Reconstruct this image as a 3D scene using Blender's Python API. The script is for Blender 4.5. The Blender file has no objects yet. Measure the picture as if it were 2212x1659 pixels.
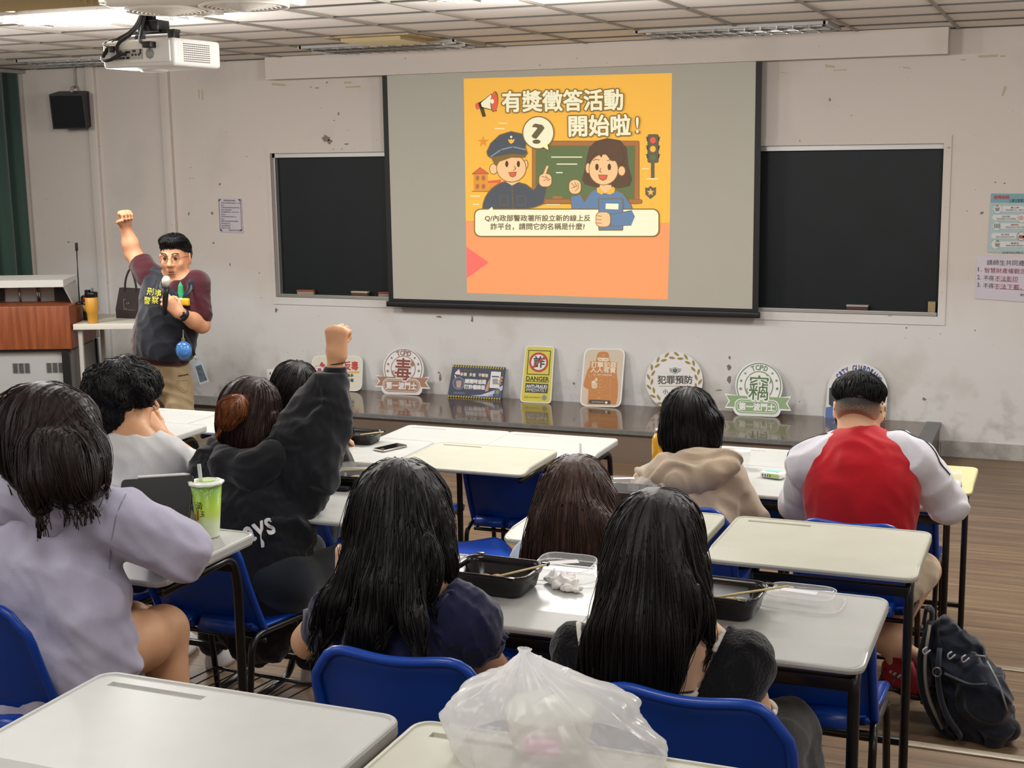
import bpy, bmesh, math, random
import numpy as np
from mathutils import Vector, Matrix
random.seed(7); rng = np.random.default_rng(7)
S = bpy.context.scene
COL = S.collection
PI = math.pi
# ------------------------------------------------------------------ camera
EYE = Vector((0.0, 0.0, 2.175))
FOC, PCX, PCY = 2970.0, 1106.0, 829.5
CR = Matrix(((0.92756943, 0.04913854, -0.37040567), (0.37337618, -0.15989734, 0.91379597), (-0.01432428, -0.98590986, -0.16666304)))
# rows of CR: room axes; columns: camera right, camera down, camera forward
cam_d = bpy.data.cameras.new('camera'); cam = bpy.data.objects.new('camera', cam_d); COL.objects.link(cam)
cam_d.sensor_width = 36.0; cam_d.lens = FOC / 2212.0 * 36.0; cam_d.clip_start = 0.02
r_, d_, f_ = CR.col[0], CR.col[1], CR.col[2]
m4 = Matrix((r_, -d_, -f_)).transposed().to_4x4(); m4.translation = EYE
cam.matrix_world = m4
S.camera = cam
S.view_settings.view_transform = 'Standard'; S.view_settings.look = 'None'
S.view_settings.gamma = 1.0; S.view_settings.exposure = 0.0
S.view_settings.use_curve_mapping = False
S.cycles.use_denoising = True
S.cycles.max_bounces = 10; S.cycles.transparent_max_bounces = 16; S.cycles.caustics_reflective = False; S.cycles.caustics_refractive = False
w = bpy.data.worlds.new('world'); S.world = w; w.use_nodes = True
w.node_tree.nodes['Background'].inputs[0].default_value = (0.72, 0.80, 0.95, 1); w.node_tree.nodes['Background'].inputs[1].default_value = 0.05
CEIL = 2.953; WALL_Y = 10.0
LAMP_DOWN = (34.0, 12.0); FILL_POINT = (92.0, 12.5)     # front lit row, rows over the students
# light panels inside the lit ceiling fixtures (the fixtures themselves are built further down)
LIT = [(-4.98, 6.33), (-2.4, 6.33), (-7.4, 6.33), (.2, 6.33)] + [(x, y) for y in (4.1, 1.6, -1.0) for x in (-6.4, -3.8, -1.2, 1.4)]  # third and fourth are unseen fixtures added to brighten the front wall
for lx, ly in LIT:
    fr = ly > 5
    ld = bpy.data.lights.new('tube_light', 'AREA'); ld.shape = 'RECTANGLE'; ld.size = 1.15; ld.size_y = 0.5
    ld.energy = LAMP_DOWN[0 if fr else 1]; ld.color = (1.0, 0.98, 0.955)
    lo = bpy.data.objects.new('tube_light', ld); COL.objects.link(lo); lo.location = (lx, ly, CEIL - 0.035)
    # added fill point below each fixture to brighten upper wall and ceiling
    lp = bpy.data.lights.new('added_fill_point', 'POINT'); lp.shadow_soft_size = 0.22; lp.energy = FILL_POINT[0 if fr else 1]; lp.color = (1.0, 0.98, 0.955)
    lq = bpy.data.objects.new('added_fill_point', lp); COL.objects.link(lq); lq.location = (lx, ly, CEIL - 0.30)

def ray(px, py):
    return CR @ Vector((px - PCX, py - PCY, FOC))
def at_y(px, py, Y):
    d = ray(px, py); return EYE + d * ((Y - EYE.y) / d.y)
def at_z(px, py, Z):
    d = ray(px, py); return EYE + d * ((Z - EYE.z) / d.z)
def at_x(px, py, X):
    d = ray(px, py); return EYE + d * ((X - EYE.x) / d.x)

# ------------------------------------------------------------------ materials
def lin(h):
    if not isinstance(h, str): return tuple(h)
    v = [int(h[i:i + 2], 16) / 255 for i in (0, 2, 4)]
    return tuple(c / 12.92 if c <= .04045 else ((c + .055) / 1.055) ** 2.4 for c in v)
MATS = {}
def M(name, col='888888', rough=.5, metal=0.0, spec=.5, var=0.0, vscale=8.0, vstretch=(1, 1, 1), bump=0.0, bscale=40.0, bstretch=None,
      trans=0.0, alpha=1.0, emit=0.0, ecol=None, col2=None, coat=0.0, sheen=0.0, ior=1.45):
    if name in MATS: return MATS[name]
    m = bpy.data.materials.new(name); m.use_nodes = True; nt = m.node_tree; b = nt.nodes['Principled BSDF']
    c = lin(col); b.inputs['Base Color'].default_value = (*c, 1); b.inputs['Roughness'].default_value = rough
    b.inputs['Metallic'].default_value = metal; b.inputs['Specular IOR Level'].default_value = spec
    b.inputs['Transmission Weight'].default_value = trans; b.inputs['Alpha'].default_value = alpha; b.inputs['IOR'].default_value = ior
    b.inputs['Coat Weight'].default_value = coat; b.inputs['Sheen Weight'].default_value = sheen
    if emit: b.inputs['Emission Color'].default_value = (*(lin(ecol) if ecol else c), 1); b.inputs['Emission Strength'].default_value = emit
    def noise(scale, stretch, detail=4):
        tc = nt.nodes.new('ShaderNodeTexCoord'); mp = nt.nodes.new('ShaderNodeMapping'); mp.inputs['Scale'].default_value = stretch
        n = nt.nodes.new('ShaderNodeTexNoise'); n.inputs['Scale'].default_value = scale; n.inputs['Detail'].default_value = detail
        nt.links.new(tc.outputs['Object'], mp.inputs[0]); nt.links.new(mp.outputs[0], n.inputs['Vector']); return n
    if var or col2:
        n = noise(vscale, vstretch); rp = nt.nodes.new('ShaderNodeValToRGB')
        c2 = lin(col2) if col2 else tuple(x * (1 - var) for x in c)
        rp.color_ramp.elements[0].position = .35; rp.color_ramp.elements[1].position = .65
        rp.color_ramp.elements[0].color = (*c2, 1); rp.color_ramp.elements[1].color = (*c, 1)
        nt.links.new(n.outputs['Fac'], rp.inputs[0]); nt.links.new(rp.outputs[0], b.inputs['Base Color'])
    if bump:
        n = noise(bscale, bstretch or (1, 1, 1), 3); bp = nt.nodes.new('ShaderNodeBump'); bp.inputs['Strength'].default_value = bump; bp.inputs['Distance'].default_value = .01
        nt.links.new(n.outputs['Fac'], bp.inputs['Height']); nt.links.new(bp.outputs[0], b.inputs['Normal'])
    MATS[name] = m; return m

# ------------------------------------------------------------------ object helpers
def link(name, me, mats, parent=None, loc=None):
    o = bpy.data.objects.new(name, me); COL.objects.link(o)
    for m in (mats if isinstance(mats, (list, tuple)) else [mats]): me.materials.append(m)
    if parent: o.parent = parent
    if loc is not None: o.location = loc
    return o
def tag(o, label=None, cat=None, group=None, kind=None):
    if label: o['label'] = label
    if cat: o['category'] = cat
    if group: o['group'] = group
    if kind: o['kind'] = kind
    return o
def thing(name, label, cat, loc=(0, 0, 0), rz=0.0, group=None):
    o = bpy.data.objects.new(name, None); COL.objects.link(o); o.empty_display_size = .05
    o.location = loc; o.rotation_euler = (0, 0, rz); return tag(o, label, cat, group)
def copy_tree(o, parent=None):
    c = o.copy(); COL.objects.link(c)
    if parent: c.parent = parent
    for ch in [x for x in o.children]: copy_tree(ch, c)
    return c

class MB:
    """collects boxes, tubes, lathes, prisms; build() links them as ONE mesh object"""
    def __init__(s): s.v = []; s.f = []; s.mi = []; s.sm = []; s.i = 0
    def add(s, v, f, smooth=False, mi=None):
        n = len(s.v); s.v += [tuple(p) for p in v]; s.f += [tuple(n + k for k in q) for q in f]
        s.mi += [s.i if mi is None else mi] * len(f); s.sm += [smooth] * len(f); return s
    def bm(s, b, smooth=False, mat=None):
        b.verts.index_update(); vs = [(mat @ v.co) if mat else v.co for v in b.verts]
        s.add(vs, [[v.index for v in f.verts] for f in b.faces], smooth); b.free(); return s
    def box(s, c, d, bev=0.0, rot=None, seg=2):
        b = bmesh.new(); bmesh.ops.create_cube(b, size=1); bmesh.ops.scale(b, vec=d, verts=b.verts)
        if bev: bmesh.ops.bevel(b, geom=b.edges[:], offset=bev, segments=seg, affect='EDGES', profile=.6)
        mt = Matrix.Translation(c) @ (rot.to_4x4() if rot else Matrix())
        return s.bm(b, bool(bev), mt)
    def tube(s, pts, r, n=8, smooth=True, caps=True, flat=1.0):
        P = [Vector(p) for p in pts]; R = r if isinstance(r, (list, tuple)) else [r] * len(P)
        vs = []; fs = []; up = None
        for i, p in enumerate(P):
            t = (P[min(i + 1, len(P) - 1)] - P[max(i - 1, 0)]).normalized()
            if up is None: up = Vector((0, 0, 1)) if abs(t.z) < .9 else Vector((1, 0, 0))
            a = t.cross(up).normalized(); bb = a.cross(t).normalized(); up = bb
            for k in range(n):
                q = 2 * PI * (k + .5) / n; vs.append(p + (a * math.cos(q) + bb * math.sin(q) * flat) * R[i])
        for i in range(len(P) - 1):
            for k in range(n): fs.append((i * n + k, i * n + (k + 1) % n, (i + 1) * n + (k + 1) % n, (i + 1) * n + k))
        if caps: fs += [tuple(range(n))[::-1], tuple((len(P) - 1) * n + k for k in range(n))]
        return s.add(vs, fs, smooth)
    def lathe(s, prof, n=24, c=(0, 0, 0), sx=1, sy=1, smooth=True, mat=None):
        vs = []; fs = []; mt = mat or Matrix()
        for r, z in prof:
            for k in range(n):
                q = 2 * PI * k / n; vs.append(mt @ Vector((c[0] + r * math.cos(q) * sx, c[1] + r * math.sin(q) * sy, c[2] + z)))
        for i in range(len(prof) - 1):
            for k in range(n): fs.append((i * n + k, i * n + (k + 1) % n, (i + 1) * n + (k + 1) % n, (i + 1) * n + k))
        if prof[0][0] > 1e-5: fs.append(tuple(range(n))[::-1])
        if prof[-1][0] > 1e-5: fs.append(tuple((len(prof) - 1) * n + k for k in range(n)))
        return s.add(vs, fs, smooth)
    def prism(s, poly, d, smooth=False):
        """closed polygon of Vectors, extruded by vector d"""
        n = len(poly); P = [Vector(p) for p in poly]; d = Vector(d)
        return s.add(P + [p + d for p in P], [tuple(range(n)), tuple(range(n, 2 * n))[::-1]] + [(k, (k + 1) % n, n + (k + 1) % n, n + k)[::-1] for k in range(n)], smooth)
    def loops(s, L, smooth=True, cap0=True, cap1=True):
        n = len(L[0]); vs = [p for l in L for p in l]; fs = []
        for i in range(len(L) - 1):
            for k in range(n): fs.append((i * n + k, i * n + (k + 1) % n, (i + 1) * n + (k + 1) % n, (i + 1) * n + k))
        if cap0: fs.append(tuple(range(n))[::-1])
        if cap1: fs.append(tuple((len(L) - 1) * n + k for k in range(n)))
        return s.add(vs, fs, smooth)
    def grid(s, fn, nu, nv, smooth=True, closed_u=False):
        vs = [fn(i / (nu - 1 if not closed_u else nu), j / (nv - 1)) for j in range(nv) for i in range(nu)]; fs = []
        for j in range(nv - 1):
            for i in range(nu if closed_u else nu - 1): fs.append((j * nu + i, j * nu + (i + 1) % nu, (j + 1) * nu + (i + 1) % nu, (j + 1) * nu + i))
        return s.add(vs, fs, smooth)
    def build(s, name, mats, parent=None, loc=None, fixn=False, solid=0.0, sub=0):
        me = bpy.data.meshes.new(name); me.from_pydata([tuple(v) for v in s.v], [], s.f)
        me.polygons.foreach_set('use_smooth', s.sm); me.polygons.foreach_set('material_index', s.mi)
        if fixn:
            b = bmesh.new(); b.from_mesh(me); bmesh.ops.recalc_face_normals(b, faces=b.faces); b.to_mesh(me); b.free()
        me.update(); o = link(name, me, mats, parent, loc)
        if sub: md = o.modifiers.new('sub', 'SUBSURF'); md.levels = md.render_levels = sub
        if solid: md = o.modifiers.new('solid', 'SOLIDIFY'); md.thickness = solid; md.offset = 0
        return o
def rrect(x0, y0, x1, y1, r, n=5):
    out = []
    for cx, cy, a in ((x1 - r, y0 + r, -PI / 2), (x1 - r, y1 - r, 0), (x0 + r, y1 - r, PI / 2), (x0 + r, y0 + r, PI)):
        for k in range(n + 1): q = a + PI / 2 * k / n; out.append((cx + r * math.cos(q), cy + r * math.sin(q)))
    return out
def arc(cx, cy, rx, ry, a0, a1, n):
    return [(cx + rx * math.cos(a0 + (a1 - a0) * k / n), cy + ry * math.sin(a0 + (a1 - a0) * k / n)) for k in range(n + 1)]
def bend(pts, r=.03, n=4):
    """polyline with rounded corners"""
    P = [Vector(p) for p in pts]; out = [P[0]]
    for i in range(1, len(P) - 1):
        a = (P[i - 1] - P[i]); b = (P[i + 1] - P[i]); rr = min(r, a.length * .49, b.length * .49)
        p0 = P[i] + a.normalized() * rr; p1 = P[i] + b.normalized() * rr
        for k in range(n + 1): t = k / n; out.append(p0 * (1 - t) ** 2 + P[i] * 2 * t * (1 - t) + p1 * t * t)
    out.append(P[-1]); return out

# ------------------------------------------------------------------ flat printed artwork on a plane
_tc = {}
def glyphs(s, bold=0.0):
    key = (s, bold)
    if key in _tc: return _tc[key]
    c = bpy.data.curves.new('t', 'FONT'); c.body = s; c.offset = bold; c.resolution_u = 2
    o = bpy.data.objects.new('t', c); COL.objects.link(o); dg = bpy.context.evaluated_depsgraph_get()
    me = bpy.data.meshes.new_from_object(o.evaluated_get(dg))
    v = [(p.co.x, p.co.y) for p in me.vertices]; f = [tuple(p.vertices) for p in me.polygons]
    bpy.data.objects.remove(o); bpy.data.curves.remove(c); bpy.data.meshes.remove(me)
    _tc[key] = (v, f); return v, f
class Art:
    """flat coloured shapes given in picture-crop coordinates (x right, y down), laid on a real plane"""
    def __init__(s, fmap, normal, origin, step=.0004):
        s.map = fmap; s.n = Vector(normal); s.o = Vector(origin); s.step = step; s.mb = MB(); s.mats = []; s.lay = 1
    def put(s, v2, faces, mat, lay):
        if mat not in s.mats: s.mats.append(mat)
        s.mb.add([s.map(x, y) + s.n * (s.step * lay) - s.o for x, y in v2], faces, False, s.mats.index(mat))
    def poly(s, pts, mat, lay=1): s.put(pts, [tuple(range(len(pts)))], mat, lay)
    def line(s, pts, wd, mat, lay=2, closed=False):
        P = [Vector(p) for p in pts]; n = len(P)
        for i in range(n if closed else n - 1):
            a, b = P[i], P[(i + 1) % n]; t = (b - a)
            if t.length < 1e-6: continue
            t.normalize(); q = Vector((-t.y, t.x)) * wd / 2; e = t * wd * .35
            s.poly([a + q - e, b + q + e, b - q + e, a - q - e], mat, lay)
    def ell(s, cx, cy, rx, ry, mat, lay=1, n=32): s.poly(arc(cx, cy, rx, ry, 0, 2 * PI, n)[:-1], mat, lay)
    def ring(s, cx, cy, rx, ry, wd, mat, lay=2, a0=0, a1=2 * PI, n=40):
        o = arc(cx, cy, rx, ry, a0, a1, n); i = arc(cx, cy, rx - wd, ry - wd, a0, a1, n)
        s.put(o + i, [(k, k + 1, n + 2 + k, n + 1 + k) for k in range(n)], mat, lay)
    def star(s, cx, cy, r, mat, lay=2, a=0):
        s.poly([(cx + (r if k % 2 == 0 else r * .42) * math.sin(a + k * PI / 5), cy - (r if k % 2 == 0 else r * .42) * math.cos(a + k * PI / 5)) for k in range(10)], mat, lay)
    def text(s, t, cx, cy, wd, ht, mat, lay=3, ang=0.0, bold=0.0, skew=0.0, outline=None, ow=.06):
        v, f = glyphs(t, 0.0)
        if not v: return
        x0 = min(p[0] for p in v); x1 = max(p[0] for p in v); y0 = min(p[1] for p in v); y1 = max(p[1] for p in v)
        ca, sa = math.cos(ang), math.sin(ang)
        for rad, mm, ll in (((bold + ow, outline, lay - 1),) if outline else ()) + ((bold, mat, lay),):
            n = 1 if rad < 1e-4 else (12 if rad > .05 else 6)
            for k in range(n):
                ox, oy = (rad * math.cos(2 * PI * k / n), rad * math.sin(2 * PI * k / n)) if n > 1 else (0, 0); out = []
                for x, y in v:
                    X = (x + ox - (x0 + x1) / 2) / max(x1 - x0, 1e-6) * wd; Y = -(y + oy - (y0 + y1) / 2) / max(y1 - y0, 1e-6) * ht
                    X -= Y * skew; out.append((cx + X * ca - Y * sa, cy + X * sa + Y * ca))
                s.put(out, f, mm, ll + k * .02)
    def arctext(s, t, cx, cy, r, a0, a1, cw, ch, mat, lay=3, bold=.02, ry=None):
        n = len(t)
        for k, c in enumerate(t):
            if c == ' ': continue
            a = a0 + (a1 - a0) * (k / (n - 1)); wf = .42 if c == 'I' else 1.0
            s.text(c, cx + r * math.sin(a), cy - (ry or r) * math.cos(a), cw * wf, ch, mat, lay, ang=a, bold=bold)
    def build(s, name, parent): return s.mb.build(name, s.mats, parent)
# ------------------------------------------------------------------ materials in use
PLAST = M('plastic_black', '0c0c0e', .32); STEEL = M('steel_black', '0a0a0b', .3, spec=.6); CHROME = M('chrome', 'c8c8c8', .25, 1.0)
WHITE = M('white_plastic', 'e4e2dc', .4); PAPER = M('paper', 'd9d6d8', .8); BLK = M('ink_black', '191a1c', .6); DKG = M('ink_grey', '55554f', .6)
ALU = M('aluminium', 'a9a8a4', .45, .6)

def wall_material():
    m = M('wall_paint', 'c3bbb4', .85); nt = m.node_tree; b = nt.nodes['Principled BSDF']
    geo = nt.nodes.new('ShaderNodeNewGeometry'); sep = nt.nodes.new('ShaderNodeSeparateXYZ'); nt.links.new(geo.outputs['Position'], sep.inputs[0])
    def nz(scale, detail, lo, hi):
        n = nt.nodes.new('ShaderNodeTexNoise'); n.inputs['Scale'].default_value = scale; n.inputs['Detail'].default_value = detail
        nt.links.new(geo.outputs['Position'], n.inputs['Vector'])
        r = nt.nodes.new('ShaderNodeMapRange'); r.inputs[1].default_value = lo; r.inputs[2].default_value = hi; nt.links.new(n.outputs['Fac'], r.inputs[0]); return r.outputs[0]
    def mix(fac, a, c):
        x = nt.nodes.new('ShaderNodeMix'); x.data_type = 'RGBA'; nt.links.new(fac, x.inputs[0])
        if isinstance(a, tuple): x.inputs[6].default_value = (*a, 1)
        else: nt.links.new(a, x.inputs[6])
        x.inputs[7].default_value = (*c, 1); return x.outputs[2]
    # brighter light on the lower wall put into the colour, beige above
    r = nt.nodes.new('ShaderNodeMapRange'); r.inputs[1].default_value = 1.02; r.inputs[2].default_value = .98
    n = nt.nodes.new('ShaderNodeTexNoise'); n.inputs['Scale'].default_value = 2.0; nt.links.new(geo.outputs['Position'], n.inputs['Vector'])
    ad = nt.nodes.new('ShaderNodeMath'); ad.operation = 'MULTIPLY_ADD'; ad.inputs[1].default_value = .6; nt.links.new(n.outputs['Fac'], ad.inputs[0]); nt.links.new(sep.outputs[2], ad.inputs[2])
    r.inputs[1].default_value = 1.6; r.inputs[2].default_value = 1.2; nt.links.new(ad.outputs[0], r.inputs[0])
    c = mix(r.outputs[0], lin('c6bdb5'), lin('d2d1cf'))
    c = mix(nz(1.3, 5, .56, .78), c, lin('b5aea4'))
    c = mix(nz(34, 1.5, .745, .775), c, lin('857b70'))        # small chips
    # scuffed dirty band along the skirting
    r2 = nt.nodes.new('ShaderNodeMapRange'); r2.inputs[1].default_value = .62; r2.inputs[2].default_value = .2; nt.links.new(sep.outputs[2], r2.inputs[0])
    mu = nt.nodes.new('ShaderNodeMath'); mu.operation = 'MULTIPLY'; nt.links.new(r2.outputs[0], mu.inputs[0]); nt.links.new(nz(7, 6, .5, .72), mu.inputs[1])
    c = mix(mu.outputs[0], c, lin('aaa69e')); nt.links.new(c, b.inputs['Base Color'])
    n2 = nt.nodes.new('ShaderNodeTexNoise'); n2.inputs['Scale'].default_value = 60; bp = nt.nodes.new('ShaderNodeBump'); bp.inputs['Strength'].default_value = .08
    nt.links.new(geo.outputs['Position'], n2.inputs['Vector']); nt.links.new(n2.outputs['Fac'], bp.inputs['Height']); nt.links.new(bp.outputs[0], b.inputs['Normal'])
    return m
WALL = wall_material()

def plank_material(name, ca, cb, cc, rough, plank=(1.2, .145), coat=0.0):
    m = M(name, 'ffffff', rough, coat=coat); nt = m.node_tree; b = nt.nodes['Principled BSDF']
    geo = nt.nodes.new('ShaderNodeNewGeometry')
    br = nt.nodes.new('ShaderNodeTexBrick'); br.inputs['Scale'].default_value = 1.0; br.inputs['Mortar Size'].default_value = .0018; br.inputs['Brick Width'].default_value = plank[0]; br.inputs['Row Height'].default_value = plank[1]
    br.inputs['Color1'].default_value = (0, 0, 0, 1); br.inputs['Color2'].default_value = (1, 1, 1, 1); br.inputs['Mortar'].default_value = (.3, .3, .3, 1); br.inputs['Bias'].default_value = 0
    nt.links.new(geo.outputs['Position'], br.inputs['Vector'])
    mp = nt.nodes.new('ShaderNodeMapping'); mp.inputs['Scale'].default_value = (1.2, 26, 26); nt.links.new(geo.outputs['Position'], mp.inputs[0])
    ad = nt.nodes.new('ShaderNodeVectorMath'); ad.operation = 'ADD'; nt.links.new(mp.outputs[0], ad.inputs[0]); 
    sc = nt.nodes.new('ShaderNodeVectorMath'); sc.operation = 'SCALE'; sc.inputs['Scale'].default_value = 7.0; nt.links.new(br.outputs['Color'], sc.inputs[0]); nt.links.new(sc.outputs[0], ad.inputs[1])
    n = nt.nodes.new('ShaderNodeTexNoise'); n.inputs['Scale'].default_value = 1.0; n.inputs['Detail'].default_value = 6; n.inputs['Distortion'].default_value = .6; nt.links.new(ad.outputs[0], n.inputs['Vector'])
    rp = nt.nodes.new('ShaderNodeValToRGB'); e = rp.color_ramp.elements; e[0].position = .3; e[0].color = (*lin(ca), 1); e[1].position = .72; e[1].color = (*lin(cc), 1)
    x = rp.color_ramp.elements.new(.5); x.color = (*lin(cb), 1); nt.links.new(n.outputs['Fac'], rp.inputs[0])
    hs = nt.nodes.new('ShaderNodeHueSaturation'); nt.links.new(rp.outputs[0], hs.inputs['Color'])
    vr = nt.nodes.new('ShaderNodeMapRange'); vr.inputs[3].default_value = .9; vr.inputs[4].default_value = 1.08; nt.links.new(br.outputs['Color'], vr.inputs[0]); nt.links.new(vr.outputs[0], hs.inputs['Value'])
    mx = nt.nodes.new('ShaderNodeMix'); mx.data_type = 'RGBA'; nt.links.new(br.outputs['Fac'], mx.inputs[0]); nt.links.new(hs.outputs[0], mx.inputs[6]); mx.inputs[7].default_value = (*lin('3a2d22'), 1)
    nt.links.new(mx.outputs[2], b.inputs['Base Color']); return m
FLOOR = plank_material('floor_planks', '5f4d3b', '745f48', '89725a', .4, (1.3, .12))
STAGEM = plank_material('stage_laminate', '4e3d30', '5e4b3b', '6e5a48', .14, (1.6, .2), coat=.3)

# ------------------------------------------------------------------ room shell
XL, XR, YB = -8.80, 3.2, -3.6
def struct(mb, name, mats): return tag(mb.build(name, mats, fixn=True), kind='structure')
STEP = [(1.985, .535), (3.235, .395), (4.316, .29), (5.57, .115)]           # (y of the nosing, height behind it)
prof = [(YB, -.1), (YB, .535)]
for i, (y, z) in enumerate(STEP): prof += [(y, z), (y, STEP[i + 1][1] if i < 3 else 0.0)]
prof += [(WALL_Y + .1, 0.0), (WALL_Y + .1, -.1)]
struct(MB().prism([(XL - .1, y, z) for y, z in prof], (XR - XL + .2, 0, 0)), 'floor', FLOOR)
NOS = M('nosing', '9a8f7c', .35, .3, var=.25, vscale=30, vstretch=(.3, 1, 1))
for i, (y, z) in enumerate(STEP):
    struct(MB().box((-2.8, y - .014, z + .002), (XR - XL - .02, .04, .008), .002).box((-2.8, y + .003, z - .012), (XR - XL - .02, .007, .03)), 'trim_%d' % (i + 1), NOS)
C0 = at_y(599.3, 342, 10.065); C1 = at_y(2037.9, 320, 10.065); C2 = at_y(613, 634, 10.065); C3 = at_y(2022.6, 677, 10.065)
hx0, hx1 = at_y(587, 400, 10).x, at_y(2036, 400, 10).x
hz1 = (at_y(585, 332, 10).z + at_y(2039, 309, 10).z) / 2; hz0 = (at_y(600.7, 642, 10).z + at_y(2022, 683, 10).z) / 2
wf = MB()
for x0, x1, z0, z1 in ((XL - .2, hx0, -.1, 3.3), (hx1, XR + .2, -.1, 3.3), (hx0, hx1, -.1, hz0), (hx0, hx1, hz1, 3.3)):
    wf.box(((x0 + x1) / 2, WALL_Y + .1, (z0 + z1) / 2), (x1 - x0, .2, z1 - z0))
wall_front = struct(wf, 'wall_front', WALL)
struct(MB().box((XL - .1, 3.2, 1.5), (.2, 14, 3.6)), 'wall_left', WALL)
struct(MB().box((XR + .1, 3.2, 1.5), (.2, 14, 3.6)), 'wall_right', WALL)
struct(MB().box((-2.8, YB - .1, 1.5), (13, .2, 3.6)), 'wall_back', WALL)
# raised surround of the blackboard niche
fo = [at_y(580.3, 317.4, 10), at_y(2058, 290.7, 10), at_y(587.7, 656.4, 10), at_y(2040, 702.8, 10)]
fx0, fx1 = (fo[0].x + fo[2].x) / 2, (fo[1].x + fo[3].x) / 2; fz1, fz0 = (fo[0].z + fo[1].z) / 2, (fo[2].z + fo[3].z) / 2
tr = MB()
for x0, x1, z0, z1 in ((fx0, hx0, fz0, fz1), (hx1, fx1, fz0, fz1), (hx0, hx1, fz0, hz0), (hx0, hx1, hz1, fz1)):
    tr.box(((x0 + x1) / 2, WALL_Y - .004, (z0 + z1) / 2), (x1 - x0, .012, z1 - z0))
struct(tr, 'trim_5', WALL)
# boxed-in beam that the screen drops out of
b0, b1 = at_y(573, 150, 9.82), at_y(2047, 117, 9.82); bz = (at_y(607, 170, 9.82).z + at_y(2044, 117, 9.82).z) / 2
struct(MB().box(((b0.x + b1.x) / 2, 9.91, (bz + CEIL) / 2), (b1.x - b0.x, .18, CEIL - bz)), 'trim_6', WALL)
# skirting and conduits on the front wall
struct(MB().box(((XL - 6.05) / 2, 9.99, .05), (-6.05 - XL, .02, .1)).box(((-.77 + XR) / 2, 9.99, .055), (XR + .77, .024, .11)), 'baseboard_front', M('skirting', 'b3b0aa', .7, var=.35, vscale=9))
struct(MB().box(((XL - 6.05) / 2, 9.975, .012), (-6.05 - XL, .012, .024)), 'trim_7', M('rubber_dark', '2a2a28', .7))
for i, (pa, pb) in enumerate((((187, 138), (205, 138)), ((347.5, 157), (366, 157)), ((31, 150), (46, 150)))):
    xa, xb = at_y(*pa, 10).x, at_y(*pb, 10).x
    struct(MB().box(((xa + xb) / 2, 9.985, CEIL / 2), (xb - xa, .05, CEIL), .008), 'trim_%d' % (8 + i), WALL)
# ------------------------------------------------------------------ ceiling
TILE = M('ceiling_tile', 'efeae4', .9, var=.06, vscale=1.2, bump=.1, bscale=120)
struct(MB().box((-2.8, 3.2, CEIL + .03), (12.2, 13.8, .05)), 'ceiling', TILE)
GRID = M('ceiling_grid', '8f8980', .5)
BX = [-.76 - .648 * k for k in range(-6, 13)]; BYS = [9.99 - .558 * k for k in range(0, 25)]
cg = MB()
for x in BX: cg.box((x + .0, 3.2, CEIL), (.022, 13.6, .012))
for y in BYS: cg.box((-2.8, y, CEIL + .001), (11.9, .014, .010))
GR = M('ceiling_gap', '4e4a45', .7)
cg2 = MB()
for y in BYS: cg2.box((-2.8, y - .009, CEIL + .0015), (11.9, .006, .010))
struct(cg, 'trim_11', GRID); struct(cg2, 'trim_12', GR)

# ------------------------------------------------------------------ stage, blackboard, screen
st = thing('stage_platform', 'low dark brown laminate stage running along the foot of the front wall', 'stage', (-3.4, 9.5, 0))
SX0, SX1, SY0, SZ = -6.05, -.772, 9.02, .2375
MB().box(((SX0 + SX1) / 2 + 3.4, (SY0 + 9.985) / 2 - 9.5 + .01, SZ / 2 - .01), (SX1 - SX0 - .02, 9.985 - SY0 - .02, SZ - .02)).build('riser', M('stage_riser', '6d5f52', .4, var=.2, vscale=6, vstretch=(.2, 1, 1)), st)
MB().box(((SX0 + SX1) / 2 + 3.4 - .05, (SY0 + 9.985) / 2 - 9.5, SZ - .011), (SX1 - SX0 - .1, 9.985 - SY0, .022)).build('deck', STAGEM, st)
EDG = M('stage_edging', '6b6b6a', .4, var=.2, vscale=20)
MB().box((SX1 + 3.4 - .05, (SY0 + 9.985) / 2 - 9.5, SZ - .009), (.1, 9.985 - SY0 + .004, .026)).box(((SX0 + SX1) / 2 + 3.4, SY0 - 9.5 + .012, SZ - .010), (SX1 - SX0, .028, .028)).build('edge_trim', EDG, st)

bb = thing('blackboard', 'wide dark green blackboard sunk into the front wall behind the screen', 'blackboard', (-3.4, 10.06, 1.0))
bx0, bx1 = (C0.x + C2.x) / 2 + 3.4, (C1.x + C3.x) / 2 + 3.4; bz1, bz0 = (C0.z + C1.z) / 2 - 1.0, (C2.z + C3.z) / 2 - 1.0
MB().box(((hx0 + hx1) / 2 + 3.4, .02, (hz0 + hz1) / 2 - 1.0), (hx1 - hx0 + .02, .02, hz1 - hz0 + .02)).build('writing_surface', M('board_green', '141b1c', .55, spec=.3, var=.2, vscale=3), bb)
MB().box(((hx0 + hx1) / 2 + 3.4, -.01, hz1 - 1.0 - .018), (hx1 - hx0, .05, .036)).box((hx0 + 3.4 + .012, -.01, (hz0 + hz1) / 2 - 1), (.024, .05, hz1 - hz0)).build('frame', ALU, bb)
ledge_z = hz0 - 1.0
MB().box(((hx0 + hx1) / 2 + 3.4, -.035, ledge_z + .012), (hx1 - hx0 - .01, .075, .024), .004).box(((hx0 + hx1) / 2 + 3.4, -.068, ledge_z + .022), (hx1 - hx0 - .02, .01, .014), .003).build('chalk_ledge', ALU, bb)
LZ = hz0 + .024
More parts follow.
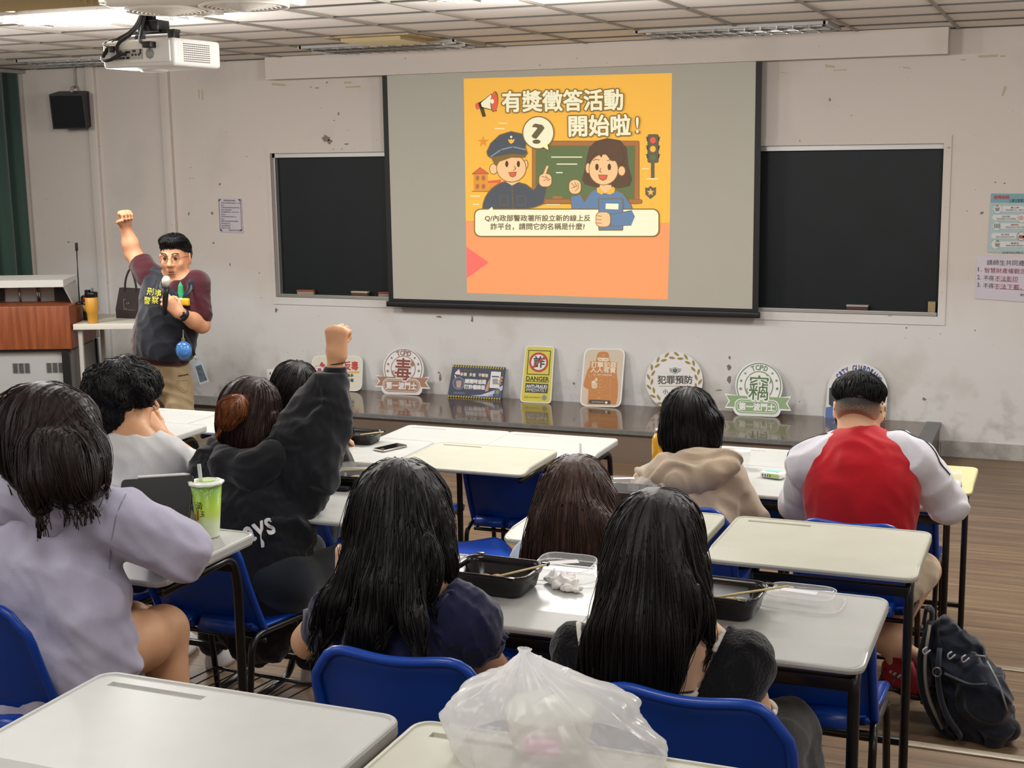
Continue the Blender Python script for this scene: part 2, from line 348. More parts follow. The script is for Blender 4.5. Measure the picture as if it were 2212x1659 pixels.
def eraser(px, lab, c1, c2, tilt=0):
    p = at_y(px, 640, 10.03); t = thing('blackboard_eraser', lab, 'eraser', (p.x, 10.028, LZ), tilt, 'blackboard erasers on the chalk ledge')
    MB().box((0, 0, .014), (.15, .045, .026), .005).build('felt_pad', M('felt' + c1, c1, .95), t)
    MB().box((0, 0, .034), (.155, .05, .014), .005).build('back', M('eraser' + c2, c2, .6), t)
eraser(662, 'reddish-brown board eraser nearest the left end of the chalk ledge', '9a8a78', '8a4a38', .12)
eraser(779, 'board eraser with pale wooden back, right of the reddish-brown one on the left ledge', '5a3c34', 'b9aa96')
eraser(838, 'brown board eraser half hidden behind the left edge of the screen', '8b8178', '8a4030', .1)
eraser(1853, 'dark red board eraser on the right-hand part of the ledge', '54383a', 'a09a94')
p = at_y(2016, 665, 10.03)
tag(MB().box((0, 0, .04), (.05, .045, .075), .004).build('wooden_block', M('raw_wood', 'a08c68', .7, var=.2), None, (p.x - .01, 10.03, LZ)), 'small bare wooden block at the right end of the chalk ledge', 'wood block')

SY = 9.88
so = [at_y(825, 168, SY), at_y(1647, 140, SY), at_y(840, 655, SY), at_y(1637, 682, SY)]
sx0, sx1, szb = (so[0].x + so[2].x) / 2, (so[1].x + so[3].x) / 2, (so[2].z + so[3].z) / 2
sc = thing('projection_screen', 'large pull-down projection screen with black borders in front of the blackboard', 'screen', ((sx0 + sx1) / 2, SY, szb))
hw = (sx1 - sx0) / 2; zt = CEIL - .05 - szb
MB().box((0, .002, zt / 2), (2 * hw, .003, zt)).build('border', M('screen_black', '121214', .6), sc)
iw0, iw1 = at_y(843, 400, SY).x - sc.location.x, at_y(1629, 400, SY).x - sc.location.x; iz0 = (at_y(850, 645, SY).z + at_y(1625, 667, SY).z) / 2 - szb
SCR = M('screen_fabric', 'b3b0a4', .9)
MB().add([(iw0, -.001, iz0), (iw1, -.001, iz0), (iw1, -.001, zt), (iw0, -.001, zt)], [(0, 1, 2, 3)]).build('screen_fabric', SCR, sc)
MB().box((0, -.004, .0), (2 * hw + .03, .03, .045), .008).build('weight_bar', M('screen_bar', '17171a', .4), sc)
# ------------------------------------------------------------------ projected slide
def prj(name, col, e=.24): return M('slide_' + name, col, .9, spec=.1, emit=e)
YEL = prj('yellow', 'f5bd55'); ORG = prj('orange', 'f2a06c'); LINE = prj('line', '8a7446', .2); CRM = prj('cream', 'f4f2d2'); NAV = prj('navy', '5b5f66', .25); SKN = prj('skin', 'f8c898')
GRN = prj('board', '6b7a56', .25); BRN = prj('brown', 'a8764e', .3); BLU = prj('blue', '6b86a6', .28); HAIRP = prj('hair', '6a5648', .22); RED = prj('red', 'd8664e', .35); PNK = prj('pink', 'f2766c'); DOR = prj('dark_orange', 'e39a45'); TXT = prj('text', '756b50', .2); INK = prj('ink', '5e523c', .15)
LGY = prj('grey', '6f6a58', .2)
q = [at_y(1003, 170, SY), at_y(1451, 157, SY), at_y(1443, 647, SY), at_y(1008, 634, SY)]
def smap(x, y): return at_y(980 + x / 3.19, 140 + y / 3.19, SY)
a = Art(smap, (0, -1, 0), sc.location, .0007); L = 3
a.poly([(70, 95), (1505, 57), (1490, 1090), (85, 1078)], YEL, 3); a.poly([(85, 1076), (1491, 1089), (1476, 1618), (93, 1571)], ORG, 3); a.poly([(89, 1255), (243, 1362), (92, 1470)], PNK, 4)
# houses, badge marks
a.poly([(136, 752), (236, 752), (238, 872), (138, 872)], DOR, 4); a.poly([(128, 752), (184, 708), (243, 750)], RED, 5); a.poly([(240, 805), (330, 795), (300, 872), (238, 872)], DOR, 4); a.poly([(236, 800), (330, 790), (325, 812), (238, 815)], RED, 5)
for wx in (165, 206):
    for wy in (780, 838): a.ell(wx, wy, 13, 18, BRN, 5, 14)
a.line([(128, 872), (240, 872)], 5, LINE, 6); a.line([(128, 752), (184, 708), (243, 750), (128, 752)], 4, LINE, 6)
a.star(205, 530, 42, DOR, 4)
for x0, y0, x1 in ((285, 440, 350), (315, 402, 368), (120, 905, 180), (135, 962, 175), (1300, 716, 1345), (1330, 786, 1412), (640, 962, 730)): a.line([(x0, y0), (x1, y0)], 5, CRM, 4)
# blackboard in the slide
a.poly(rrect(540, 523, 1282, 960, 12), LINE, 4); a.poly(rrect(545, 528, 1277, 955, 10), BRN, 5); a.poly([(566, 556), (1252, 556), (1248, 925), (566, 925)], LINE, 6); a.poly([(572, 562), (1246, 562), (1242, 919), (572, 919)], GRN, 7)
a.poly(rrect(610, 926, 1302, 958, 14), LINE, 6); a.poly(rrect(616, 930, 1296, 953, 11), BRN, 7); a.poly(rrect(683, 905, 750, 922, 4), BRN, 8)
for x0, x1, y in ((676, 885, 636), (714, 851, 684), (709, 751, 743)): a.line([(x0, y), (x1, y)], 7, CRM, 9)
# traffic light and shield
a.poly(rrect(1336, 478, 1414, 676, 14), LGY, 4); a.poly([(1360, 676), (1385, 676), (1385, 780), (1360, 780)], LGY, 4)
for k, (cy, mm) in enumerate(((520, RED), (580, YEL), (638, GRN))):
    a.ell(1374, cy, 20, 22, mm, 6); a.poly([(1325, cy - 25), (1340, cy - 22), (1340, cy + 10), (1332, cy + 5)], LGY, 4); a.poly([(1424, cy - 25), (1410, cy - 22), (1410, cy + 10), (1418, cy + 5)], LGY, 4)
a.poly([(1320, 845), (1340, 848), (1357, 834), (1375, 848), (1396, 842), (1394, 895), (1357, 926), (1321, 893)], LGY, 4); a.star(1358, 878, 27, YEL, 6)
# megaphone
a.poly([(168, 262), (196, 250), (224, 355), (200, 360)], INK, 5); a.poly([(150, 290), (150, 268), (172, 258), (178, 305), (158, 308)], RED, 5); a.poly([(178, 262), (262, 196), (300, 322), (190, 298)], LINE, 5); a.poly([(188, 264), (258, 205), (292, 314), (196, 290)], CRM, 6)
a.put(*(lambda pts: (pts, [tuple(range(len(pts)))]))([(282 + 30 * math.cos(t) * .9 - 18 * math.sin(t) * .3, 254 + 72 * math.sin(t)) for t in np.linspace(0, 2 * PI, 24)[:-1]]), LINE, 7); a.ell(282, 254, 22, 64, RED, 8); a.ell(268, 252, 12, 16, CRM, 9, 12)
# officer
a.poly(arc(402, 1000, 205, 205, PI, PI * 1.5, 10) + [(420, 800), (500, 820), (555, 860), (600, 790), (650, 845), (625, 960), (560, 985), (510, 992), (600, 1000)], LINE, 8)
a.poly(arc(402, 1000, 199, 196, PI, PI * 1.5, 10) + [(420, 806), (496, 826), (553, 868), (598, 800), (643, 845), (618, 955), (556, 978), (505, 985), (595, 1000)], NAV, 9)
a.poly([(362, 806), (404, 832), (452, 806), (430, 790), (380, 790)], SKN, 10); a.line([(404, 832), (410, 990)], 4, LINE, 10); a.line([(320, 905), (375, 903), (378, 965), (322, 965)], 3, LINE, 10, True); a.line([(440, 903), (500, 905), (498, 968), (440, 966)], 3, LINE, 10, True)
a.ell(277, 718, 30, 38, LINE, 9); a.ell(277, 718, 25, 33, SKN, 10); a.ell(500, 686, 16, 32, LINE, 9); a.ell(500, 686, 11, 27, SKN, 10)
a.ell(400, 712, 104, 98, LINE, 10); a.ell(400, 712, 99, 93, SKN, 11); a.poly([(262, 640), (510, 600), (496, 640), (400, 640), (318, 668), (300, 700), (286, 690), (270, 660)], LINE, 12)
for ex in (369, 449): a.ell(ex, 683, 11, 22, INK, 13, 16)
a.line([(345, 648), (362, 640), (382, 644)], 5, LINE, 13); a.line([(436, 640), (452, 634), (466, 640)], 5, LINE, 13); a.line([(422, 698), (430, 715), (414, 728)], 5, LINE, 13)
a.poly([(380, 740), (438, 736), (430, 766), (410, 776), (390, 768)], LINE, 13); a.poly([(386, 744), (432, 741), (425, 764), (410, 770), (394, 764)], RED, 14)
a.poly([(228, 600), (255, 540), (320, 480), (400, 456), (470, 472), (510, 520), (500, 570), (515, 610), (500, 628), (400, 620), (300, 640), (258, 645), (236, 628)], LINE, 14); a.poly([(235, 600), (260, 543), (322, 486), (400, 463), (466, 478), (503, 522), (494, 570), (507, 608), (495, 620), (400, 612), (300, 632), (262, 637), (242, 624)], NAV, 15)
a.line([(262, 632), (330, 585), (410, 565), (498, 584)], 9, prj('cap_band', '8e9aa0'), 16); a.ell(400, 497, 8, 8, CRM, 16, 12); a.poly([(378, 510), (392, 518), (400, 510), (408, 518), (424, 508), (418, 532), (400, 546), (384, 532)], YEL, 16)
a.poly(rrect(588, 748, 680, 842, 34), LINE, 10); a.poly(rrect(592, 752, 676, 838, 32), SKN, 11); a.poly([(612, 755), (640, 690), (656, 690), (660, 702), (636, 765)], LINE, 10); a.poly([(617, 758), (643, 696), (654, 696), (655, 703), (632, 768)], SKN, 12)
for x0, y0, x1, y1 in ((610, 768, 640, 778), (636, 765, 656, 788), (622, 798, 648, 786), (650, 800, 668, 786)): a.line([(x0, y0), (x1, y1)], 4, LINE, 13)
# teacher
a.poly([(918, 640), (935, 570), (980, 525), (1060, 505), (1150, 520), (1195, 575), (1205, 690), (1232, 790), (1215, 835), (1150, 850), (1000, 850), (905, 825), (885, 790), (905, 720)], HAIRP, 9)
a.ell(928, 712, 15, 34, SKN, 10); a.ell(1160, 731, 27, 36, LINE, 10); a.ell(1160, 731, 22, 31, SKN, 11); a.ell(1035, 722, 103, 108, LINE, 11); a.ell(1035, 722, 98, 103, SKN, 12)
a.poly([(935, 690), (950, 640), (990, 600), (1020, 640), (1040, 600), (1080, 655), (1130, 668), (1150, 700), (1180, 640), (1150, 545), (1060, 512), (970, 545), (935, 610)], HAIRP, 13)
for ex in (990, 1075): a.ell(ex, 704, 12, 23, INK, 14, 16)
a.line([(965, 660), (982, 650), (1005, 656)], 5, LINE, 14); a.line([(1060, 660), (1082, 655), (1100, 664)], 5, LINE, 14); a.line([(1018, 712), (1008, 735), (1022, 740)], 5, LINE, 14)
a.poly([(998, 756), (1065, 758), (1056, 788), (1030, 800), (1006, 786)], LINE, 14); a.poly([(1004, 761), (1058, 763), (1050, 785), (1030, 793), (1011, 783)], RED, 15)
a.poly([(1010, 825), (1088, 828), (1090, 870), (1050, 890), (1005, 870)], SKN, 10)
a.poly([(805, 905), (880, 890), (905, 935), (945, 870), (1000, 845), (1040, 890), (1090, 850), (1170, 880), (1225, 960), (1255, 1040), (1230, 1110), (1085, 1115), (1000, 1000), (815, 1000)], LINE, 11); a.poly([(811, 909), (876, 896), (904, 948), (950, 875), (1002, 851), (1040, 896), (1088, 857), (1166, 886), (1219, 962), (1248, 1040), (1225, 1104), (1090, 1108), (1005, 992), (820, 994)], BLU, 12)
a.poly([(988, 848), (1005, 842), (1040, 880), (1022, 894), (992, 878)], YEL, 13); a.poly([(1050, 884), (1098, 838), (1115, 850), (1108, 880), (1078, 894)], YEL, 13)
a.poly(rrect(795, 790, 882, 892, 36), LINE, 12); a.poly(rrect(799, 794, 878, 888, 34), SKN, 13)
for x0, y0, x1, y1 in ((815, 815, 838, 840), (838, 808, 850, 838), (858, 815, 862, 842), (815, 850, 850, 836), (840, 870, 864, 846)): a.line([(x0, y0), (x1, y1)], 4, LINE, 14)
# caption box
a.poly(rrect(143, 990, 1422, 1186, 46), LINE, 13); a.poly(rrect(151, 998, 1413, 1178, 40), CRM, 14); a.poly([(240, 1000), (268, 978), (276, 1000)], CRM, 14)
a.text('Q/內政部警政署所設立新的線上反', 582, 1057, 726, 46, TXT, 16, bold=.022); a.text('詐平台，請問它的名稱是什麼?', 582, 1114, 648, 46, TXT, 16, bold=.022)
a.poly(rrect(1000, 920, 1172, 1142, 10), LINE, 17); a.poly(rrect(1006, 925, 1167, 1136, 8), BLU, 18); a.poly([(1052, 955), (1140, 957), (1138, 996), (1050, 993)], CRM, 19); a.poly([(1085, 1030), (1230, 1000), (1252, 1045), (1225, 1106), (1085, 1112)], BLU, 19); a.line([(1085, 1030), (1225, 1005)], 4, LINE, 20); a.line([(1228, 1104), (1085, 1112), (1085, 1030)], 4, LINE, 20)
a.poly(rrect(982, 1012, 1086, 1118, 34), LINE, 19); a.poly(rrect(986, 1016, 1082, 1114, 32), SKN, 20)
for y in (1040, 1064, 1088): a.line([(988, y), (1022, y + 3)], 4, LINE, 21)
# bubble and heading
a.ell(587, 468, 111, 115, LINE, 16, 40); a.poly([(590, 560), (655, 540), (664, 600)], LINE, 16); a.ell(587, 468, 103, 107, CRM, 17, 40); a.poly([(600, 555), (648, 535), (656, 586)], CRM, 17); a.text('?', 586, 475, 74, 132, TXT, 19, bold=.022)
a.text('有獎徵答活動', 755, 247, 828, 142, CRM, 24, bold=.03, outline=LINE, ow=.055, ang=-.018); a.text('開始啦', 1010, 418, 420, 142, CRM, 24, bold=.03, outline=LINE, ow=.055, ang=-.018); a.text('!', 1270, 415, 26, 118, LINE, 23, bold=.03); a.text('!', 1270, 415, 16, 108, CRM, 24, bold=.015)
a.build('projected_slide', sc)
# ------------------------------------------------------------------ ceiling fixtures
TUBE = M('tube_lit', 'ffffff', .5, emit=5.0, ecol='fffaf2'); TUBE0 = M('tube_off', 'd8d8d4', .3); LOUV = M('louvre_metal', 'd6d6d4', .12, 1.0); REFL = M('reflector', 'b9bcc4', .15, 1.0)
def fixture(x, y, lit, label, group):
    t = thing('ceiling_light', label, 'ceiling light', (x, y, CEIL), 0, group); wx, wy = 1.24, .52
    fr = MB()
    for sx in (-1, 1): fr.box((sx * wx / 2, 0, -.008), (.03, wy + .03, .02))
    for sy in (-1, 1): fr.box((0, sy * wy / 2, -.008), (wx, .03, .02))
    fr.build('frame', M('fixture_frame', '9a968f', .4), t)
    MB().box((0, 0, -.004), (wx, wy, .006)).build('reflector', REFL, t)
    tb = MB()
    for sy in (-.16, 0, .16): tb.tube([(-.58, sy, -.014), (.58, sy, -.014)], .009, 8)
    tb.build('tube', TUBE if lit else TUBE0, t)
    lv = MB()
    for k in range(1, 12): lv.box((-wx / 2 + wx * k / 12, 0, -.022), (.006, wy, .028))
    for sy in (-.087, .087): lv.box((0, sy, -.022), (wx, .006, .03))
    lv.build('louvre', LOUV, t)
for (x, y), lb in zip(LIT[:4], ('bright lit louvred ceiling light behind the projector bracket', 'lit ceiling light just entering the top edge, right of the projector', 'lit ceiling light added out of view for the front wall, nearest the curtain', 'lit ceiling light added out of view for the front wall, nearest the right wall')): fixture(x, y, True, lb, 'louvred ceiling lights')
for x, y in LIT[4:]: fixture(x, y, True, 'lit louvred ceiling light in the rows over the students', 'louvred ceiling lights')
fixture(-4.65, 9.24, False, 'switched-off louvred ceiling light beside the stained ceiling tile, left of the slide', 'louvred ceiling lights')
fixture(-2.10, 9.24, False, 'switched-off louvred ceiling light above the right half of the screen', 'louvred ceiling lights')
fixture(-7.25, 9.24, False, 'switched-off louvred ceiling light at far left, above the wall speaker', 'louvred ceiling lights')
STN = M('stained_tile', 'b49f78', .9, var=.3, vscale=5, col2='8e7a58')
def vent(p0, p1, lab):
    t = thing('ceiling_vent', lab, 'vent', ((p0[0] + p1[0]) / 2, (p0[1] + p1[1]) / 2, CEIL), 0, 'air-conditioning vents'); w2, d2 = (p1[0] - p0[0]) / 2, (p1[1] - p0[1]) / 2
    MB().box((0, 0, -.004), (2 * w2, 2 * d2, .01)).build('panel', STN, t)
    m = MB()
    for k in range(9): m.box((0, -d2 * .7 + d2 * 1.4 * k / 8, -.018), (w2 * 1.4, .012, .03), rot=Matrix.Rotation(.5, 3, 'X'))
    m.build('grille', M('vent_slat', 'a3926f', .6), t)
vent((-4.73, 8.36), (-4.09, 8.92), 'brown-stained square ceiling vent beside the unlit light left of the slide')
vent((-5.5, 5.3), (-4.35, 5.85), 'yellowed ceiling vent at the top left, in front of the bright light')
# ceiling fan box with round grilles
t = thing('ceiling_fan', 'white ceiling ventilation fan with round grilles right of the projector mount', 'fan', (-3.86, 5.72, CEIL))
WHC = M('fan_white', 'dcd6cc', .45)
MB().box((0, 0, -.04), (.86, .44, .08), .03).build('housing', WHC, t)
for sx in (-.21, .21):
    g = MB()
    for k in range(9): r = .03 + .02 * k; g.tube([(sx + r * math.cos(q), r * math.sin(q), -.085 - .02 * (1 - (r / .2) ** 2)) for q in [2 * PI * i / 28 for i in range(29)]], .004, 5)
    for k in range(24):
        q = 2 * PI * k / 24; g.tube([(sx + .03 * math.cos(q), .03 * math.sin(q), -.105), (sx + .19 * math.cos(q + .25), .19 * math.sin(q + .25), -.085)], .003, 5)
    g.lathe([(.0, -.108), (.035, -.108), (.035, -.1), (0, -.1)], 16, (sx, 0, 0)); g.build('round_grille', WHC, t)
    MB().lathe([(.195, -.078), (.212, -.078), (.212, -.092), (.195, -.092), (.195, -.078)], 32, (sx, 0, 0)).build('rim', WHC, t)
# ------------------------------------------------------------------ projector
c = at_y(345, 119, 6.0); t = thing('projector', 'white ceiling projector hanging from a black bracket, cables at its back', 'projector', (c.x, 6.0, c.z), -.05)
PW = M('projector_white', 'dcdad5', .35); hx, hy, hz = .225, .19, .068
MB().box((0, .02, 0), (2 * hx, 2 * hy, 2 * hz), .022, seg=3).box((0, -hy + .02, .005), (2 * hx - .04, .02, 2 * hz - .03), .006).lathe([(.05, -hz - .012), (.07, -hz - .008), (.07, -hz + .004)], 20, (-.08, .05, 0)).build('body', PW, t)
g = MB()
for i in range(13):
    for j in range(9): g.box((hx + .001, -.09 + .0165 * i, -.042 + .0105 * j), (.003, .011, .0045))
g.build('side_vent', M('vent_dark', '6b625c', .6), t)
g = MB(); g.box((-.06, -hy + .009, -.005), (.20, .006, .05))
g.build('socket_panel', M('socket_grey', 'a9a7a2', .5), t)
for k, (x, z, ww) in enumerate(((-.14, -.022, .012), (-.12, -.022, .012), (-.10, -.022, .012), (-.08, -.022, .02), (-.05, -.022, .02), (-.02, -.008, .010), (0, -.008, .010), (.02, -.008, .010), (-.01, .010, .02), (.03, .0, .01), (.03, .012, .01), (-.05, .006, .03), (-.10, .008, .026))): MB().box((x, -hy + .005, z), (ww, .006, .010), .002).build('socket', PLAST, t)
g = MB(); g.lathe([(0, 0), (.026, 0), (.026, .004), (0, .004)], 8, mat=Matrix.Translation((.085, -hy + .011, -.006)) @ Matrix.Rotation(PI / 2, 4, 'X')); g.build('speaker_grille', M('grille_grey', '9d9b97', .6), t)
g = MB(); g.box((-.03, .0, hz + .045), (.30, .05, .02), .004).box((-.03, .0, hz + .075), (.13, .10, .06), .008).box((-.16, .05, hz + .02), (.03, .05, .05)).box((.11, -.02, hz + .018), (.04, .05, .055), .004)
g.tube([(-.05, 0, hz + .09), (-.05, 0, CEIL - c.z - .005)], .032, 12).lathe([(.0, CEIL - c.z - .012), (.06, CEIL - c.z - .012), (.06, CEIL - c.z - .001)], 16, (-.05, 0, 0)).build('ceiling_bracket', PLAST, t)
CBL = M('cable_black', '101011', .45)
g = MB()
def cv(pts, r): g.tube(bend(pts, .08, 6), r, 7)
cv([(-.06, -.03, .24), (-.07, -.09, .12), (-.17, -.16, .06), (-.2, -.215, -.03), (-.12, -.24, -.035), (-.06, -.215, -.002)], .010)
cv([(-.05, -.04, .24), (-.05, -.1, .12), (-.1, -.2, .05), (-.09, -.225, -.0), (-.04, -.21, -.006)], .009)
cv([(-.04, -.04, .22), (-.03, -.1, .10), (.04, -.2, .055), (.09, -.215, .035)], .008)
cv([(-.07, -.04, .2), (-.14, -.07, .09), (-.2, -.12, .08), (-.2, -.2, .05), (-.14, -.22, .03), (-.1, -.2, .02)], .004)
g.box((.10, -.20, .035), (.05, .05, .03), .004).box((-.125, -.2, .022), (.03, .04, .03), .004).build('cable', CBL, t)
# ------------------------------------------------------------------ wall things on the left
c = at_y(155, 238, 9.85); t = thing('wall_speaker', 'black box loudspeaker tilted down from the upper left of the front wall', 'loudspeaker', (c.x, 9.85, c.z), .35)
sp = MB(); rot = Matrix.Rotation(.16, 3, 'X')
sp.loops([[rot @ Vector(p) for p in l] for l in ([(-.135, .12, -.15), (.135, .12, -.15), (.135, .12, .15), (-.135, .12, .15)], [(-.148, -.10, -.148), (.148, -.10, -.148), (.148, -.10, .148), (-.148, -.10, .148)])], False); sp.build('cabinet', M('speaker_black', '0f1013', .5), t, fixn=True)
MB().box((0, 0, 0), (.27, .012, .27), .004, rot).build('front_grille', M('speaker_cloth', '0b0c12', .9), t, loc=rot @ Vector((0, -.106, 0)))
MB().tube(bend([(.0, .02, .14), (0, .05, .2), (0, .12, .2)], .03), .012, 8).tube([(0, .13, .2), (0, .13, .42)], .007, 6).build('mounting_arm', M('bracket_grey', 'a09a92', .5), t)
c0, c1 = at_y(474, 429, 9.995), at_y(523, 503, 9.995)
def poster(name, lab, cat, pts, Y, col, art):
    P = [at_y(*p, Y) for p in pts]; o = sum((Vector(p) for p in P), Vector()) / 4
    t = thing(name, lab, cat, o); MB().prism([p - o for p in P], (0, -.0015, 0)).build('sheet', M(name + '_sheet', col, .6), t, fixn=True)
    art(t, o).build('print', t)
def an(t, o):
    A = Art(lambda x, y: at_y(430 + x / 12.76, 400 + y / 12.76, 9.992), (0, -1, 0), o)
    nb = M('notice_navy', '4d4a58', .7)
    for cx, cy, dx, dy in ((540, 385, 1, 1), (1140, 385, -1, 1), (585, 1265, 1, -1), (1180, 1265, -1, -1)): A.poly([(cx, cy), (cx + dx * 75, cy - dy * 5), (cx + dx * 45, cy + dy * 25), (cx + dx * 15, cy + dy * 65), (cx - dx * 10, cy + dy * 60)], nb, 1)
    A.line([(545, 440), (585, 1220)], 18, M('notice_edge', '7d7584', .7), 1); A.line([(1140, 440), (1175, 1220)], 18, M('notice_edge'), 1)
    A.text('教室使用規則', 838, 422, 320, 42, M('notice_red', '6a4a50', .7), 2, bold=.02, ang=.02)
    rows = ['本教室設備請愛惜使用，保持', '整潔', '上課前後請檢查電源與門窗', '使用完畢請關閉', '請勿攜帶食物，飲料 進入', '教室內', '如有損壞請向管理人員', '登記', '電腦 投影機用畢請關閉', '請依規定登記', '維護環境整潔', '違者停止借用']
    for k, r in enumerate(rows): A.text(r, 600 + k * 1.5 + len(r) * 21, 494 + k * 62.5, len(r) * 42, 40, nb, 2, ang=.02)
    A.text('圖書資訊管理', 990, 1246, 330, 40, nb, 2); return A
poster('wall_notice', 'small typed notice with corner marks on the wall left of the blackboard', 'notice', [(472, 428), (521, 429), (525, 503), (475, 501)], 9.994, 'bcb6bd', an)
def ap(t, o):
    A = Art(lambda x, y: at_y(2080 + x / 6.38, 400 + y / 6.38, 9.991), (0, -1, 0), o)
    A.poly([(390, 115), (860, 118), (860, 243), (382, 240)], M('poster_teal', '6f979e', .5), 1)
    A.text('疫情期間', 532, 166, 212, 50, M('poster_red', '9a3f50', .6), 3, bold=.03); dk = M('poster_navy', '2b4a5c', .6); A.text('上課注意事項', 750, 214, 232, 52, dk, 3, bold=.02)
    W_ = M('poster_white', 'c6c9c6', .6); gy = M('poster_grey', '7d8683', .6); rd = M('poster_rust', '8f5158', .6); ink = M('poster_ink', '3f4547', .6)
    for k, (y, left) in enumerate(((325, 1), (447, 0), (562, 1), (695, 0), (815, 1))):
        dx = -7 * k; A.poly(rrect(410 + dx, y - 38, 862, y + 38, 36), W_, 2)
        if left: A.ell(478 + dx, y, 62, 66, W_, 3, 26); A.ring(478 + dx, y, 62, 66, 4, gy, 4)
        else: A.ell(815, y + 8, 66, 66, W_, 3, 26); A.ring(815, y + 8, 66, 66, 4, gy, 4)
        cx = 715 if left else 600 - k * 6
        A.text(('戴口罩', '保持社交距離', '實聯制登記', '禁止飲食', '量體溫')[k], cx, y - 15, 110, 22, rd, 4, bold=.02); A.text(('請全程配戴口罩，保護自己', '座位請固定 勿任意更換', '掃描登記後 方可進入教室', '教室內禁止飲食 飲水除外', '進教室前量測 發燒者勿入')[k], cx + 5, y + 17, 260, 24, ink, 4)
    for y in (325, 815): A.ell(474, y - 10, 34, 40, M('poster_face', 'b9b5a6', .6), 5, 20); A.poly([(440, y - 12), (508, y - 12), (500, y + 28), (474, y + 38), (448, y + 28)], gy, 6); A.poly([(445, y - 34), (474, y - 58), (503, y - 34), (474, y - 42)], ink, 6)
    for q in range(3): A.poly(rrect(428 + q * 30, 530, 452 + q * 30, 592, 3), gy, 5)
    A.ell(800, 452, 38, 30, M('poster_pink', 'b99b98', .6), 5, 20); A.ell(805, 712, 42, 24, M('poster_burger', '8a5a34', .6), 5, 20); A.ell(845, 712, 22, 26, M('poster_drink', 'b08d4f', .6), 5, 16); A.ring(800, 703, 60, 60, 5, rd, 6); A.line([(760, 660), (842, 748)], 5, rd, 6)
    A.text('國立臺中科技大學關心您', 690, 928, 290, 28, ink, 3); return A
poster('health_poster', 'teal-headed health poster at the right edge, above the lilac copyright notice', 'poster', [(2141, 418), (2235, 419), (2230, 548), (2133, 545)], 9.993, '9fb3b5', ap)
def ac(t, o):
    A = Art(lambda x, y: at_y(2080 + x / 6.38, 400 + y / 6.38, 9.991), (0, -1, 0), o)
    k = M('copy_ink', '3b3438', .6); r = M('copy_red', '8d3a4e', .6)
    A.text('請師生共同遵守', 630, 1070, 600, 74, k, 2, ang=.02); A.text('1.', 232, 1158, 50, 60, k, 2); A.text('智慧財產權觀念', 580, 1180, 570, 72, r, 2, ang=.03)
    A.text('2.', 222, 1268, 50, 60, k, 2); A.text('不得', 355, 1282, 140, 70, k, 2, ang=.03); A.text('不法影印', 598, 1290, 312, 72, r, 2, ang=.03); A.line([(440, 1318), (755, 1334)], 5, r, 2)
    A.text('3.', 220, 1372, 50, 60, k, 2); A.text('不得', 352, 1387, 140, 70, k, 2, ang=.03); A.text('不法下載、', 620, 1400, 380, 74, r, 2, ang=.03); A.line([(440, 1426), (860, 1446)], 5, r, 2); A.text('教務處', 850, 1512, 120, 34, k, 2); return A
poster('copyright_notice', 'lilac paper notice with numbered red lines below the health poster', 'notice', [(2110, 552), (2240, 556), (2236, 654), (2105, 645)], 9.9945, 'c3bcc6', ac)
# wear marks: chipped paint and tape residue
A = Art(lambda x, y: at_y(x, y, 10), (0, -1, 0), (0, 0, 0), .0006); CH = M('chipped_paint', '7d7267', .9); TP = M('tape_residue', 'b0a58c', .8)
def blob(x, y, rx, ry, mat=CH, n=11):
    A.poly([(x + rx * math.cos(2 * PI * k / n) * random.uniform(.45, 1.1), y + ry * math.sin(2 * PI * k / n) * random.uniform(.45, 1.1)) for k in range(n)], mat, 1)
for x, y, rx, ry in ((703, 300, 13, 9), (712, 306, 7, 7), (731, 246, 3, 5), (748, 311, 7, 2), (722, 260, 2, 2), (706, 178, 3, 3), (672, 188, 4, 1.5), (684, 190, 8, 1), (585, 322, 3, 3), (672, 324, 3, 2), (411, 385, 3, 1), (418, 385, 2, 1), (408, 462, 2, 5), (458, 461, 3, 5), (461, 525, 3, 3), (475, 398, 4, 3), (533, 338, 4, 1), (497, 572, 2, 4), (560, 590, 2, 2), (432, 588, 2, 2), (148, 523, 3, 2), (597, 670, 4, 6), (949, 684, 8, 3), (1020, 690, 3, 10), (951, 815, 4, 10), (948, 805, 3, 3), (1576, 772, 3, 5), (1575, 793, 5, 11), (1575, 820, 5, 12), (1553, 843, 8, 2), (1958, 708, 3, 3), (2042, 340, 3, 4), (2043, 398, 6, 5), (1240, 828, 4, 3), (1996, 862, 6, 4), (2120, 460, 5, 4), (1793, 215, 3, 5), (2150, 394, 3, 2), (2170, 396, 3, 2), (1031, 663, 3, 1.5)): blob(x, y, rx, ry)
for pts in ([(428, 193), (431, 193), (432, 213), (429, 213)], [(435, 193), (438, 193), (440, 216), (437, 216)], [(586, 179), (617, 182), (616, 186), (588, 184)], [(742, 177), (759, 176), (759, 180), (744, 181)], [(747, 187), (779, 185), (779, 189), (747, 190)], [(1679, 156), (1690, 155), (1701, 158), (1710, 160), (1808, 0)][:4], [(1782, 139), (1803, 142), (1804, 147), (1783, 145)], [(1800, 151), (1829, 149), (1829, 152), (1801, 153)], [(2113, 120), (2156, 117), (2156, 123), (2114, 125)], [(2160, 120), (2173, 119), (2173, 123), (2161, 124)], [(2169, 186), (2176, 186), (2168, 208), (2163, 207)], [(2075, 128), (2087, 127), (2086, 131), (2076, 131)], [(1950, 144), (1966, 146), (1969, 149), (1951, 147)]): A.poly(pts, TP, 1)
A.build('paint_wear', wall_front)['kind'] = 'structure'
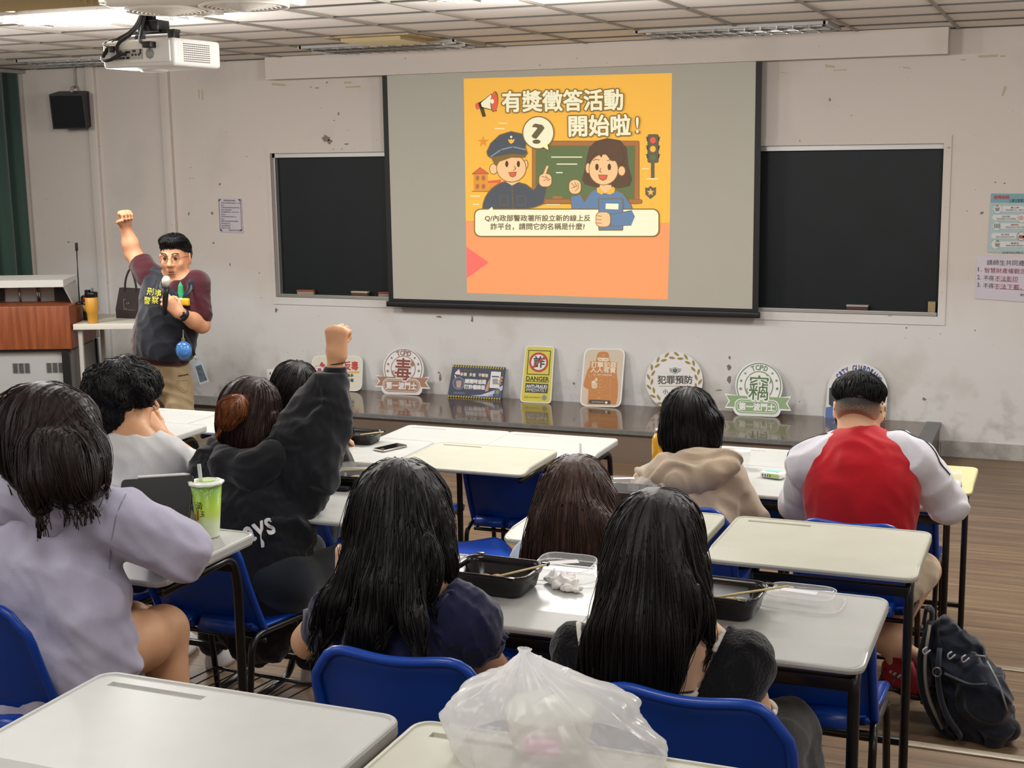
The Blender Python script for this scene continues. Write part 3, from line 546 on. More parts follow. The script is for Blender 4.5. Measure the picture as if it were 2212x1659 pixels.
# wall socket low on the wall, behind the raised arm
c = at_y(586, 812, 9.99); t = thing('wall_socket', 'white double wall socket low on the wall left of the signs', 'socket', (c.x, 9.985, c.z))
MB().box((0, 0, 0), (.075, .018, .12), .004).build('cover', WHITE, t); [MB().box((0, -.010, zz), (.008, .004, .02)).build('slot', BLK, t) for zz in (.025, -.025)]
# ------------------------------------------------------------------ curtain on the left wall
def cf(u, v):
    y = 9.93 - u * 3.6; return (XL + .075 + .045 * math.sin(u * 3.6 * 30 + .7 * math.sin(u * 41)) + .02 * v, y, CEIL - .03 - v * 2.86)
t = thing('curtain', 'dark green floor-length curtain hanging at the left edge of the room', 'curtain', (XL + .1, 8.2, 0))
o = MB().grid(cf, 220, 3).build('drape', M('curtain_green', '2c463c', .85, var=.25, vscale=3, vstretch=(1, 3, .2), sheen=.3), t, loc=(-XL - .1, -8.2, 0), solid=.006)
MB().box((0, 0, CEIL - .02), (.05, 3.8, .03)).build('curtain_track', ALU, t)
# ------------------------------------------------------------------ lectern, shelf and what stands on them
P0 = at_y(155, 754, 8.4); RZ = math.atan2(.3734, .9276)
t = thing('lectern', 'multimedia lectern with wood-grain top band over grey steel, at the left edge', 'lectern', (P0.x, P0.y, 0), RZ)
zb, ztop = P0.z, at_y(150, 661, 8.4).z; LW, LD = 1.05, .72
WOOD = M('lectern_wood', '8e4f30', .4, var=.35, vscale=5, vstretch=(6, 6, .5), col2='70391f')
MB().box((-LW / 2, LD / 2, (zb + ztop) / 2), (LW, LD, ztop - zb), .004).build('wood_band', WOOD, t)
GS = M('lectern_grey', 'a3a4a3', .45); GD = M('lectern_side', '6e6a66', .5)
MB().box((-LW / 2, LD / 2 + .01, zb / 2), (LW - .08, LD - .08, zb - .02)).build('cabinet', GS, t)
LBK = M('lectern_black', '141416', .4)
for q in ((-.052, .012, zb / 2, .055, .03, zb - .02), (-.02, LD - .03, zb / 2, .02, .04, zb - .02), (-LW + .05, .012, zb / 2, .055, .03, zb - .02)): MB().box(q[:3], q[3:]).build('corner_post', LBK, t)
MB().box((-LW / 2, .03, zb - .01), (LW - .03, .03, .018)).build('top_rail', LBK, t)
MB().box((-.028, LD / 2, zb / 2), (.008, LD - .1, zb - .04)).build('side_panel', GD, t)
for bx in (-.2, -.46):
    g = MB()
    for cx_ in range(3):
        for r in range(6): g.box((bx + cx_ * .046, .045 - .0, zb - .115 - r * .013), (.036, .012, .005))
    g.build('ventilation_grille', M('slot_dark', '4a4a4a', .6), t)
hz0_, hz1_ = ztop, at_y(150, 600, 8.6).z
h = MB(); h.loops([[(-.93, .12, hz1_ - .06), (-.07, .12, hz1_ - .06), (-.07, .12, hz1_ - .005), (-.93, .12, hz1_ - .005)], [(-.95, .42, hz1_ - .02), (-.05, .42, hz1_ - .02), (-.05, .42, hz1_ + .01), (-.95, .42, hz1_ + .01)]], False); h.build('monitor_lid', M('lid_white', 'c6c4bf', .45), t, fixn=True)
h = MB().prism([(-.07, .13, hz1_ - .05), (-.07, .42, hz1_ - .02), (-.03, .42, hz0_), (-.03, .2, hz0_)], (-.012, 0, 0)).prism([(-.93, .13, hz1_ - .05), (-.93, .42, hz1_ - .02), (-.97, .42, hz0_), (-.97, .2, hz0_)], (-.012, 0, 0)).box((-.5, .40, (hz0_ + hz1_) / 2 - .02), (.86, .02, hz1_ - hz0_ - .04)); h.build('monitor_hood', M('hood_grey', 'a8a7a4', .45), t, fixn=True)
for xs, ws in ((-.17, .12), (-.68, .11)): MB().box((xs, .385, (hz0_ + hz1_) / 2 - .02), (ws, .02, hz1_ - hz0_ - .05)).build('stripe', M('stripe_black', '0d0d10', .5), t)
MB().tube([(-.36, .38, hz0_), (-.37, .38, hz1_ - .08)], .006).tube([(-.345, .38, hz0_), (-.355, .38, hz1_ - .08)], .006).tube([(-.50, .38, hz0_), (-.51, .38, hz1_ - .08)], .006).box((-.45, .375, hz0_ + .13), (.1, .012, .016)).build('lift_rod', CHROME, t)
MB().box((.0, LD - .06, zb + .05), (.004, .09, .08)).build('sticker', M('sticker_pale', 'c9bdb8', .6), t)
mpx = at_z(172, 657, ztop + .001); m_ = thing('gooseneck_microphone', 'thin black gooseneck microphone standing up from the lectern', 'microphone', (mpx.x, mpx.y, ztop + .001))
mh = at_y(177, 525, mpx.y).z - ztop
MB().tube([(0, 0, 0), (.002, 0, mh * .5), (.006, 0, mh - .06)], .0045, 8).build('neck', PLAST, m_); MB().tube([(.006, 0, mh - .06), (.007, 0, mh)], .011, 10).build('capsule', M('mic_foam', '2a2422', .9), m_); MB().lathe([(.03, 0), (.03, .012), (.012, .02), (0, .02)], 16).build('base', PLAST, m_)
BZ = at_y(158, 700, 8.44).z
b_ = thing('side_shelf', 'long cream side table top sticking out beside the lectern', 'table', (P0.x, P0.y, 0), RZ)
MB().box((.014 + .33, .36, BZ - .022), (.66, .68, .044), .004).build('tabletop', M('shelf_cream', 'cfccc0', .45), b_)
for sy in (.08, .64): MB().box((.62, sy, (BZ - .044) / 2), (.035, .035, BZ - .044)).build('leg', M('leg_grey', 'b4b2ac', .5), b_)
for sy in (.08, .64): MB().box((.05, sy, (BZ - .044) / 2), (.03, .03, BZ - .044)).build('leg', M('leg_grey', 'b4b2ac', .5), b_)
c = at_z(201, 698, BZ); t = thing('tumbler', 'mustard yellow insulated tumbler with black lid and handle on the side table', 'tumbler', (c.x, c.y, BZ)); TY = M('tumbler_yellow', 'c9943a', .45)
hh = at_y(203, 622, c.y).z - BZ; s_ = hh / .26
MB().lathe([(0, 0), (.034 * s_, 0), (.036 * s_, .005), (.038 * s_, .075 * s_), (.041 * s_, .078 * s_), (.041 * s_, .082 * s_), (.046 * s_, .09 * s_), (.047 * s_, .19 * s_), (.045 * s_, .192 * s_), (0, .192 * s_)], 28).build('cup', TY, t)
MB().lathe([(.046 * s_, .19 * s_), (.047 * s_, .225 * s_), (.043 * s_, .23 * s_), (0, .23 * s_)], 24).box((-.03 * s_, 0, .235 * s_), (.035 * s_, .03 * s_, .02 * s_), .004).build('lid', PLAST, t); MB().tube([(.012, 0, .225 * s_), (.014, 0, hh)], .008, 8).build('straw', M('straw_grey', '55565a', .5), t)
MB().tube(bend([(-.04 * s_, 0, .2 * s_), (-.09 * s_, 0, .195 * s_), (-.085 * s_, 0, .14 * s_), (-.05 * s_, 0, .135 * s_)], .02), .008, 8).build('handle', PLAST, t)
c = at_z(185, 692, BZ); t = thing('snack_can', 'small red and yellow drink can behind the yellow tumbler', 'can', (c.x + .01, c.y + .03, BZ)); hh = .20
MB().lathe([(0, 0), (.04, 0), (.042, .01), (.042, hh * .35)], 20).build('lower_wrap', M('can_black', '2a2c26', .4), t); MB().lathe([(.0425, hh * .35), (.0425, hh * .62)], 20).build('yellow_band', M('can_yellow', 'b39a2c', .4), t); MB().lathe([(.042, hh * .62), (.042, hh * .72)], 20).build('grey_band', M('can_grey', '8b877f', .4), t); MB().lathe([(.042, hh * .72), (.042, hh * .95), (.03, hh), (0, hh)], 20).build('red_top', M('can_red', '8e2430', .4), t)
# tote bag
c = at_z(287, 690, BZ); ty = c.y + .1; z1 = at_y(290, 622, ty).z; xl, xr = at_y(262, 690, ty).x, at_y(318, 690, ty).x
t = thing('tote_bag', 'dark brown tote bag standing on the side table behind the presenter', 'bag', ((xl + xr) / 2, ty, BZ)); wv = (xr - xl) / 2; hv = z1 - BZ; TB = M('tote_brown', '2e2523', .75, var=.2, vscale=9)
MB().loops([[(-wv, -.06, 0), (wv, -.06, 0), (wv, .06, 0), (-wv, .06, 0)], [(-wv * .99, -.065, hv * .3), (wv * .99, -.065, hv * .3), (wv * .99, .06, hv * .3), (-wv * .99, .06, hv * .3)], [(-wv * .88, -.02, hv), (wv * .86, -.02, hv * .98), (wv * .86, .02, hv * .98), (-wv * .88, .02, hv)]], False).build('bag_body', TB, t, fixn=True)
MB().tube(bend([(-wv * .45, -.02, hv * .8), (-wv * .35, -.03, hv * 1.25), (wv * .1, -.02, hv * 1.75), (wv * .4, -.02, hv * 1.2), (wv * .45, -.02, hv * .8)], .1, 6), .009, 6).build('handle', TB, t)
TA = Art(lambda x, y: Vector((t.location.x - wv + x * 2 * wv, ty - .0655, BZ + hv * (1 - y))), (0, -1, 0), t.location); TG = M('tote_print', '8f8165', .6)
TA.line([(.34, .36), (.34, .66), (.44, .66)], .012, TG); TA.line([(.34, .36), (.42, .36)], .012, TG); TA.text('LA', .5, .48, .12, .07, TG, 3); TA.line([(.3, .70), (.75, .71)], .01, TG); TA.build('printed_logo', t)
# ------------------------------------------------------------------ desks
DESKM = M('desk_laminate', 'b6b7b3', .38, spec=.4, var=.05, vscale=9, coat=.05); DESKY = M('desk_yellowed', 'c0b98c', .4, var=.06, vscale=7); DESKC = M('desk_cream', 'b6b5a5', .4, var=.05, vscale=8)
SEAT = M('seat_blue', '0e3f9e', .3, spec=.5)
def make_desk():
    t = thing('student_desk', 'desk', 'desk')
    b = bmesh.new(); W2, D2 = .30, .225
    def ring(ins, z, r): return [b.verts.new((x, y, z)) for x, y in rrect(-W2 + ins, -D2 + ins, W2 - ins, D2 - ins, r)]
    rings = [ring(.014, .697, .022), ring(.003, .701, .032), ring(0, .708, .035), ring(0, .724, .035), ring(.002, .7285, .033), ring(.005, .7305, .03), ring(.009, .7300, .028), ring(.011, .7275, .026)]
    n = len(rings[0])
    for i in range(len(rings) - 1):
        for k in range(n): b.faces.new((rings[i][k], rings[i][(k + 1) % n], rings[i + 1][(k + 1) % n], rings[i + 1][k]))
    b.faces.new(rings[0][::-1]); b.faces.new(rings[-1])
    for ax, v in (('Y', -.145), ('Y', -.13)):
        bmesh.ops.bisect_plane(b, geom=b.verts[:] + b.edges[:] + b.faces[:], plane_co=(0, v, 0), plane_no=(0, 1, 0))
    def topf(): return [f for f in b.faces if all(abs(v.co.z - .7275) < 1e-4 for v in f.verts)]
    for co, no in (((0, .168, 0), (0, 1, 0)), ((0, .186, 0), (0, 1, 0)), ((-.255, 0, 0), (1, 0, 0)), ((-.06, 0, 0), (1, 0, 0))):
        fs = topf(); bmesh.ops.bisect_plane(b, geom=fs + list({e for f in fs for e in f.edges}) + list({v for f in fs for v in f.verts}), plane_co=co, plane_no=no)
    g = [f for f in topf() if -.25 < f.calc_center_median().x < -.07 and .17 < f.calc_center_median().y < .184]
    r = bmesh.ops.inset_region(b, faces=g, thickness=.003, depth=-.006)
    for v in b.verts:
        if v.co.y < -.1301 and v.co.z > .715:
            e = min(1, (-.13 - v.co.y) / .085); v.co.z -= .014 * e + (.002 if v.co.z < .729 else .0035) * min(1, e * 6) * (0 if v.co.z < .729 else 1)
    me = bpy.data.meshes.new('desktop'); bmesh.ops.recalc_face_normals(b, faces=b.faces); b.to_mesh(me); b.free()
    link('desktop', me, DESKM, t)
    return t
def desk_frame(t, mode):
    """black tube legs; 'near': posts under the student's edge, 'far': posts under the far edge with a rounded bend"""
    for x in (-.165, .272):
        m = MB()
        if mode == 'near': pts = [(x, -.30, .018), (x, -.20, .022), (x, -.155, .09), (x, -.155, .684), (x, .17, .684)]
        else: pts = [(x, -.19, .680), (x, .13, .680), (x, .155, .60), (x, .155, .10), (x, .10, .02), (x, -.22, .018)]
        m.tube(bend(pts, .05, 5), .0135, 8); m.build('leg', STEEL, t)
    yb = -.155 if mode == 'near' else .13
    MB().box((.053, yb, .655), (.437, .022, .03), .003).build('crossbar', STEEL, t)
    MB().box((.053, -.02, .15), (.437, .02, .02), .003).build('footrest', STEEL, t)
    return t
D_NEAR = desk_frame(make_desk(), 'near'); D_FAR = desk_frame(make_desk(), 'far')
used = set()
def desk(x, yb, floor, label, mode='near', mat=None, rz=0.0, h=None):
    p = D_NEAR if mode == 'near' else D_FAR
    o = p if mode not in used else copy_tree(p); used.add(mode)
    o.location = (x, yb - .225, floor); o.rotation_euler.z = rz; o['label'] = label; o['group'] = 'grey-topped student desks'
    if mat:
        d = [c for c in o.children if c.name.startswith('desktop')][0]; d.data = d.data.copy(); d.data.materials[0] = mat
    return o
F0, F1, F2, F3, F4 = 0.0, .115, .29, .395, .535
RX, MX, LX = (-1.272, -.648), (-2.995, -2.385), (-4.74, -4.13)
DK = {}
DK['6L'] = desk(RX[0], 1.91, F4, 'nearest grey student desk at bottom left with a faint round stain, empty', 'far')
DK['6R'] = desk(RX[1], 1.91, F4, 'nearest grey student desk with the white plastic bag on it', 'far', DESKC)
DK['5L'] = desk(RX[0], 3.215, F3, 'grey desk with black meal box and crumpled tissue, in front of the navy-bloused student')
DK['5R'] = desk(RX[1], 3.215, F3, 'grey desk with the clear lid and white label, right of the long black hair')
DK['4L'] = desk(RX[0], 4.216, F2, 'grey desk with clear-lidded meal box, in front of the brown-haired student', 'near', DESKC)
DK['4R'] = desk(RX[1] + .01, 4.216, F2, 'empty grey desk right behind the student in the red jacket', 'near', DESKC)
DK['2L'] = desk(RX[0], 5.68, F1, 'grey desk carrying the small tissue pack, in front of the beige-hooded student')
DK['2R'] = desk(RX[1], 5.68, F1, 'grey desk under the arms of the student in the red and white jacket')
DK['1L'] = desk(RX[0] + .02, 6.54, F0, 'front-row grey desk just beyond the tissue-pack desk')
DK['1R'] = desk(RX[1] + .02, 6.44, F0, 'yellowed desk jutting out right of the student in the red jacket', 'near', DESKY)
DK['5ML'] = desk(MX[0], 3.215, F3, 'grey desk left of the laptop desk, mostly behind the lilac hoodie', 'far')
DK['5MR'] = desk(MX[1], 3.215, F3, 'grey desk with green drink cup and tablet, beside the student in the lilac hoodie', 'far')
DK['4ML'] = desk(MX[0], 4.216, F2, 'grey desk in front of the curly-haired student in white', 'far')
DK['4MR'] = desk(MX[1], 4.216, F2, 'grey desk with black folio and meal box, right of the black hoodie', 'far')
DK['2ML'] = desk(MX[0], 5.70, F1, 'grey desk with a phone and black meal box near the raised black sleeve', 'far')
DK['2MR'] = desk(MX[1], 5.70, F1, 'empty cream-tinted desk in front of the loose blue chair', 'far', DESKC)
DK['1ML'] = desk(MX[0] + .04, 6.54, F0, 'empty front-row grey desk, left one of the middle pair', 'far')
DK['1MR'] = desk(MX[1] + .02, 6.54, F0, 'empty front-row grey desk, right one of the middle pair', 'far')
DK['2LR'] = desk(LX[1] - .12, 5.70, F1, 'grey desk at left whose corner shows above the bare forearm', 'far')
DK['2LL'] = desk(LX[0] - .12, 5.70, F1, 'grey desk at left, seen in the gap beside the curly hair', 'far')
DK['1LL'] = desk(LX[0], 6.54, F0, 'front-row desk at left below the presenter, left of the seam', 'far')
DK['1LR'] = desk(LX[1], 6.54, F0, 'front-row desk at left below the presenter, right of the seam', 'far')
# ------------------------------------------------------------------ chairs
def make_chair():
    t = thing('student_chair', 'chair', 'chair')
    def back(u, v):
        U = 2 * u - 1; w = .200 - .004 * v - .022 * max(0, (v - .80) / .20) ** 3
        zt = .768 - .045 * abs(U) ** 7 - .006 * math.cos(U * 3.2)
        z = .415 + (zt - .415) * v; y = .075 - .115 * v ** 1.15 + .032 * U * U * (1 - .3 * v) - .012 * math.sin(PI * v)
        return (U * w, y, z)
    NU, NV = 21, 13
    MB().grid(back, NU, NV).build('backrest', SEAT, t, solid=.007)
    rim = [back(0, j / 12) for j in range(13)] + [back(i / 20, 1) for i in range(1, 20)] + [back(1, 1 - j / 12) for j in range(13)]
    bk = t.children[0]
    MB().tube([(x, y - .006, z) for x, y, z in rim], .0115, 7, flat=1.0).build('rim', SEAT, bk)
    for sx in (-.095, .075):
        MB().loops([[(sx - .075, .055, .425), (sx + .075, .055, .425), (sx + .075, .055, .475), (sx - .075, .055, .475)], [(sx - .07, .012, .43), (sx + .07, .012, .43), (sx + .06, .022, .462), (sx - .06, .022, .462)]], True).build('lumbar_ledge', SEAT, bk)
    def seat(u, v):
        U = 2 * u - 1; w = .20 - .02 * (1 - v) ; y = .06 + .37 * v
        z = .425 - .012 * math.sin(PI * min(1, v * 1.15)) + .010 * abs(U) ** 3 - (.045 * max(0, (v - .8) / .2) ** 2) + .02 * max(0, (.12 - v) / .12) ** 2
        return (U * w * (1 - .12 * max(0, (v - .85) / .15) ** 2), y, z)
    s_ = MB().grid(seat, 17, 13).build('seat', SEAT, t, solid=.007)
    rim = [seat(0, j / 12) for j in range(13)] + [seat(i / 16, 1) for i in range(1, 16)] + [seat(1, 1 - j / 12) for j in range(13)]
    MB().tube([(x, y, z - .008) for x, y, z in rim], .009, 7).build('seat_rim', SEAT, s_)
    for sx in (-1, 1):
        x = .205 * sx
        MB().tube(bend([(x, -.03, .012), (x, .02, .40), (x * .98, .06, .425), (x * .98, .33, .405), (x, .38, .012)], .05, 5), .011, 8).build('leg', STEEL, t)
    MB().tube([(-.20, .10, .39), (.20, .10, .39)], .009, 6).tube([(-.20, .28, .39), (.20, .28, .39)], .009, 6).tube([(-.2, .10, .39), (-.2, .28, .39)], .006, 5).build('under_frame', STEEL, t)
    g = MB()
    for k in range(9): g.tube([(-.2 + .05 * k, .0, .17), (-.2 + .05 * k, .36, .15)], .0025, 5)
    g.tube([(-.205, .355, .15), (.205, .355, .15)], .007, 6).tube([(-.205, .0, .17), (.205, .0, .17)], .007, 6); g.build('book_rack', STEEL, t)
    return t
CH = make_chair(); ch_n = [0]
def chair(x, y, floor, label, rz=0.0):
    o = CH if ch_n[0] == 0 else copy_tree(CH); ch_n[0] += 1
    o.location = (x, y, floor); o.rotation_euler.z = rz; o['label'] = label; o['group'] = 'blue plastic student chairs'; return o
chair(-1.235, 2.42, F3, 'blue plastic chair under the student in the navy blouse', .04)
chair(-.625, 2.42, F3, 'blue plastic chair under the student in the white-trimmed black top, beside the plastic bag', -.02)
chair(-2.36, 2.38, F3, 'blue plastic chair at the left edge behind the lilac hoodie', .03)
chair(-.60, 3.34, F2, 'empty blue chair behind the bento desk at right, near the backpack', .0)
chair(-1.29, 3.42, F2, 'blue plastic chair under the student with long brown hair')
chair(-2.47, 3.42, F2, 'blue plastic chair under the student in the black hoodie, right of the laptop desk', -.05)
chair(-3.02, 3.42, F2, 'blue plastic chair under the curly-haired student in the white shirt')
chair(-1.28, 4.78, F1, 'blue plastic chair under the student in the beige hooded jacket')
CRED = chair(-.655, 4.76, F1, 'blue plastic chair under the student in the red and white jacket')
chair(-2.42, 4.88, F1, 'loose empty blue chair turned sideways behind the cream-tinted desk', -1.0)
chair(-2.97, 4.74, F1, 'blue plastic chair under the student in the dark shirt behind the raised arm')
CLAB = chair(-2.385, 5.77, F0, 'blue plastic chair with grey label sticker under the cream-tinted desk')
chair(-1.27, 5.76, F0, 'blue plastic chair tucked under the tissue-pack desk')
chair(-.65, 5.76, F0, 'blue plastic chair tucked under the desk beyond the red jacket')
chair(-4.25, 5.77, F0, 'blue plastic chair at left, a glint of it above the bare forearm')
chair(-2.97, 5.77, F0, 'blue plastic chair tucked under the desk with the phone')
LAB = M('label_silver', '9a9b9e', .4, .3)
for c_, px_, pz_ in ((CLAB, .0, .62), (CRED, .03, .63)):
    bk = [c for c in c_.children if c.name.startswith('backrest')][0]
    MB().box((px_, .012 if c_ is CLAB else .01, pz_), (.075, .004, .034), rot=Matrix.Rotation(.28, 3, 'X')).build('label_sticker', LAB, bk)
# ------------------------------------------------------------------ implicit-surface modelling for bodies, hair, cloth
def sm(a, b, k):
    h = np.maximum(k - np.abs(a - b), 0) / k
    return np.minimum(a, b) - h * h * k * .25
_F = np.float32
class Blob:
    def __init__(s): s.p = []; s.df = []; s.cuts = []
    def cone(s, a, b, ra, rb, k=.02, sq=(1, 1, 1), op=1): s.p.append(('c', np.array(a, _F), np.array(b, _F), ra, rb, k, np.array(sq, _F), op)); return s
    def chain(s, pts, k=.02, sq=(1, 1, 1), op=1):
        for (a, ra), (b, rb) in zip(pts[:-1], pts[1:]): s.cone(a, b, ra, rb, k, sq, op)
        return s
    def ell(s, c, r, R=None, k=.02, op=1): s.p.append(('e', np.array(c, _F), np.array(r, _F), None if R is None else np.array(R, _F), 0, k, None, op)); return s
    def sub(s): return s
    def hole(s, pts, y0, y1):
        """remove a convex XZ polygon (given anticlockwise as seen from -Y) between two depths"""
        s.holes = getattr(s, 'holes', []) + [([np.array(p, _F) for p in pts], y0, y1)]; return s
    def cut(s, p, n): s.cuts.append((np.array(p, _F), np.array(n, _F) / np.linalg.norm(n))); return s
    def disp(s, fn): s.df.append(fn); return s
    def bbox(s, q):
        if q[0] == 'c':
            m = max(q[3], q[4]) * np.maximum(q[6], 1e-3); m = np.maximum(m, max(q[3], q[4]) * .0 + m)
            return np.minimum(q[1], q[2]) - m, np.maximum(q[1], q[2]) + m
        m = float(max(q[2])); return q[1] - m, q[1] + m
    def field(s, h):
        L = [s.bbox(q) for q in s.p if q[7] > 0]; pad = .03 + 2 * h
        lo = np.min([l for l, _ in L], 0) - pad; hi = np.max([u for _, u in L], 0) + pad
        n = np.ceil((hi - lo) / h).astype(int) + 1; s.lo, s.h, s.n = lo.astype(_F), h, n
        d = np.full(n, .5, _F); ax = [lo[i] + h * np.arange(n[i], dtype=_F) for i in range(3)]
        for q in s.p:
            l, u = s.bbox(q); m = q[5] + .035
            i0 = np.maximum(np.floor((l - m - lo) / h).astype(int), 0); i1 = np.minimum(np.ceil((u + m - lo) / h).astype(int) + 1, n)
            if np.any(i1 <= i0): continue
            sl = tuple(slice(a, b) for a, b in zip(i0, i1))
            X = ax[0][sl[0]][:, None, None]; Y = ax[1][sl[1]][None, :, None]; Z = ax[2][sl[2]][None, None, :]
            if q[0] == 'c':
                sq = q[6]; a = q[1] / sq; b = q[2] / sq; ba = b - a; bb = max(float(ba @ ba), 1e-9)
                x, y, z = X / sq[0] - a[0], Y / sq[1] - a[1], Z / sq[2] - a[2]
                t = np.clip((x * ba[0] + y * ba[1] + z * ba[2]) / bb, 0, 1)
                e = (np.sqrt((x - t * ba[0]) ** 2 + (y - t * ba[1]) ** 2 + (z - t * ba[2]) ** 2) - (q[3] + (q[4] - q[3]) * t)) * float(sq.min())
            else:
                x, y, z = X - q[1][0], Y - q[1][1], Z - q[1][2]; r = q[2]
                if q[3] is not None:
                    R = q[3]; x, y, z = (x * R[0, 0] + y * R[1, 0] + z * R[2, 0], x * R[0, 1] + y * R[1, 1] + z * R[2, 1], x * R[0, 2] + y * R[1, 2] + z * R[2, 2])
                k0 = np.sqrt((x / r[0]) ** 2 + (y / r[1]) ** 2 + (z / r[2]) ** 2); k1 = np.sqrt((x / r[0] ** 2) ** 2 + (y / r[1] ** 2) ** 2 + (z / r[2] ** 2) ** 2) + 1e-9
                e = k0 * (k0 - 1) / k1
            d[sl] = sm(d[sl], e, q[5]) if q[7] > 0 else -sm(-d[sl], e, q[5])
        X, Y, Z = ax[0][:, None, None], ax[1][None, :, None], ax[2][None, None, :]
        for fn in s.df: d = (d + fn(X, Y, Z)).astype(_F)
        for p, nn in s.cuts: d = np.maximum(d, (X - p[0]) * nn[0] + (Y - p[1]) * nn[1] + (Z - p[2]) * nn[2])
        for pts, y0, y1 in getattr(s, 'holes', []):
            e = np.maximum(y0 - Y, Y - y1) + 0 * X + 0 * Z
            for a, c in zip(pts, pts[1:] + pts[:1]):
                n2 = np.array((c[2] - a[2], -(c[0] - a[0]))); n2 = n2 / np.linalg.norm(n2); e = np.maximum(e, (X - a[0]) * n2[0] + (Z - a[2]) * n2[1])
            d = np.maximum(d, -e)
        for sl in ((0,), (-1,)): d[sl] = .1; d[:, sl[0]] = .1; d[:, :, sl[0]] = .1
        s.d = d; return s
    def samp(s, P):
        q = (P - s.lo) / s.h; q = np.clip(q, 0, np.array(s.n) - 1.001); i = q.astype(int); f = (q - i); d = s.d; r = 0
        for dx in (0, 1):
            for dy in (0, 1):
                for dz in (0, 1):
                    r = r + d[i[:, 0] + dx, i[:, 1] + dy, i[:, 2] + dz] * (f[:, 0] if dx else 1 - f[:, 0]) * (f[:, 1] if dy else 1 - f[:, 1]) * (f[:, 2] if dz else 1 - f[:, 2])
        return r
    def grad(s, P):
        e = s.h; g = np.stack([s.samp(P + np.eye(3)[i] * e) - s.samp(P - np.eye(3)[i] * e) for i in range(3)], 1)
        return g / (np.linalg.norm(g, axis=1, keepdims=True) + 1e-9)
    def proj(s, P, off=0.0, it=4):
        P = np.array(P, float)
        for _ in range(it): P = P - s.grad(P) * (s.samp(P) - off)[:, None]
        return P
    def surf(s):
        """surface nets -> verts, quads"""
        d = s.d; inn = d < 0; nx, ny, nz = d.shape
        c = [inn[dx:nx - 1 + dx, dy:ny - 1 + dy, dz:nz - 1 + dz] for dx in (0, 1) for dy in (0, 1) for dz in (0, 1)]
        a = np.logical_or.reduce(c) & ~np.logical_and.reduce(c); ii = np.argwhere(a); idx = np.full(a.shape, -1, np.int64); idx[a] = np.arange(len(ii))
        cv = np.stack([d[ii[:, 0] + dx, ii[:, 1] + dy, ii[:, 2] + dz] for dx in (0, 1) for dy in (0, 1) for dz in (0, 1)], 1)
        off = np.array([(dx, dy, dz) for dx in (0, 1) for dy in (0, 1) for dz in (0, 1)], float); acc = np.zeros((len(ii), 3)); cnt = np.zeros(len(ii))
        for i in range(8):
            for j in range(i + 1, 8):
                if np.abs(off[i] - off[j]).sum() != 1: continue
                m = (cv[:, i] < 0) != (cv[:, j] < 0); t = cv[m, i] / (cv[m, i] - cv[m, j]); acc[m] += off[i] + t[:, None] * (off[j] - off[i]); cnt[m] += 1
        V = s.lo + s.h * (ii + acc / np.maximum(cnt, 1)[:, None]); Q = []
        for axn in range(3):
            o = [x for x in range(3) if x != axn]; A = np.take(inn, np.arange(d.shape[axn] - 1), axn); B = np.take(inn, np.arange(1, d.shape[axn]), axn)
            e = np.argwhere(A != B); e = e[(e[:, o[0]] > 0) & (e[:, o[1]] > 0) & (e[:, o[0]] < idx.shape[o[0]]) & (e[:, o[1]] < idx.shape[o[1]])]
            def at(d0, d1): q = e.copy(); q[:, o[0]] += d0; q[:, o[1]] += d1; return idx[q[:, 0], q[:, 1], q[:, 2]]
            f = np.stack([at(-1, -1), at(0, -1), at(0, 0), at(-1, 0)], 1); fl = A[e[:, 0], e[:, 1], e[:, 2]]
            if axn == 1: fl = ~fl
            f[~fl] = f[~fl][:, ::-1]; Q.append(f)
        return V, np.concatenate(Q)
def fast_mesh(name, V, F, smooth=True):
    """V (n,3), F (m,k) equal-sized faces"""
    me = bpy.data.meshes.new(name); k = F.shape[1]
    me.vertices.add(len(V)); me.vertices.foreach_set('co', np.asarray(V, np.float32).ravel())
    me.loops.add(F.size); me.loops.foreach_set('vertex_index', F.ravel().astype(np.int32))
    me.polygons.add(len(F)); me.polygons.foreach_set('loop_start', np.arange(0, F.size, k, dtype=np.int32)); me.polygons.foreach_set('loop_total', np.full(len(F), k, np.int32))
    me.polygons.foreach_set('use_smooth', np.full(len(F), smooth)); me.update(calc_edges=True); me.validate(); return me
def flesh(name, blobs, mat, parent, h=.006, relax=1):
    """mesh one or several blobs into ONE object, in the parent's local space"""
    Vs, Fs, n = [], [], 0; O = org(parent)
    for b in (blobs if isinstance(blobs, (list, tuple)) else [blobs]):
        bl, hh = b if isinstance(b, tuple) else (b, h)
        bl.field(hh); V, F = bl.surf(); Vs.append(V - O); Fs.append(F + n); n += len(V)
    me = fast_mesh(name, np.concatenate(Vs), np.concatenate(Fs)); return link(name, me, mat, parent)
def org(o):
    while o.parent: o = o.parent
    return np.array(o.location)
def person(label, loc):
    t = thing('person', label, 'person', loc); t.matrix_world = Matrix.Translation(loc); return t
def wob(amp, f, seed=0, st=(1, 1, 1)):
    """soft cloth folds: summed warped waves"""
    r = np.random.default_rng(seed); f *= 2.0; K = r.normal(size=(4, 3)) * np.array(st); K /= np.linalg.norm(K, axis=1, keepdims=True); K *= f * np.array([[.45], [.7], [1.0], [1.5]]); ph = r.uniform(0, 6.3, 4); a = (1.0, .8, .6, .4)
    def fn(X, Y, Z):
        w_ = 1.1 * np.sin(X * f * .33 + 1.3 + Z * f * .21) + .9 * np.sin(Z * f * .29 + Y * f * .37 - X * f * .17); o = 0
        for i in range(4): o = o + a[i] * (np.abs(np.sin(.5 * (K[i, 0] * X + K[i, 1] * Y + K[i, 2] * Z) + ph[i] + w_ * (.7 + .3 * i))) - .63)
        return amp * 1.5 * o
    return fn
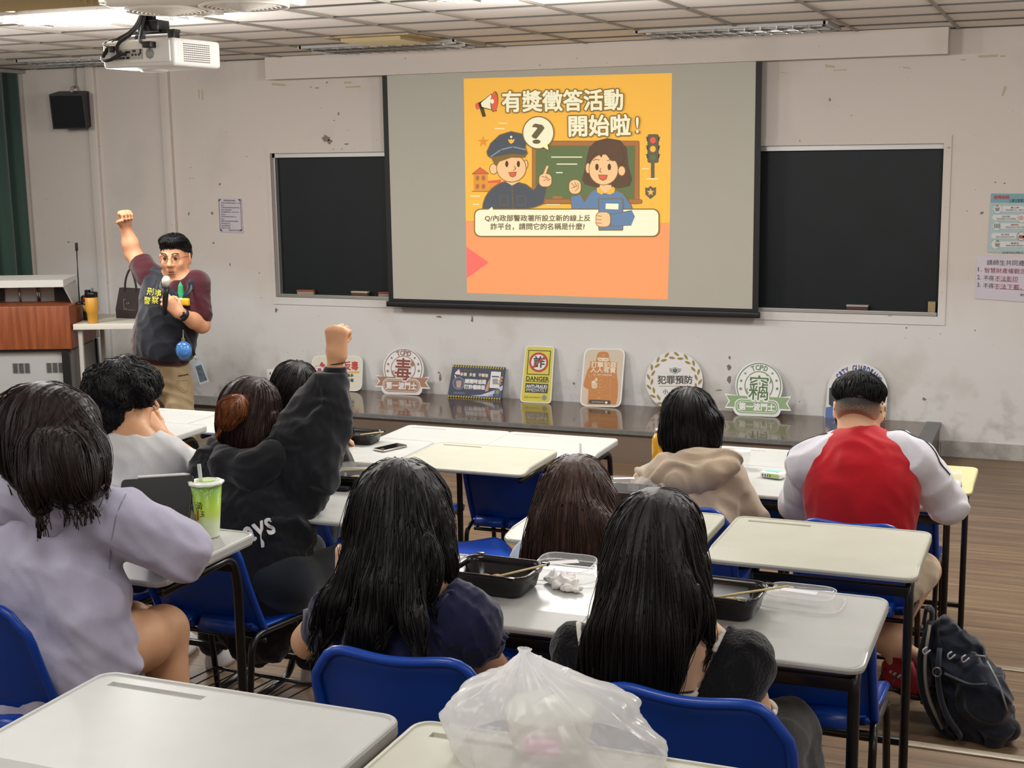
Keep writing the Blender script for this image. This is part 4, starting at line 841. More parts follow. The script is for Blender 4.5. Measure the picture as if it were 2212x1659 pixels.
def tubes(name, P, r, mat, parent, ns=3):
    """P (N,S,3) strand points, r (S,) or (N,S) radii -> one mesh of thin tubes"""
    N, Sg, _ = P.shape; O = org(parent); T = np.gradient(P, axis=1); T /= np.linalg.norm(T, axis=2, keepdims=True) + 1e-9
    up = np.where(np.abs(T[..., 2:3]) < .8, np.array([0, 0, 1.]), np.array([1., 0, 0])); A = np.cross(T, up); A /= np.linalg.norm(A, axis=2, keepdims=True) + 1e-9; B = np.cross(A, T)
    r = np.broadcast_to(r, (N, Sg))[..., None]; V = np.stack([P + r * (A * math.cos(2 * PI * k / ns) + B * math.sin(2 * PI * k / ns)) for k in range(ns)], 2)   # N,S,ns,3
    i = np.arange(N)[:, None, None] * Sg * ns + np.arange(Sg - 1)[None, :, None] * ns; k = np.arange(ns)[None, None, :]; k2 = (k + 1) % ns
    F = np.stack([i + k, i + k2, i + ns + k2, i + ns + k], -1).reshape(-1, 4)
    return V.reshape(-1, 3) - O, F
def grow(b, n, length, step=.012, seed=0, flow=(0, 0, -1), crown=None, off=.002, sel=None, wave=0.0, wfreq=40, free=True, r0=.0016, away=0.0, coll=None, drop=.045):
    """strands that run over the surface of blob b and hang off its lower edge"""
    rg = np.random.default_rng(seed); V, F = b.surf()
    if sel is not None: V = V[sel(V)]
    p = V[rg.integers(0, len(V), n)] + rg.normal(size=(n, 3)) * .002; S_ = int(length / step) + 1; P = np.zeros((n, S_, 3)); vel = None; ln = rg.uniform(.6, 1.0, n) * S_
    ph = rg.uniform(0, 6.3, (n, 2)); f0 = np.array(flow, float); offs = off + rg.uniform(-.001, .003, n)
    p = b.proj(p, 0); fl = np.zeros(n); flm = rg.uniform(.004, drop, n)
    for i in range(S_):
        P[:, i] = p; g = b.grad(p); f = np.tile(f0, (n, 1))
        if crown is not None:
            o = p - np.array(crown); o[:, 2] = 0; f = f + o / (np.linalg.norm(o, axis=1, keepdims=True) + 1e-6) * away
        dd = b.samp(p); on = (np.abs(dd) < .02)[:, None]; tng = f - g * np.sum(f * g, 1, keepdims=True) * on
        tng = tng / (np.linalg.norm(tng, axis=1, keepdims=True) + 1e-6); vel = tng if vel is None else vel * .55 + tng * .45
        vel = vel / (np.linalg.norm(vel, axis=1, keepdims=True) + 1e-6); fl += (np.abs(dd) > .012) * step; mv = ((i < ln) & (fl < flm))[:, None]
        jit = 0
        if wave:
            sd = np.cross(vel, g); jit = (sd * np.sin(ph[:, :1] + i * step * wfreq) + g * np.abs(np.cos(ph[:, 1:] + i * step * wfreq)) * .8) * wave
        p = p + (vel * step + jit) * mv; dd = b.samp(p); g = b.grad(p); c = np.where(dd < offs, dd - offs, np.where(dd < .015, (dd - offs) * .5, 0)); p = p - g * c[:, None]
        if coll is not None:
            cd = coll.samp(p); cg = coll.grad(p); p = p + cg * np.maximum(.004 - cd, 0)[:, None] * (cd > -.04)[:, None]
    rad = r0 * np.concatenate([np.linspace(.6, 1, 3), np.ones(max(S_ - 7, 0)), np.linspace(1, .25, 4)])[:S_]
    return P, rad
def hair_obj(parent, blobs, strands, mat, name='hair', h=.005):
    O = org(parent); Vs, Fs, n = [], [], 0
    for b in blobs: V, F = b.surf(); Vs.append(V - O); Fs.append(F + n); n += len(V)
    for P, r in strands: V, F = tubes('h', P, r, None, parent); Vs.append(V); Fs.append(F + n); n += len(V)
    return link(name, fast_mesh(name, np.concatenate(Vs), np.concatenate(Fs)), mat, parent)
def frame(fwd, up=(0, 0, 1)):
    f = np.array(fwd, float); f /= np.linalg.norm(f); r = np.cross(f, up); r /= np.linalg.norm(r); u = np.cross(r, f); return np.stack([r, f, u], 1)   # columns right, forward, up
def head(b, c, fwd, up=(0, 0, 1), s=1.0, jaw=True, ears=True):
    """skull, jaw, nose, ears; c is the middle of the head"""
    R = frame(fwd, up); L = lambda x, y, z: np.array(c) + R @ (np.array((x, y, z)) * s)
    b.ell(L(0, -.012, .03), np.array((.074, .093, .088)) * s, R, .02)
    b.ell(L(0, .016, -.028), np.array((.060, .070, .078)) * s, R, .03)
    if jaw: b.ell(L(0, .040, -.082), np.array((.036, .034, .028)) * s, R, .035); b.ell(L(.036, .01, -.062), np.array((.026, .04, .032)) * s, R, .03); b.ell(L(-.036, .01, -.062), np.array((.026, .04, .032)) * s, R, .03)
    b.cone(L(0, .088, .012), L(0, .104, -.022), .008 * s, .0135 * s, .014); b.ell(L(.013, .094, -.028), np.array((.008, .009, .007)) * s, R, .006); b.ell(L(-.013, .094, -.028), np.array((.008, .009, .007)) * s, R, .006)
    if ears:
        for sx in (-1, 1):
            e = frame(R @ np.array((sx * .35, 1, 0)), up); b.ell(L(sx * .081, -.012, -.008), np.array((.0085, .020, .033)) * s, e, .006); b.ell(L(sx * .088, -.010, -.002), np.array((.006, .011, .018)) * s, e, .004, op=-1)
    return L
def hand(b, wr, d, n, side=1, curl=(.25, .35, .25), s=1.0, thumb=(.5, .2), spread=.12, k=.008):
    """palm and five fingers; d finger direction, n palm normal (palm side), side=+1 thumb towards n x d"""
    d = np.array(d, float); d /= np.linalg.norm(d); n = np.array(n, float); n -= d * (n @ d); n /= np.linalg.norm(n); t = np.cross(n, d) * side; wr = np.array(wr, float)
    Q = lambda x, y, z: wr + (t * x + d * y + n * z) * s
    for x0, x1, r in ((.020, .028, .0145), (.004, .009, .0145), (-.012, -.010, .014), (-.024, -.027, .0125)): b.cone(Q(x0 * .7, .008, 0), Q(x1, .082, 0), .0165 * s, r * s, .02)
    K = [(.029, .088, .041, .024, .020, .0085), (.0095, .092, .046, .028, .021, .0088), (-.0105, .088, .042, .026, .020, .0083), (-.028, .079, .033, .020, .018, .0073)]
    for i, (x, y, l1, l2, l3, r) in enumerate(K):
        p = Q(x, y, 0); a = 0; fan = x / .03 * spread
        cu = curl[i] if isinstance(curl[0], (tuple, list)) else curl
        for j, l in enumerate((l1, l2, l3)):
            a += cu[j]; v = d * math.cos(a) + n * math.sin(a) + t * fan * math.cos(a) * (1 if j == 0 else .6); q = p + v / np.linalg.norm(v) * l * s
            b.cone(p, q, r * s * (1.05 - .07 * j), r * s * (.98 - .08 * j), k if j else .012); p = q
    p = Q(.026, .020, .006); th = thumb
    v1 = t * math.cos(th[0]) * .8 + d * .75 + n * math.sin(th[0]); v1 /= np.linalg.norm(v1); q = p + v1 * .042 * s; b.cone(p, q, .0145 * s, .0105 * s, .014)
    v2 = v1 * .8 + d * .3 + n * th[1] - t * th[1] * 1.2; v2 /= np.linalg.norm(v2); q2 = q + v2 * .034 * s; b.cone(q, q2, .0102 * s, .0095 * s, k); v3 = v2 * .9 + d * .2 + (n - t) * th[1] * .6; v3 /= np.linalg.norm(v3); b.cone(q2, q2 + v3 * .022 * s, .0095 * s, .0075 * s, k)
    return Q
def lerp(a, b, t): return np.array(a) * (1 - t) + np.array(b) * t
def P3(px, py, Y): v = at_y(px, py, Y); return np.array((v.x, v.y, v.z))
def skin_m(name, c): return M('skin_' + name, c, .5, spec=.35, var=.08, vscale=14)
def hair_m(name, c, c2, rough=.42): return M('hair_' + name, c, rough, spec=.4, var=.3, vscale=22, vstretch=(6, 6, .35), col2=c2, bump=.25, bscale=130, bstretch=(5, 5, .25))
def cloth_m(name, c, rough=.85, var=.12, bump=.12, bs=300): return M('cloth_' + name, c, rough, spec=.2, var=var, vscale=12, bump=bump, bscale=bs, sheen=.25)
def strip(pts, r, mat, name, parent, n=6, flat=1.0):
    O = Vector(org(parent)); return MB().tube([Vector(p) - O for p in pts], r, n, flat=flat).build(name, mat, parent)

def hit(b, pts, Y0, off=.001, rng_=.35):
    """where the sight lines of picture points meet the surface of blob b near depth Y0"""
    out = []
    ys = np.arange(Y0 - rng_, Y0 + rng_, .004)
    for px, py in pts:
        d = np.array(ray(px, py)); e = np.array(EYE); P = e + d[None, :] * ((ys - e[1]) / d[1])[:, None]; s = b.samp(P); ins = np.all((P > b.lo) & (P < b.lo + b.h * (np.array(b.n) - 1)), 1); k = np.argmax((s < 0) & ins)
        if not (s[k] < 0 and ins[k]): k = np.argmin(np.where(ins, s, 9))
        p = P[k]; out.append(p - b.grad(p[None])[0] * (b.samp(p[None])[0] - off))
    return np.array(out)
def smooth(P, n=2):
    P = np.array(P)
    for _ in range(n): P[1:-1] = P[1:-1] * .5 + (P[:-2] + P[2:]) * .25
    return P
def dense2(pts, n=6):
    return [(pts[i][0] * (1 - k / n) + pts[i + 1][0] * k / n, pts[i][1] * (1 - k / n) + pts[i + 1][1] * k / n) for i in range(len(pts) - 1) for k in range(n)] + [pts[-1]]
# ------------------------------------------------------------------ people
SK1 = skin_m('fair', 'e0b391'); SK2 = skin_m('tan', 'cf9d78'); SK3 = skin_m('warm', 'd9a47c')
H_BLK = hair_m('black', '141011', '0b090a'); H_DBR = hair_m('dark_brown', '2a1a17', '140d0c'); H_BRN = hair_m('brown', '4a2d1e', '27160f'); H_NAT = hair_m('natural_black', '191313', '0d0a0a'); H_RED = hair_m('chestnut', '3a2019', '1b0f0d'); H_SHT = hair_m('short_black', '141416', '0a0a0c', .5)
NAVY = cloth_m('navy', '15163a', .7, bs=500); BLKT = cloth_m('black_knit', '0d0d10', .95, .3, .5, 160); LILAC = cloth_m('lilac', 'b6b3c9', .9); WSH = cloth_m('white', 'dfdfe0', .8); BHOOD = cloth_m('black_hoodie', '191a1f', .9); DTEE = cloth_m('charcoal', '2a2728', .85)
PBLUE = cloth_m('pale_blue', 'c2cde2', .8); BEIGE = cloth_m('beige', 'b3a08a', .7); REDJ = cloth_m('red', 'b5121f', .75, .08); WJ = cloth_m('white_jersey', 'd8d6de', .7); VEST = cloth_m('vest', '1b1e26', .8); MAROON = cloth_m('maroon', '3e1019', .85); KHAKI = cloth_m('khaki', 'a38f6d', .85, .15); GREYD = cloth_m('grey_denim', '5b5d5c', .9, .35, .2, 60); TRIM = cloth_m('white_trim', 'dcd6c8', .95, .1, .6, 120); DENIM = cloth_m('dark_denim', '1c2028', .9)
SHOEW = M('shoe_white', 'd5d5d4', .5); SHOEB = M('shoe_black', '161617', .5)
def Z_(p, z): return np.array((p[0], p[1], z))
def lower(t, x, y, fl, mat, spread=.10, shoes=None, kn=.40, nofeet=False):
    b = Blob(); hz = fl + .50
    b.cone((x - .06, y, hz + .01), (x + .06, y, hz + .01), .10, .10, .05)
    for sx in (-1, 1): b.chain([((x + sx * .08, y, hz), .085), ((x + sx * spread, y + kn, hz - .01), .062), ((x + sx * spread, y + kn - .02, fl + .10), .05)], .03)
    flesh('trousers', b, mat, t, .012)
    for sx in (-1, 1):
        m = MB(); O = Vector(t.location); c = Vector((x + sx * spread, y + kn + .03, fl)) - O
        m.loops([[c + Vector((.043 * math.cos(q) * s_, (.13 if math.sin(q) > 0 else .085) * math.sin(q) * s_, z)) for q in [2 * PI * k / 16 for k in range(16)]] for s_, z in ((.95, .002), (1, .02), (.95, .05), (.6, .085), (.5, .10))]); m.build('shoe', shoes or SHOEW, t)
def on(b, pts, off=.002):
    return b.proj(np.array(pts), off, 6)
def dense(pts, n=6):
    P = [np.array(p, float) for p in pts]; return [P[i] * (1 - k / n) + P[i + 1] * (k / n) for i in range(len(P) - 1) for k in range(n)] + [P[-1]]

# ---- A: white-trimmed black top
t = person('person with long straight black hair in a white-trimmed black top, eating at the desk', (-.66, 2.56, F3))
Hc, N = P3(1420, 1188, 2.64), P3(1432, 1345, 2.60); SL, SR = P3(1268, 1415, 2.60), P3(1588, 1430, 2.60); C = P3(1425, 1480, 2.58); HP = np.array((-.67, 2.53, F3 + .50))
eR, eL = P3(1668, 1690, 2.66), P3(1185, 1540, 2.70); wR, wL = np.array((-.74, 2.90, 1.155)), np.array((-.86, 2.88, 1.155))
b = Blob(); head(b, Hc, (0, 1, -.25), s=.93); b.chain([(Hc + (0, -.02, -.05), .05), (N, .05)], .03); b.chain([(SL + (.03, 0, 0), .05), (N + (0, .0, -.035), .055), (SR - (.03, 0, 0), .05)], .04, (1, .8, 1)); b.chain([(N + (0, 0, -.06), .115), (C, .12), (HP, .13)], .05, (1, .68, 1))
for S_, e, w_ in ((SR, eR, wR), (SL, eL, wL)): b.chain([(S_, .048), (e, .036), (w_, .024)], .02)
hb = Blob(); hand(hb, wR, (-.2, 1, .0), (0, 0, -1), -1, (.3, .5, .4), .9, k=.007); hb2 = Blob(); hand(hb2, wL, (.2, 1, .0), (0, 0, -1), 1, (.2, .3, .2), .9)
flesh('body', [(b, .006), (hb, .004), (hb2, .004)], SK1, t)
tp = Blob(); tp.chain([(SL, .057), (N + (0, 0, -.045), .058), (SR, .057)], .04, (1, .85, 1)); tp.chain([(N + (0, 0, -.07), .122), (C, .129), (HP, .139)], .05, (1, .72, 1))
sr, sl = P3(1612, 1452, 2.60), P3(1236, 1412, 2.61)
tp.ell(sr + (0, 0, .004), (.056, .075, .082), frame((0, 1, 0), (.25, 0, 1)), .03); tp.ell(sl + (.008, 0, -.006), (.050, .07, .075), frame((0, 1, 0), (-.3, 0, 1)), .03)
nk = [P3(1500, 1503, 2.48), P3(1562, 1360, 2.55), P3(1520, 1300, 2.55), P3(1300, 1290, 2.55), P3(1252, 1345, 2.55), P3(1292, 1493, 2.48)]
tp.hole(nk, 2.3, 2.68); tp.disp(wob(.0025, 60, 3)); flesh('blouse', tp, BLKT, t, .0055)
tl = smooth(hit(tp, dense2([(1563, 1362), (1537, 1420), (1502, 1504), (1440, 1506), (1290, 1496), (1260, 1420), (1250, 1348)], 7), 2.52, .002)); strip(tl, .0060, TRIM, 'neckline_trim', t, 7)
aR = (eR - SR) / np.linalg.norm(eR - SR); hc_ = SR + aR * .122; h1 = np.cross(aR, (0, 1, 0)); h1 /= np.linalg.norm(h1); h2 = np.cross(aR, h1); strip([hc_ + (h1 * math.cos(k) + h2 * math.sin(k)) * .050 for k in np.linspace(0, 2 * PI, 26)], .0058, TRIM, 'sleeve_trim', t, 7)
hr = Blob(); R = frame((0, 1, -.25)); hr.ell(Hc + R @ np.array((0, -.012, .03)), (.094, .106, .100), R, .02); hr.ell(Hc + (0, -.03, -.03), (.094, .09, .11), None, .04)
hr.chain([(Hc + (0, -.05, -.05), .088), (P3(1405, 1300, 2.53), .086), (P3(1368, 1400, 2.48), .078), (P3(1352, 1478, 2.465), .056)], .03, (1, .42, 1)); hr.chain([(P3(1360, 1300, 2.54), .05), (P3(1298, 1405, 2.50), .028), (P3(1250, 1468, 2.49), .010)], .02, (1, .7, 1)); hr.chain([(P3(1488, 1225, 2.61), .035), (P3(1508, 1310, 2.57), .020), (P3(1532, 1372, 2.555), .007)], .02, (1, .7, 1)); hr.chain([(P3(1415, 1380, 2.49), .045), (P3(1425, 1490, 2.466), .020)], .02, (1, .5, 1))
hr.ell(Hc + (0, .11, -.05), (.062, .06, .11), None, .01, op=-1)
hr.disp(lambda X, Y, Z: .0016 * np.sin(X * 420 + 6 * np.sin(Z * 9)) + .001 * np.sin(X * 190 + Z * 14)); hr.field(.006)
cr = P3(1415, 1095, 2.62); st_ = [grow(hr, 900, .42, .014, 1, crown=cr, away=.5, off=.001, coll=tp, r0=.0013), grow(hr, 120, .46, .014, 2, crown=cr, away=.6, off=.004, coll=tp, r0=.0008, wave=.0006)]
hair_obj(t, [hr], st_, H_NAT)
kn = P3(1712, 1545, 2.80); gb = Blob(); gb.chain([(HP + (.07, .04, -.02), .09), (P3(1660, 1625, 2.78), .075), (P3(1706, 1575, 2.88), .062), (P3(1722, 1660, 2.88), .055), (P3(1722, 1840, 2.88), .05)], .03); gb.chain([(HP - (.06, 0, 0), .10), (np.array((-.80, 2.95, F3 + .5)), .065), (np.array((-.80, 2.93, F3 + .1)), .05)], .03); gb.disp(wob(.005, 38, 9)); flesh('trousers', gb, GREYD, t, .008)

# ---- B: navy blouse
t = person('person with long wavy black hair in a navy puff-sleeved blouse, hand at the cheek', (-1.25, 2.58, F3))
Hc, N = P3(868, 1118, 2.68), P3(868, 1262, 2.63); SL, SR = P3(745, 1325, 2.62), P3(972, 1322, 2.63); C = P3(855, 1400, 2.60); HP = np.array((-1.265, 2.55, F3 + .50))
eR, wR = P3(1078, 1470, 2.72), P3(985, 1452, 2.88); eL, wL = P3(668, 1385, 2.76), P3(745, 1258, 2.76)
b = Blob(); head(b, Hc, (-.15, 1, -.2), s=.95); b.chain([(Hc + (0, -.02, -.05), .05), (N, .05)], .03); b.chain([(SL, .048), (N + (0, 0, -.035), .055), (SR, .048)], .04, (1, .8, 1)); b.chain([(N + (0, 0, -.06), .115), (C, .12), (HP, .13)], .05, (1, .68, 1))
for S_, e, w_ in ((SR, eR, wR), (SL, eL, wL)): b.chain([(S_, .050), (e, .040), (w_, .026)], .02)
hb = Blob(); hand(hb, wL, (-.12, .1, 1), (.9, .5, 0), 1, (1.0, 1.3, .8), .9, k=.006); hb2 = Blob(); hand(hb2, wR, (-.6, .8, 0), (0, 0, -1), -1, (.4, .6, .4), .9)
flesh('body', [(b, .006), (hb, .0035), (hb2, .004)], SK1, t)
tp = Blob(); tp.chain([(SL, .056), (N + (0, 0, -.045), .058), (SR, .056)], .04, (1, .85, 1)); tp.chain([(N + (0, 0, -.07), .122), (C, .130), (HP, .139)], .05, (1, .74, 1))
tp.chain([(P3(985, 1318, 2.62), .062), (P3(1012, 1350, 2.63), .074), (P3(1034, 1382, 2.64), .056)], .03); tp.chain([(P3(725, 1325, 2.62), .06), (P3(705, 1355, 2.64), .06)], .03)
tp.hole([P3(912, 1318, 2.5), P3(962, 1245, 2.55), P3(900, 1190, 2.6), P3(760, 1200, 2.6), P3(705, 1290, 2.55), P3(790, 1322, 2.5)], 2.3, 2.72)
ax = P3(1034, 1382, 2.64) - P3(985, 1318, 2.62); an_ = ax / np.linalg.norm(ax); pu = wob(.0035, 75, 5, (1.5, 1, .3)); tp.disp(pu); flesh('blouse', tp, NAVY, t, .0055)
ce = P3(1040, 1390, 2.645); e1 = np.cross(an_, (0, 0, 1)); e1 /= np.linalg.norm(e1); e2 = np.cross(an_, e1); O = np.array(t.location)
rf = MB(); rf.grid(lambda u, v: tuple(ce + an_ * (-.008 + .026 * v) + (e1 * math.cos(2 * PI * u) + e2 * math.sin(2 * PI * u)) * (.050 + .010 * v + .004 * math.sin(2 * PI * u * 19) * v) - O), 76, 5, closed_u=True); rf.build('sleeve_ruffle', NAVY, t, solid=.002)
ne = on(tp, dense([P3(960, 1248, 2.55), P3(935, 1290, 2.52), P3(912, 1318, 2.50), P3(850, 1322, 2.48), P3(790, 1322, 2.49), P3(740, 1305, 2.52), P3(706, 1290, 2.55)], 6), .0); rg_ = np.array([(0, 0, .003 * math.sin(k * 2.1)) for k in range(len(ne))]); strip(ne + rg_, .0055, NAVY, 'neckline_ruffle', t, 6)
hr = Blob(); R = frame((-.1, 1, -.2)); hr.ell(Hc + R @ np.array((0, -.012, .03)), (.106, .112, .104), R, .02); hr.ell(Hc + (0, -.02, -.04), (.108, .095, .12), None, .04)
hr.chain([(Hc + (0, -.05, -.06), .098), (P3(858, 1215, 2.57), .080), (P3(822, 1290, 2.505), .050)], .03, (1, .45, 1)); hr.chain([(P3(805, 1160, 2.63), .052), (P3(778, 1245, 2.56), .040), (P3(722, 1302, 2.53), .026), (P3(686, 1345, 2.52), .010)], .025, (1, .6, 1)); hr.chain([(P3(825, 1285, 2.505), .036), (P3(790, 1365, 2.475), .028), (P3(758, 1420, 2.46), .011)], .02, (1, .5, 1)); hr.chain([(P3(932, 1140, 2.67), .050), (P3(950, 1205, 2.65), .030), (P3(966, 1258, 2.635), .008)], .02, (1, .6, 1)); hr.chain([(P3(880, 1250, 2.53), .028), (P3(896, 1340, 2.482), .018), (P3(915, 1415, 2.468), .007)], .015, (1, .5, 1)); hr.chain([(P3(735, 1300, 2.53), .022), (P3(725, 1350, 2.52), .012), (P3(700, 1390, 2.52), .006)], .015)
hr.ell(Hc + (0, .12, -.05), (.065, .06, .11), None, .01, op=-1); hr.disp(lambda X, Y, Z: .0018 * np.sin(X * 330 + 7 * np.sin(Z * 12)) + .0012 * np.sin(X * 150 + Z * 20)); hr.field(.006)
cr = P3(865, 1018, 2.68); st_ = [grow(hr, 900, .40, .014, 3, crown=cr, away=.5, coll=tp, off=.001, r0=.0013, wave=.0004, wfreq=30), grow(hr, 170, .46, .014, 4, crown=cr, away=.6, off=.004, coll=tp, r0=.0009, wave=.0018, wfreq=26)]
hair_obj(t, [hr], st_, H_BLK); lower(t, -1.265, 2.53, F3, DENIM)

# ---- C: lilac hoodie
t = person('person in a lilac hoodie with shoulder-length brown hair, elbow on the laptop desk', (-2.30, 2.6, F3))
Hc, N = P3(98, 945, 2.68), P3(105, 1060, 2.64); SL, SR = P3(-65, 1120, 2.62), P3(262, 1120, 2.64); C = P3(100, 1260, 2.60); HP = P3(120, 1440, 2.58)
eR, wR = P3(392, 1188, 2.73), P3(330, 1165, 3.0); eL, wL = P3(-110, 1300, 2.75), np.array((-2.45, 2.98, 1.15))
b = Blob(); head(b, Hc, (.1, 1, -.1), s=1.0); b.chain([(Hc + (0, -.02, -.05), .05), (N + (0, 0, -.05), .055)], .03); b.chain([(SL, .045), (N + (0, 0, -.06), .06), (SR, .045)], .04); b.chain([(N + (0, 0, -.1), .11), (HP, .12)], .04, (1, .7, 1)); b.chain([(SR, .045), (eR, .035), (wR, .024)], .02); b.chain([(SL, .045), (eL, .035), (wL, .024)], .02)
kR, sR_ = P3(352, 1362, 2.86), P3(372, 1560, 2.80)
lg = Blob(); lg.chain([(P3(225, 1412, 2.6), .085), (P3(300, 1385, 2.74), .074), (kR, .062), (sR_, .05), (np.array((kR[0] + .02, 2.78, F3 + .1)), .036)], .03); lg.chain([(P3(120, 1450, 2.62), .085), (np.array((-2.36, 2.98, F3 + .5)), .062), (np.array((-2.36, 2.95, F3 + .1)), .04)], .03)
hb = Blob(); hand(hb, wR, (-.6, .8, 0), (0, 0, -1), -1, (.3, .4, .3), .92); hb2 = Blob(); hand(hb2, wL, (.3, .9, 0), (0, 0, -1), 1, (.3, .4, .3), .92)
flesh('body', [(b, .007), (lg, .007), (hb, .004), (hb2, .004)], SK2, t)
hd = Blob(); hd.chain([(SL, .075), (N + (0, 0, -.07), .085), (SR, .078)], .05, (1, .9, 1)); hd.chain([(N + (0, 0, -.11), .15), (C, .182), (HP, .192), (HP + (0, 0, -.06), .19)], .06, (1, .72, 1)); hd.chain([(P3(190, 1330, 2.58), .10), (P3(196, 1450, 2.57), .10)], .05); hd.chain([(SR + (-.01, 0, 0), .078), (lerp(SR, eR, .55), .074), (eR, .072), (lerp(eR, wR, .5), .06), (wR - (wR - eR) * .08, .046)], .03); hd.chain([(SL, .075), (eL, .07), (wL, .045)], .03)
hd.disp(wob(.007, 17, 11)); hd.disp(wob(.003, 40, 12)); hd.cut(HP + (0, 0, -.10), (0, 0, -1)); flesh('hoodie', hd, LILAC, t, .007)
ho = Blob(); ho.chain([(P3(222, 1040, 2.68), .030), (P3(190, 1068, 2.58), .040), (P3(110, 1105, 2.545), .048), (P3(20, 1085, 2.55), .050), (P3(-60, 1030, 2.66), .04)], .04, (1, .8, 1)); ho.chain([(P3(40, 1062, 2.57), .045), (P3(-20, 1025, 2.6), .045)], .04); ho.disp(wob(.005, 30, 4)); flesh('hood', ho, LILAC, t, .006)
sm_ = smooth(hit(hd, dense2([(272, 1068), (252, 1110), (240, 1170), (236, 1230)], 8), 2.6, .0005), 4); strip(sm_, .0016, M('seam_grey', '8b889f', .9), 'armhole_seam', t, 5)
sh = Blob(); sh.chain([(P3(130, 1450, 2.62), .09), (P3(228, 1425, 2.63), .086), (P3(262, 1405, 2.69), .081)], .02); flesh('shorts', sh, cloth_m('black_shorts', '121214'), t, .007)
hr = Blob(); R = frame((.1, 1, -.1)); hr.ell(Hc + R @ np.array((0, -.012, .03)), (.118, .118, .110), R, .02); hr.ell(Hc + (0, -.02, -.04), (.122, .10, .11), None, .04); hr.chain([(Hc + (.01, -.05, -.05), .112), (P3(118, 1010, 2.52), .088)], .06, (1, .55, 1)); hr.chain([(P3(150, 915, 2.66), .07), (P3(180, 985, 2.60), .045), (P3(208, 1032, 2.575), .014)], .06, (1, .8, 1)); hr.chain([(P3(78, 990, 2.52), .045), (P3(80, 1045, 2.475), .028), (P3(76, 1092, 2.465), .008)], .03, (1, .6, 1)); hr.chain([(P3(145, 1005, 2.53), .045), (P3(178, 1048, 2.51), .010)], .04, (1, .6, 1)); hr.chain([(P3(20, 930, 2.66), .07), (P3(0, 1005, 2.58), .03)], .05)
hr.ell(Hc + (.02, .13, -.05), (.07, .06, .11), None, .01, op=-1); hr.disp(lambda X, Y, Z: .0018 * np.sin(X * 330 + 5 * np.sin(Z * 9)) + .0012 * np.sin(X * 150 + Z * 15)); hr.field(.006)
cr = P3(80, 832, 2.66); st_ = [grow(hr, 900, .30, .013, 5, crown=cr, away=.5, off=.001, r0=.0014, coll=ho), grow(hr, 140, .34, .013, 6, crown=cr, away=.7, off=.004, r0=.0009, wave=.0007, coll=ho)]
hair_obj(t, [hr], st_, H_DBR)

# ---- D: curly hair, white shirt
t = person('person with thick curly black hair in a white shirt, chin propped on right fist', (-2.97, 3.75, F2))
Hc, N = P3(272, 868, 3.84), P3(292, 945, 3.80); SL, SR = P3(222, 985, 3.78), P3(368, 995, 3.84); C = P3(290, 1080, 3.78); HP = np.array((-2.98, 3.74, F2 + .50))
eR, wR = P3(446, 1018, 4.04), P3(352, 942, 4.02); eL, wL = P3(185, 1080, 3.95), np.array((-3.0, 4.1, 1.06)); fw = (.62, .78, -.05)
b = Blob(); Lf = head(b, Hc, fw, s=1.0); b.chain([(Hc + (-.01, -.02, -.05), .056), (N, .058)], .03); b.chain([(SL, .05), (N + (0, 0, -.05), .06), (SR, .05)], .04); b.chain([(N + (0, 0, -.1), .12), (HP, .13)], .04, (1, .7, 1)); b.chain([(SR, .05), (eR, .038), (wR, .027)], .02); b.chain([(SL, .05), (eL, .038), (wL, .027)], .02)
hb = Blob(); dd = (P3(318, 905, 4.0) - wR); hand(hb, wR, dd, (-.75, .1, -.4), 1, ((.7, 1.2, .8), (.9, 1.4, .9), (1.0, 1.4, .9), (1.0, 1.4, .9)), 1.0, (.1, .1), k=.006); hb2 = Blob(); hand(hb2, wL, (.3, .9, 0), (0, 0, -1), 1, (.3, .4, .3), 1.0)
flesh('body', [(b, .006), (hb, .0035), (hb2, .0045)], SK3, t)
tp = Blob(); tp.chain([(SL, .066), (N + (0, 0, -.05), .068), (SR, .064)], .04, (1, .95, 1)); tp.chain([(N + (0, 0, -.11), .145), (C, .165), (HP, .168)], .06, (1, .74, 1)); tp.chain([(SR, .064), (lerp(SR, eR, .55), .062)], .03); tp.chain([(SL, .066), (lerp(SL, eL, .6), .062)], .03); tp.chain([(N + (.015, .01, .035), .060), (N + (.03, .06, .08), .06)], .01, op=-1); tp.disp(wob(.005, 24, 21)); flesh('shirt', tp, WSH, t, .0065)
hr = Blob(); R = frame(fw); hr.ell(Hc + R @ np.array((-.005, -.02, .050)), (.112, .122, .088), R, .03); hr.ell(Hc + R @ np.array((0, -.055, -.015)), (.092, .064, .092), R, .04); hr.ell(Hc + R @ np.array((0, .05, .065)), (.095, .068, .055), R, .03)
rq = np.random.default_rng(77)
for k in range(46):
    v = rq.normal(size=3); v[2] = abs(v[2]) * .9 - .15; v /= np.linalg.norm(v)
    if (R.T @ v)[1] > .75 and v[2] < .45: continue
    hr.ell(Hc + R @ np.array((-.002, -.02, .035)) + v * np.array((.106, .112, .100)), np.array((.026, .020, .024)) * rq.uniform(.8, 1.35), frame((rq.normal(), rq.normal(), .3)), .018)
hr.disp(wob(.004, 60, 78)); hr.field(.005)
st_ = [grow(hr, 1500, .055, .005, 7, flow=(.2, .1, -.7), crown=Hc + (0, 0, .15), away=.6, off=.001, r0=.0016, wave=.0026, wfreq=150, drop=.012), grow(hr, 320, .035, .005, 8, flow=(.3, .2, .3), off=.002, r0=.0011, wave=.003, wfreq=170, drop=.02)]
hair_obj(t, [hr], st_, H_SHT); lower(t, -2.98, 3.72, F2, DENIM)

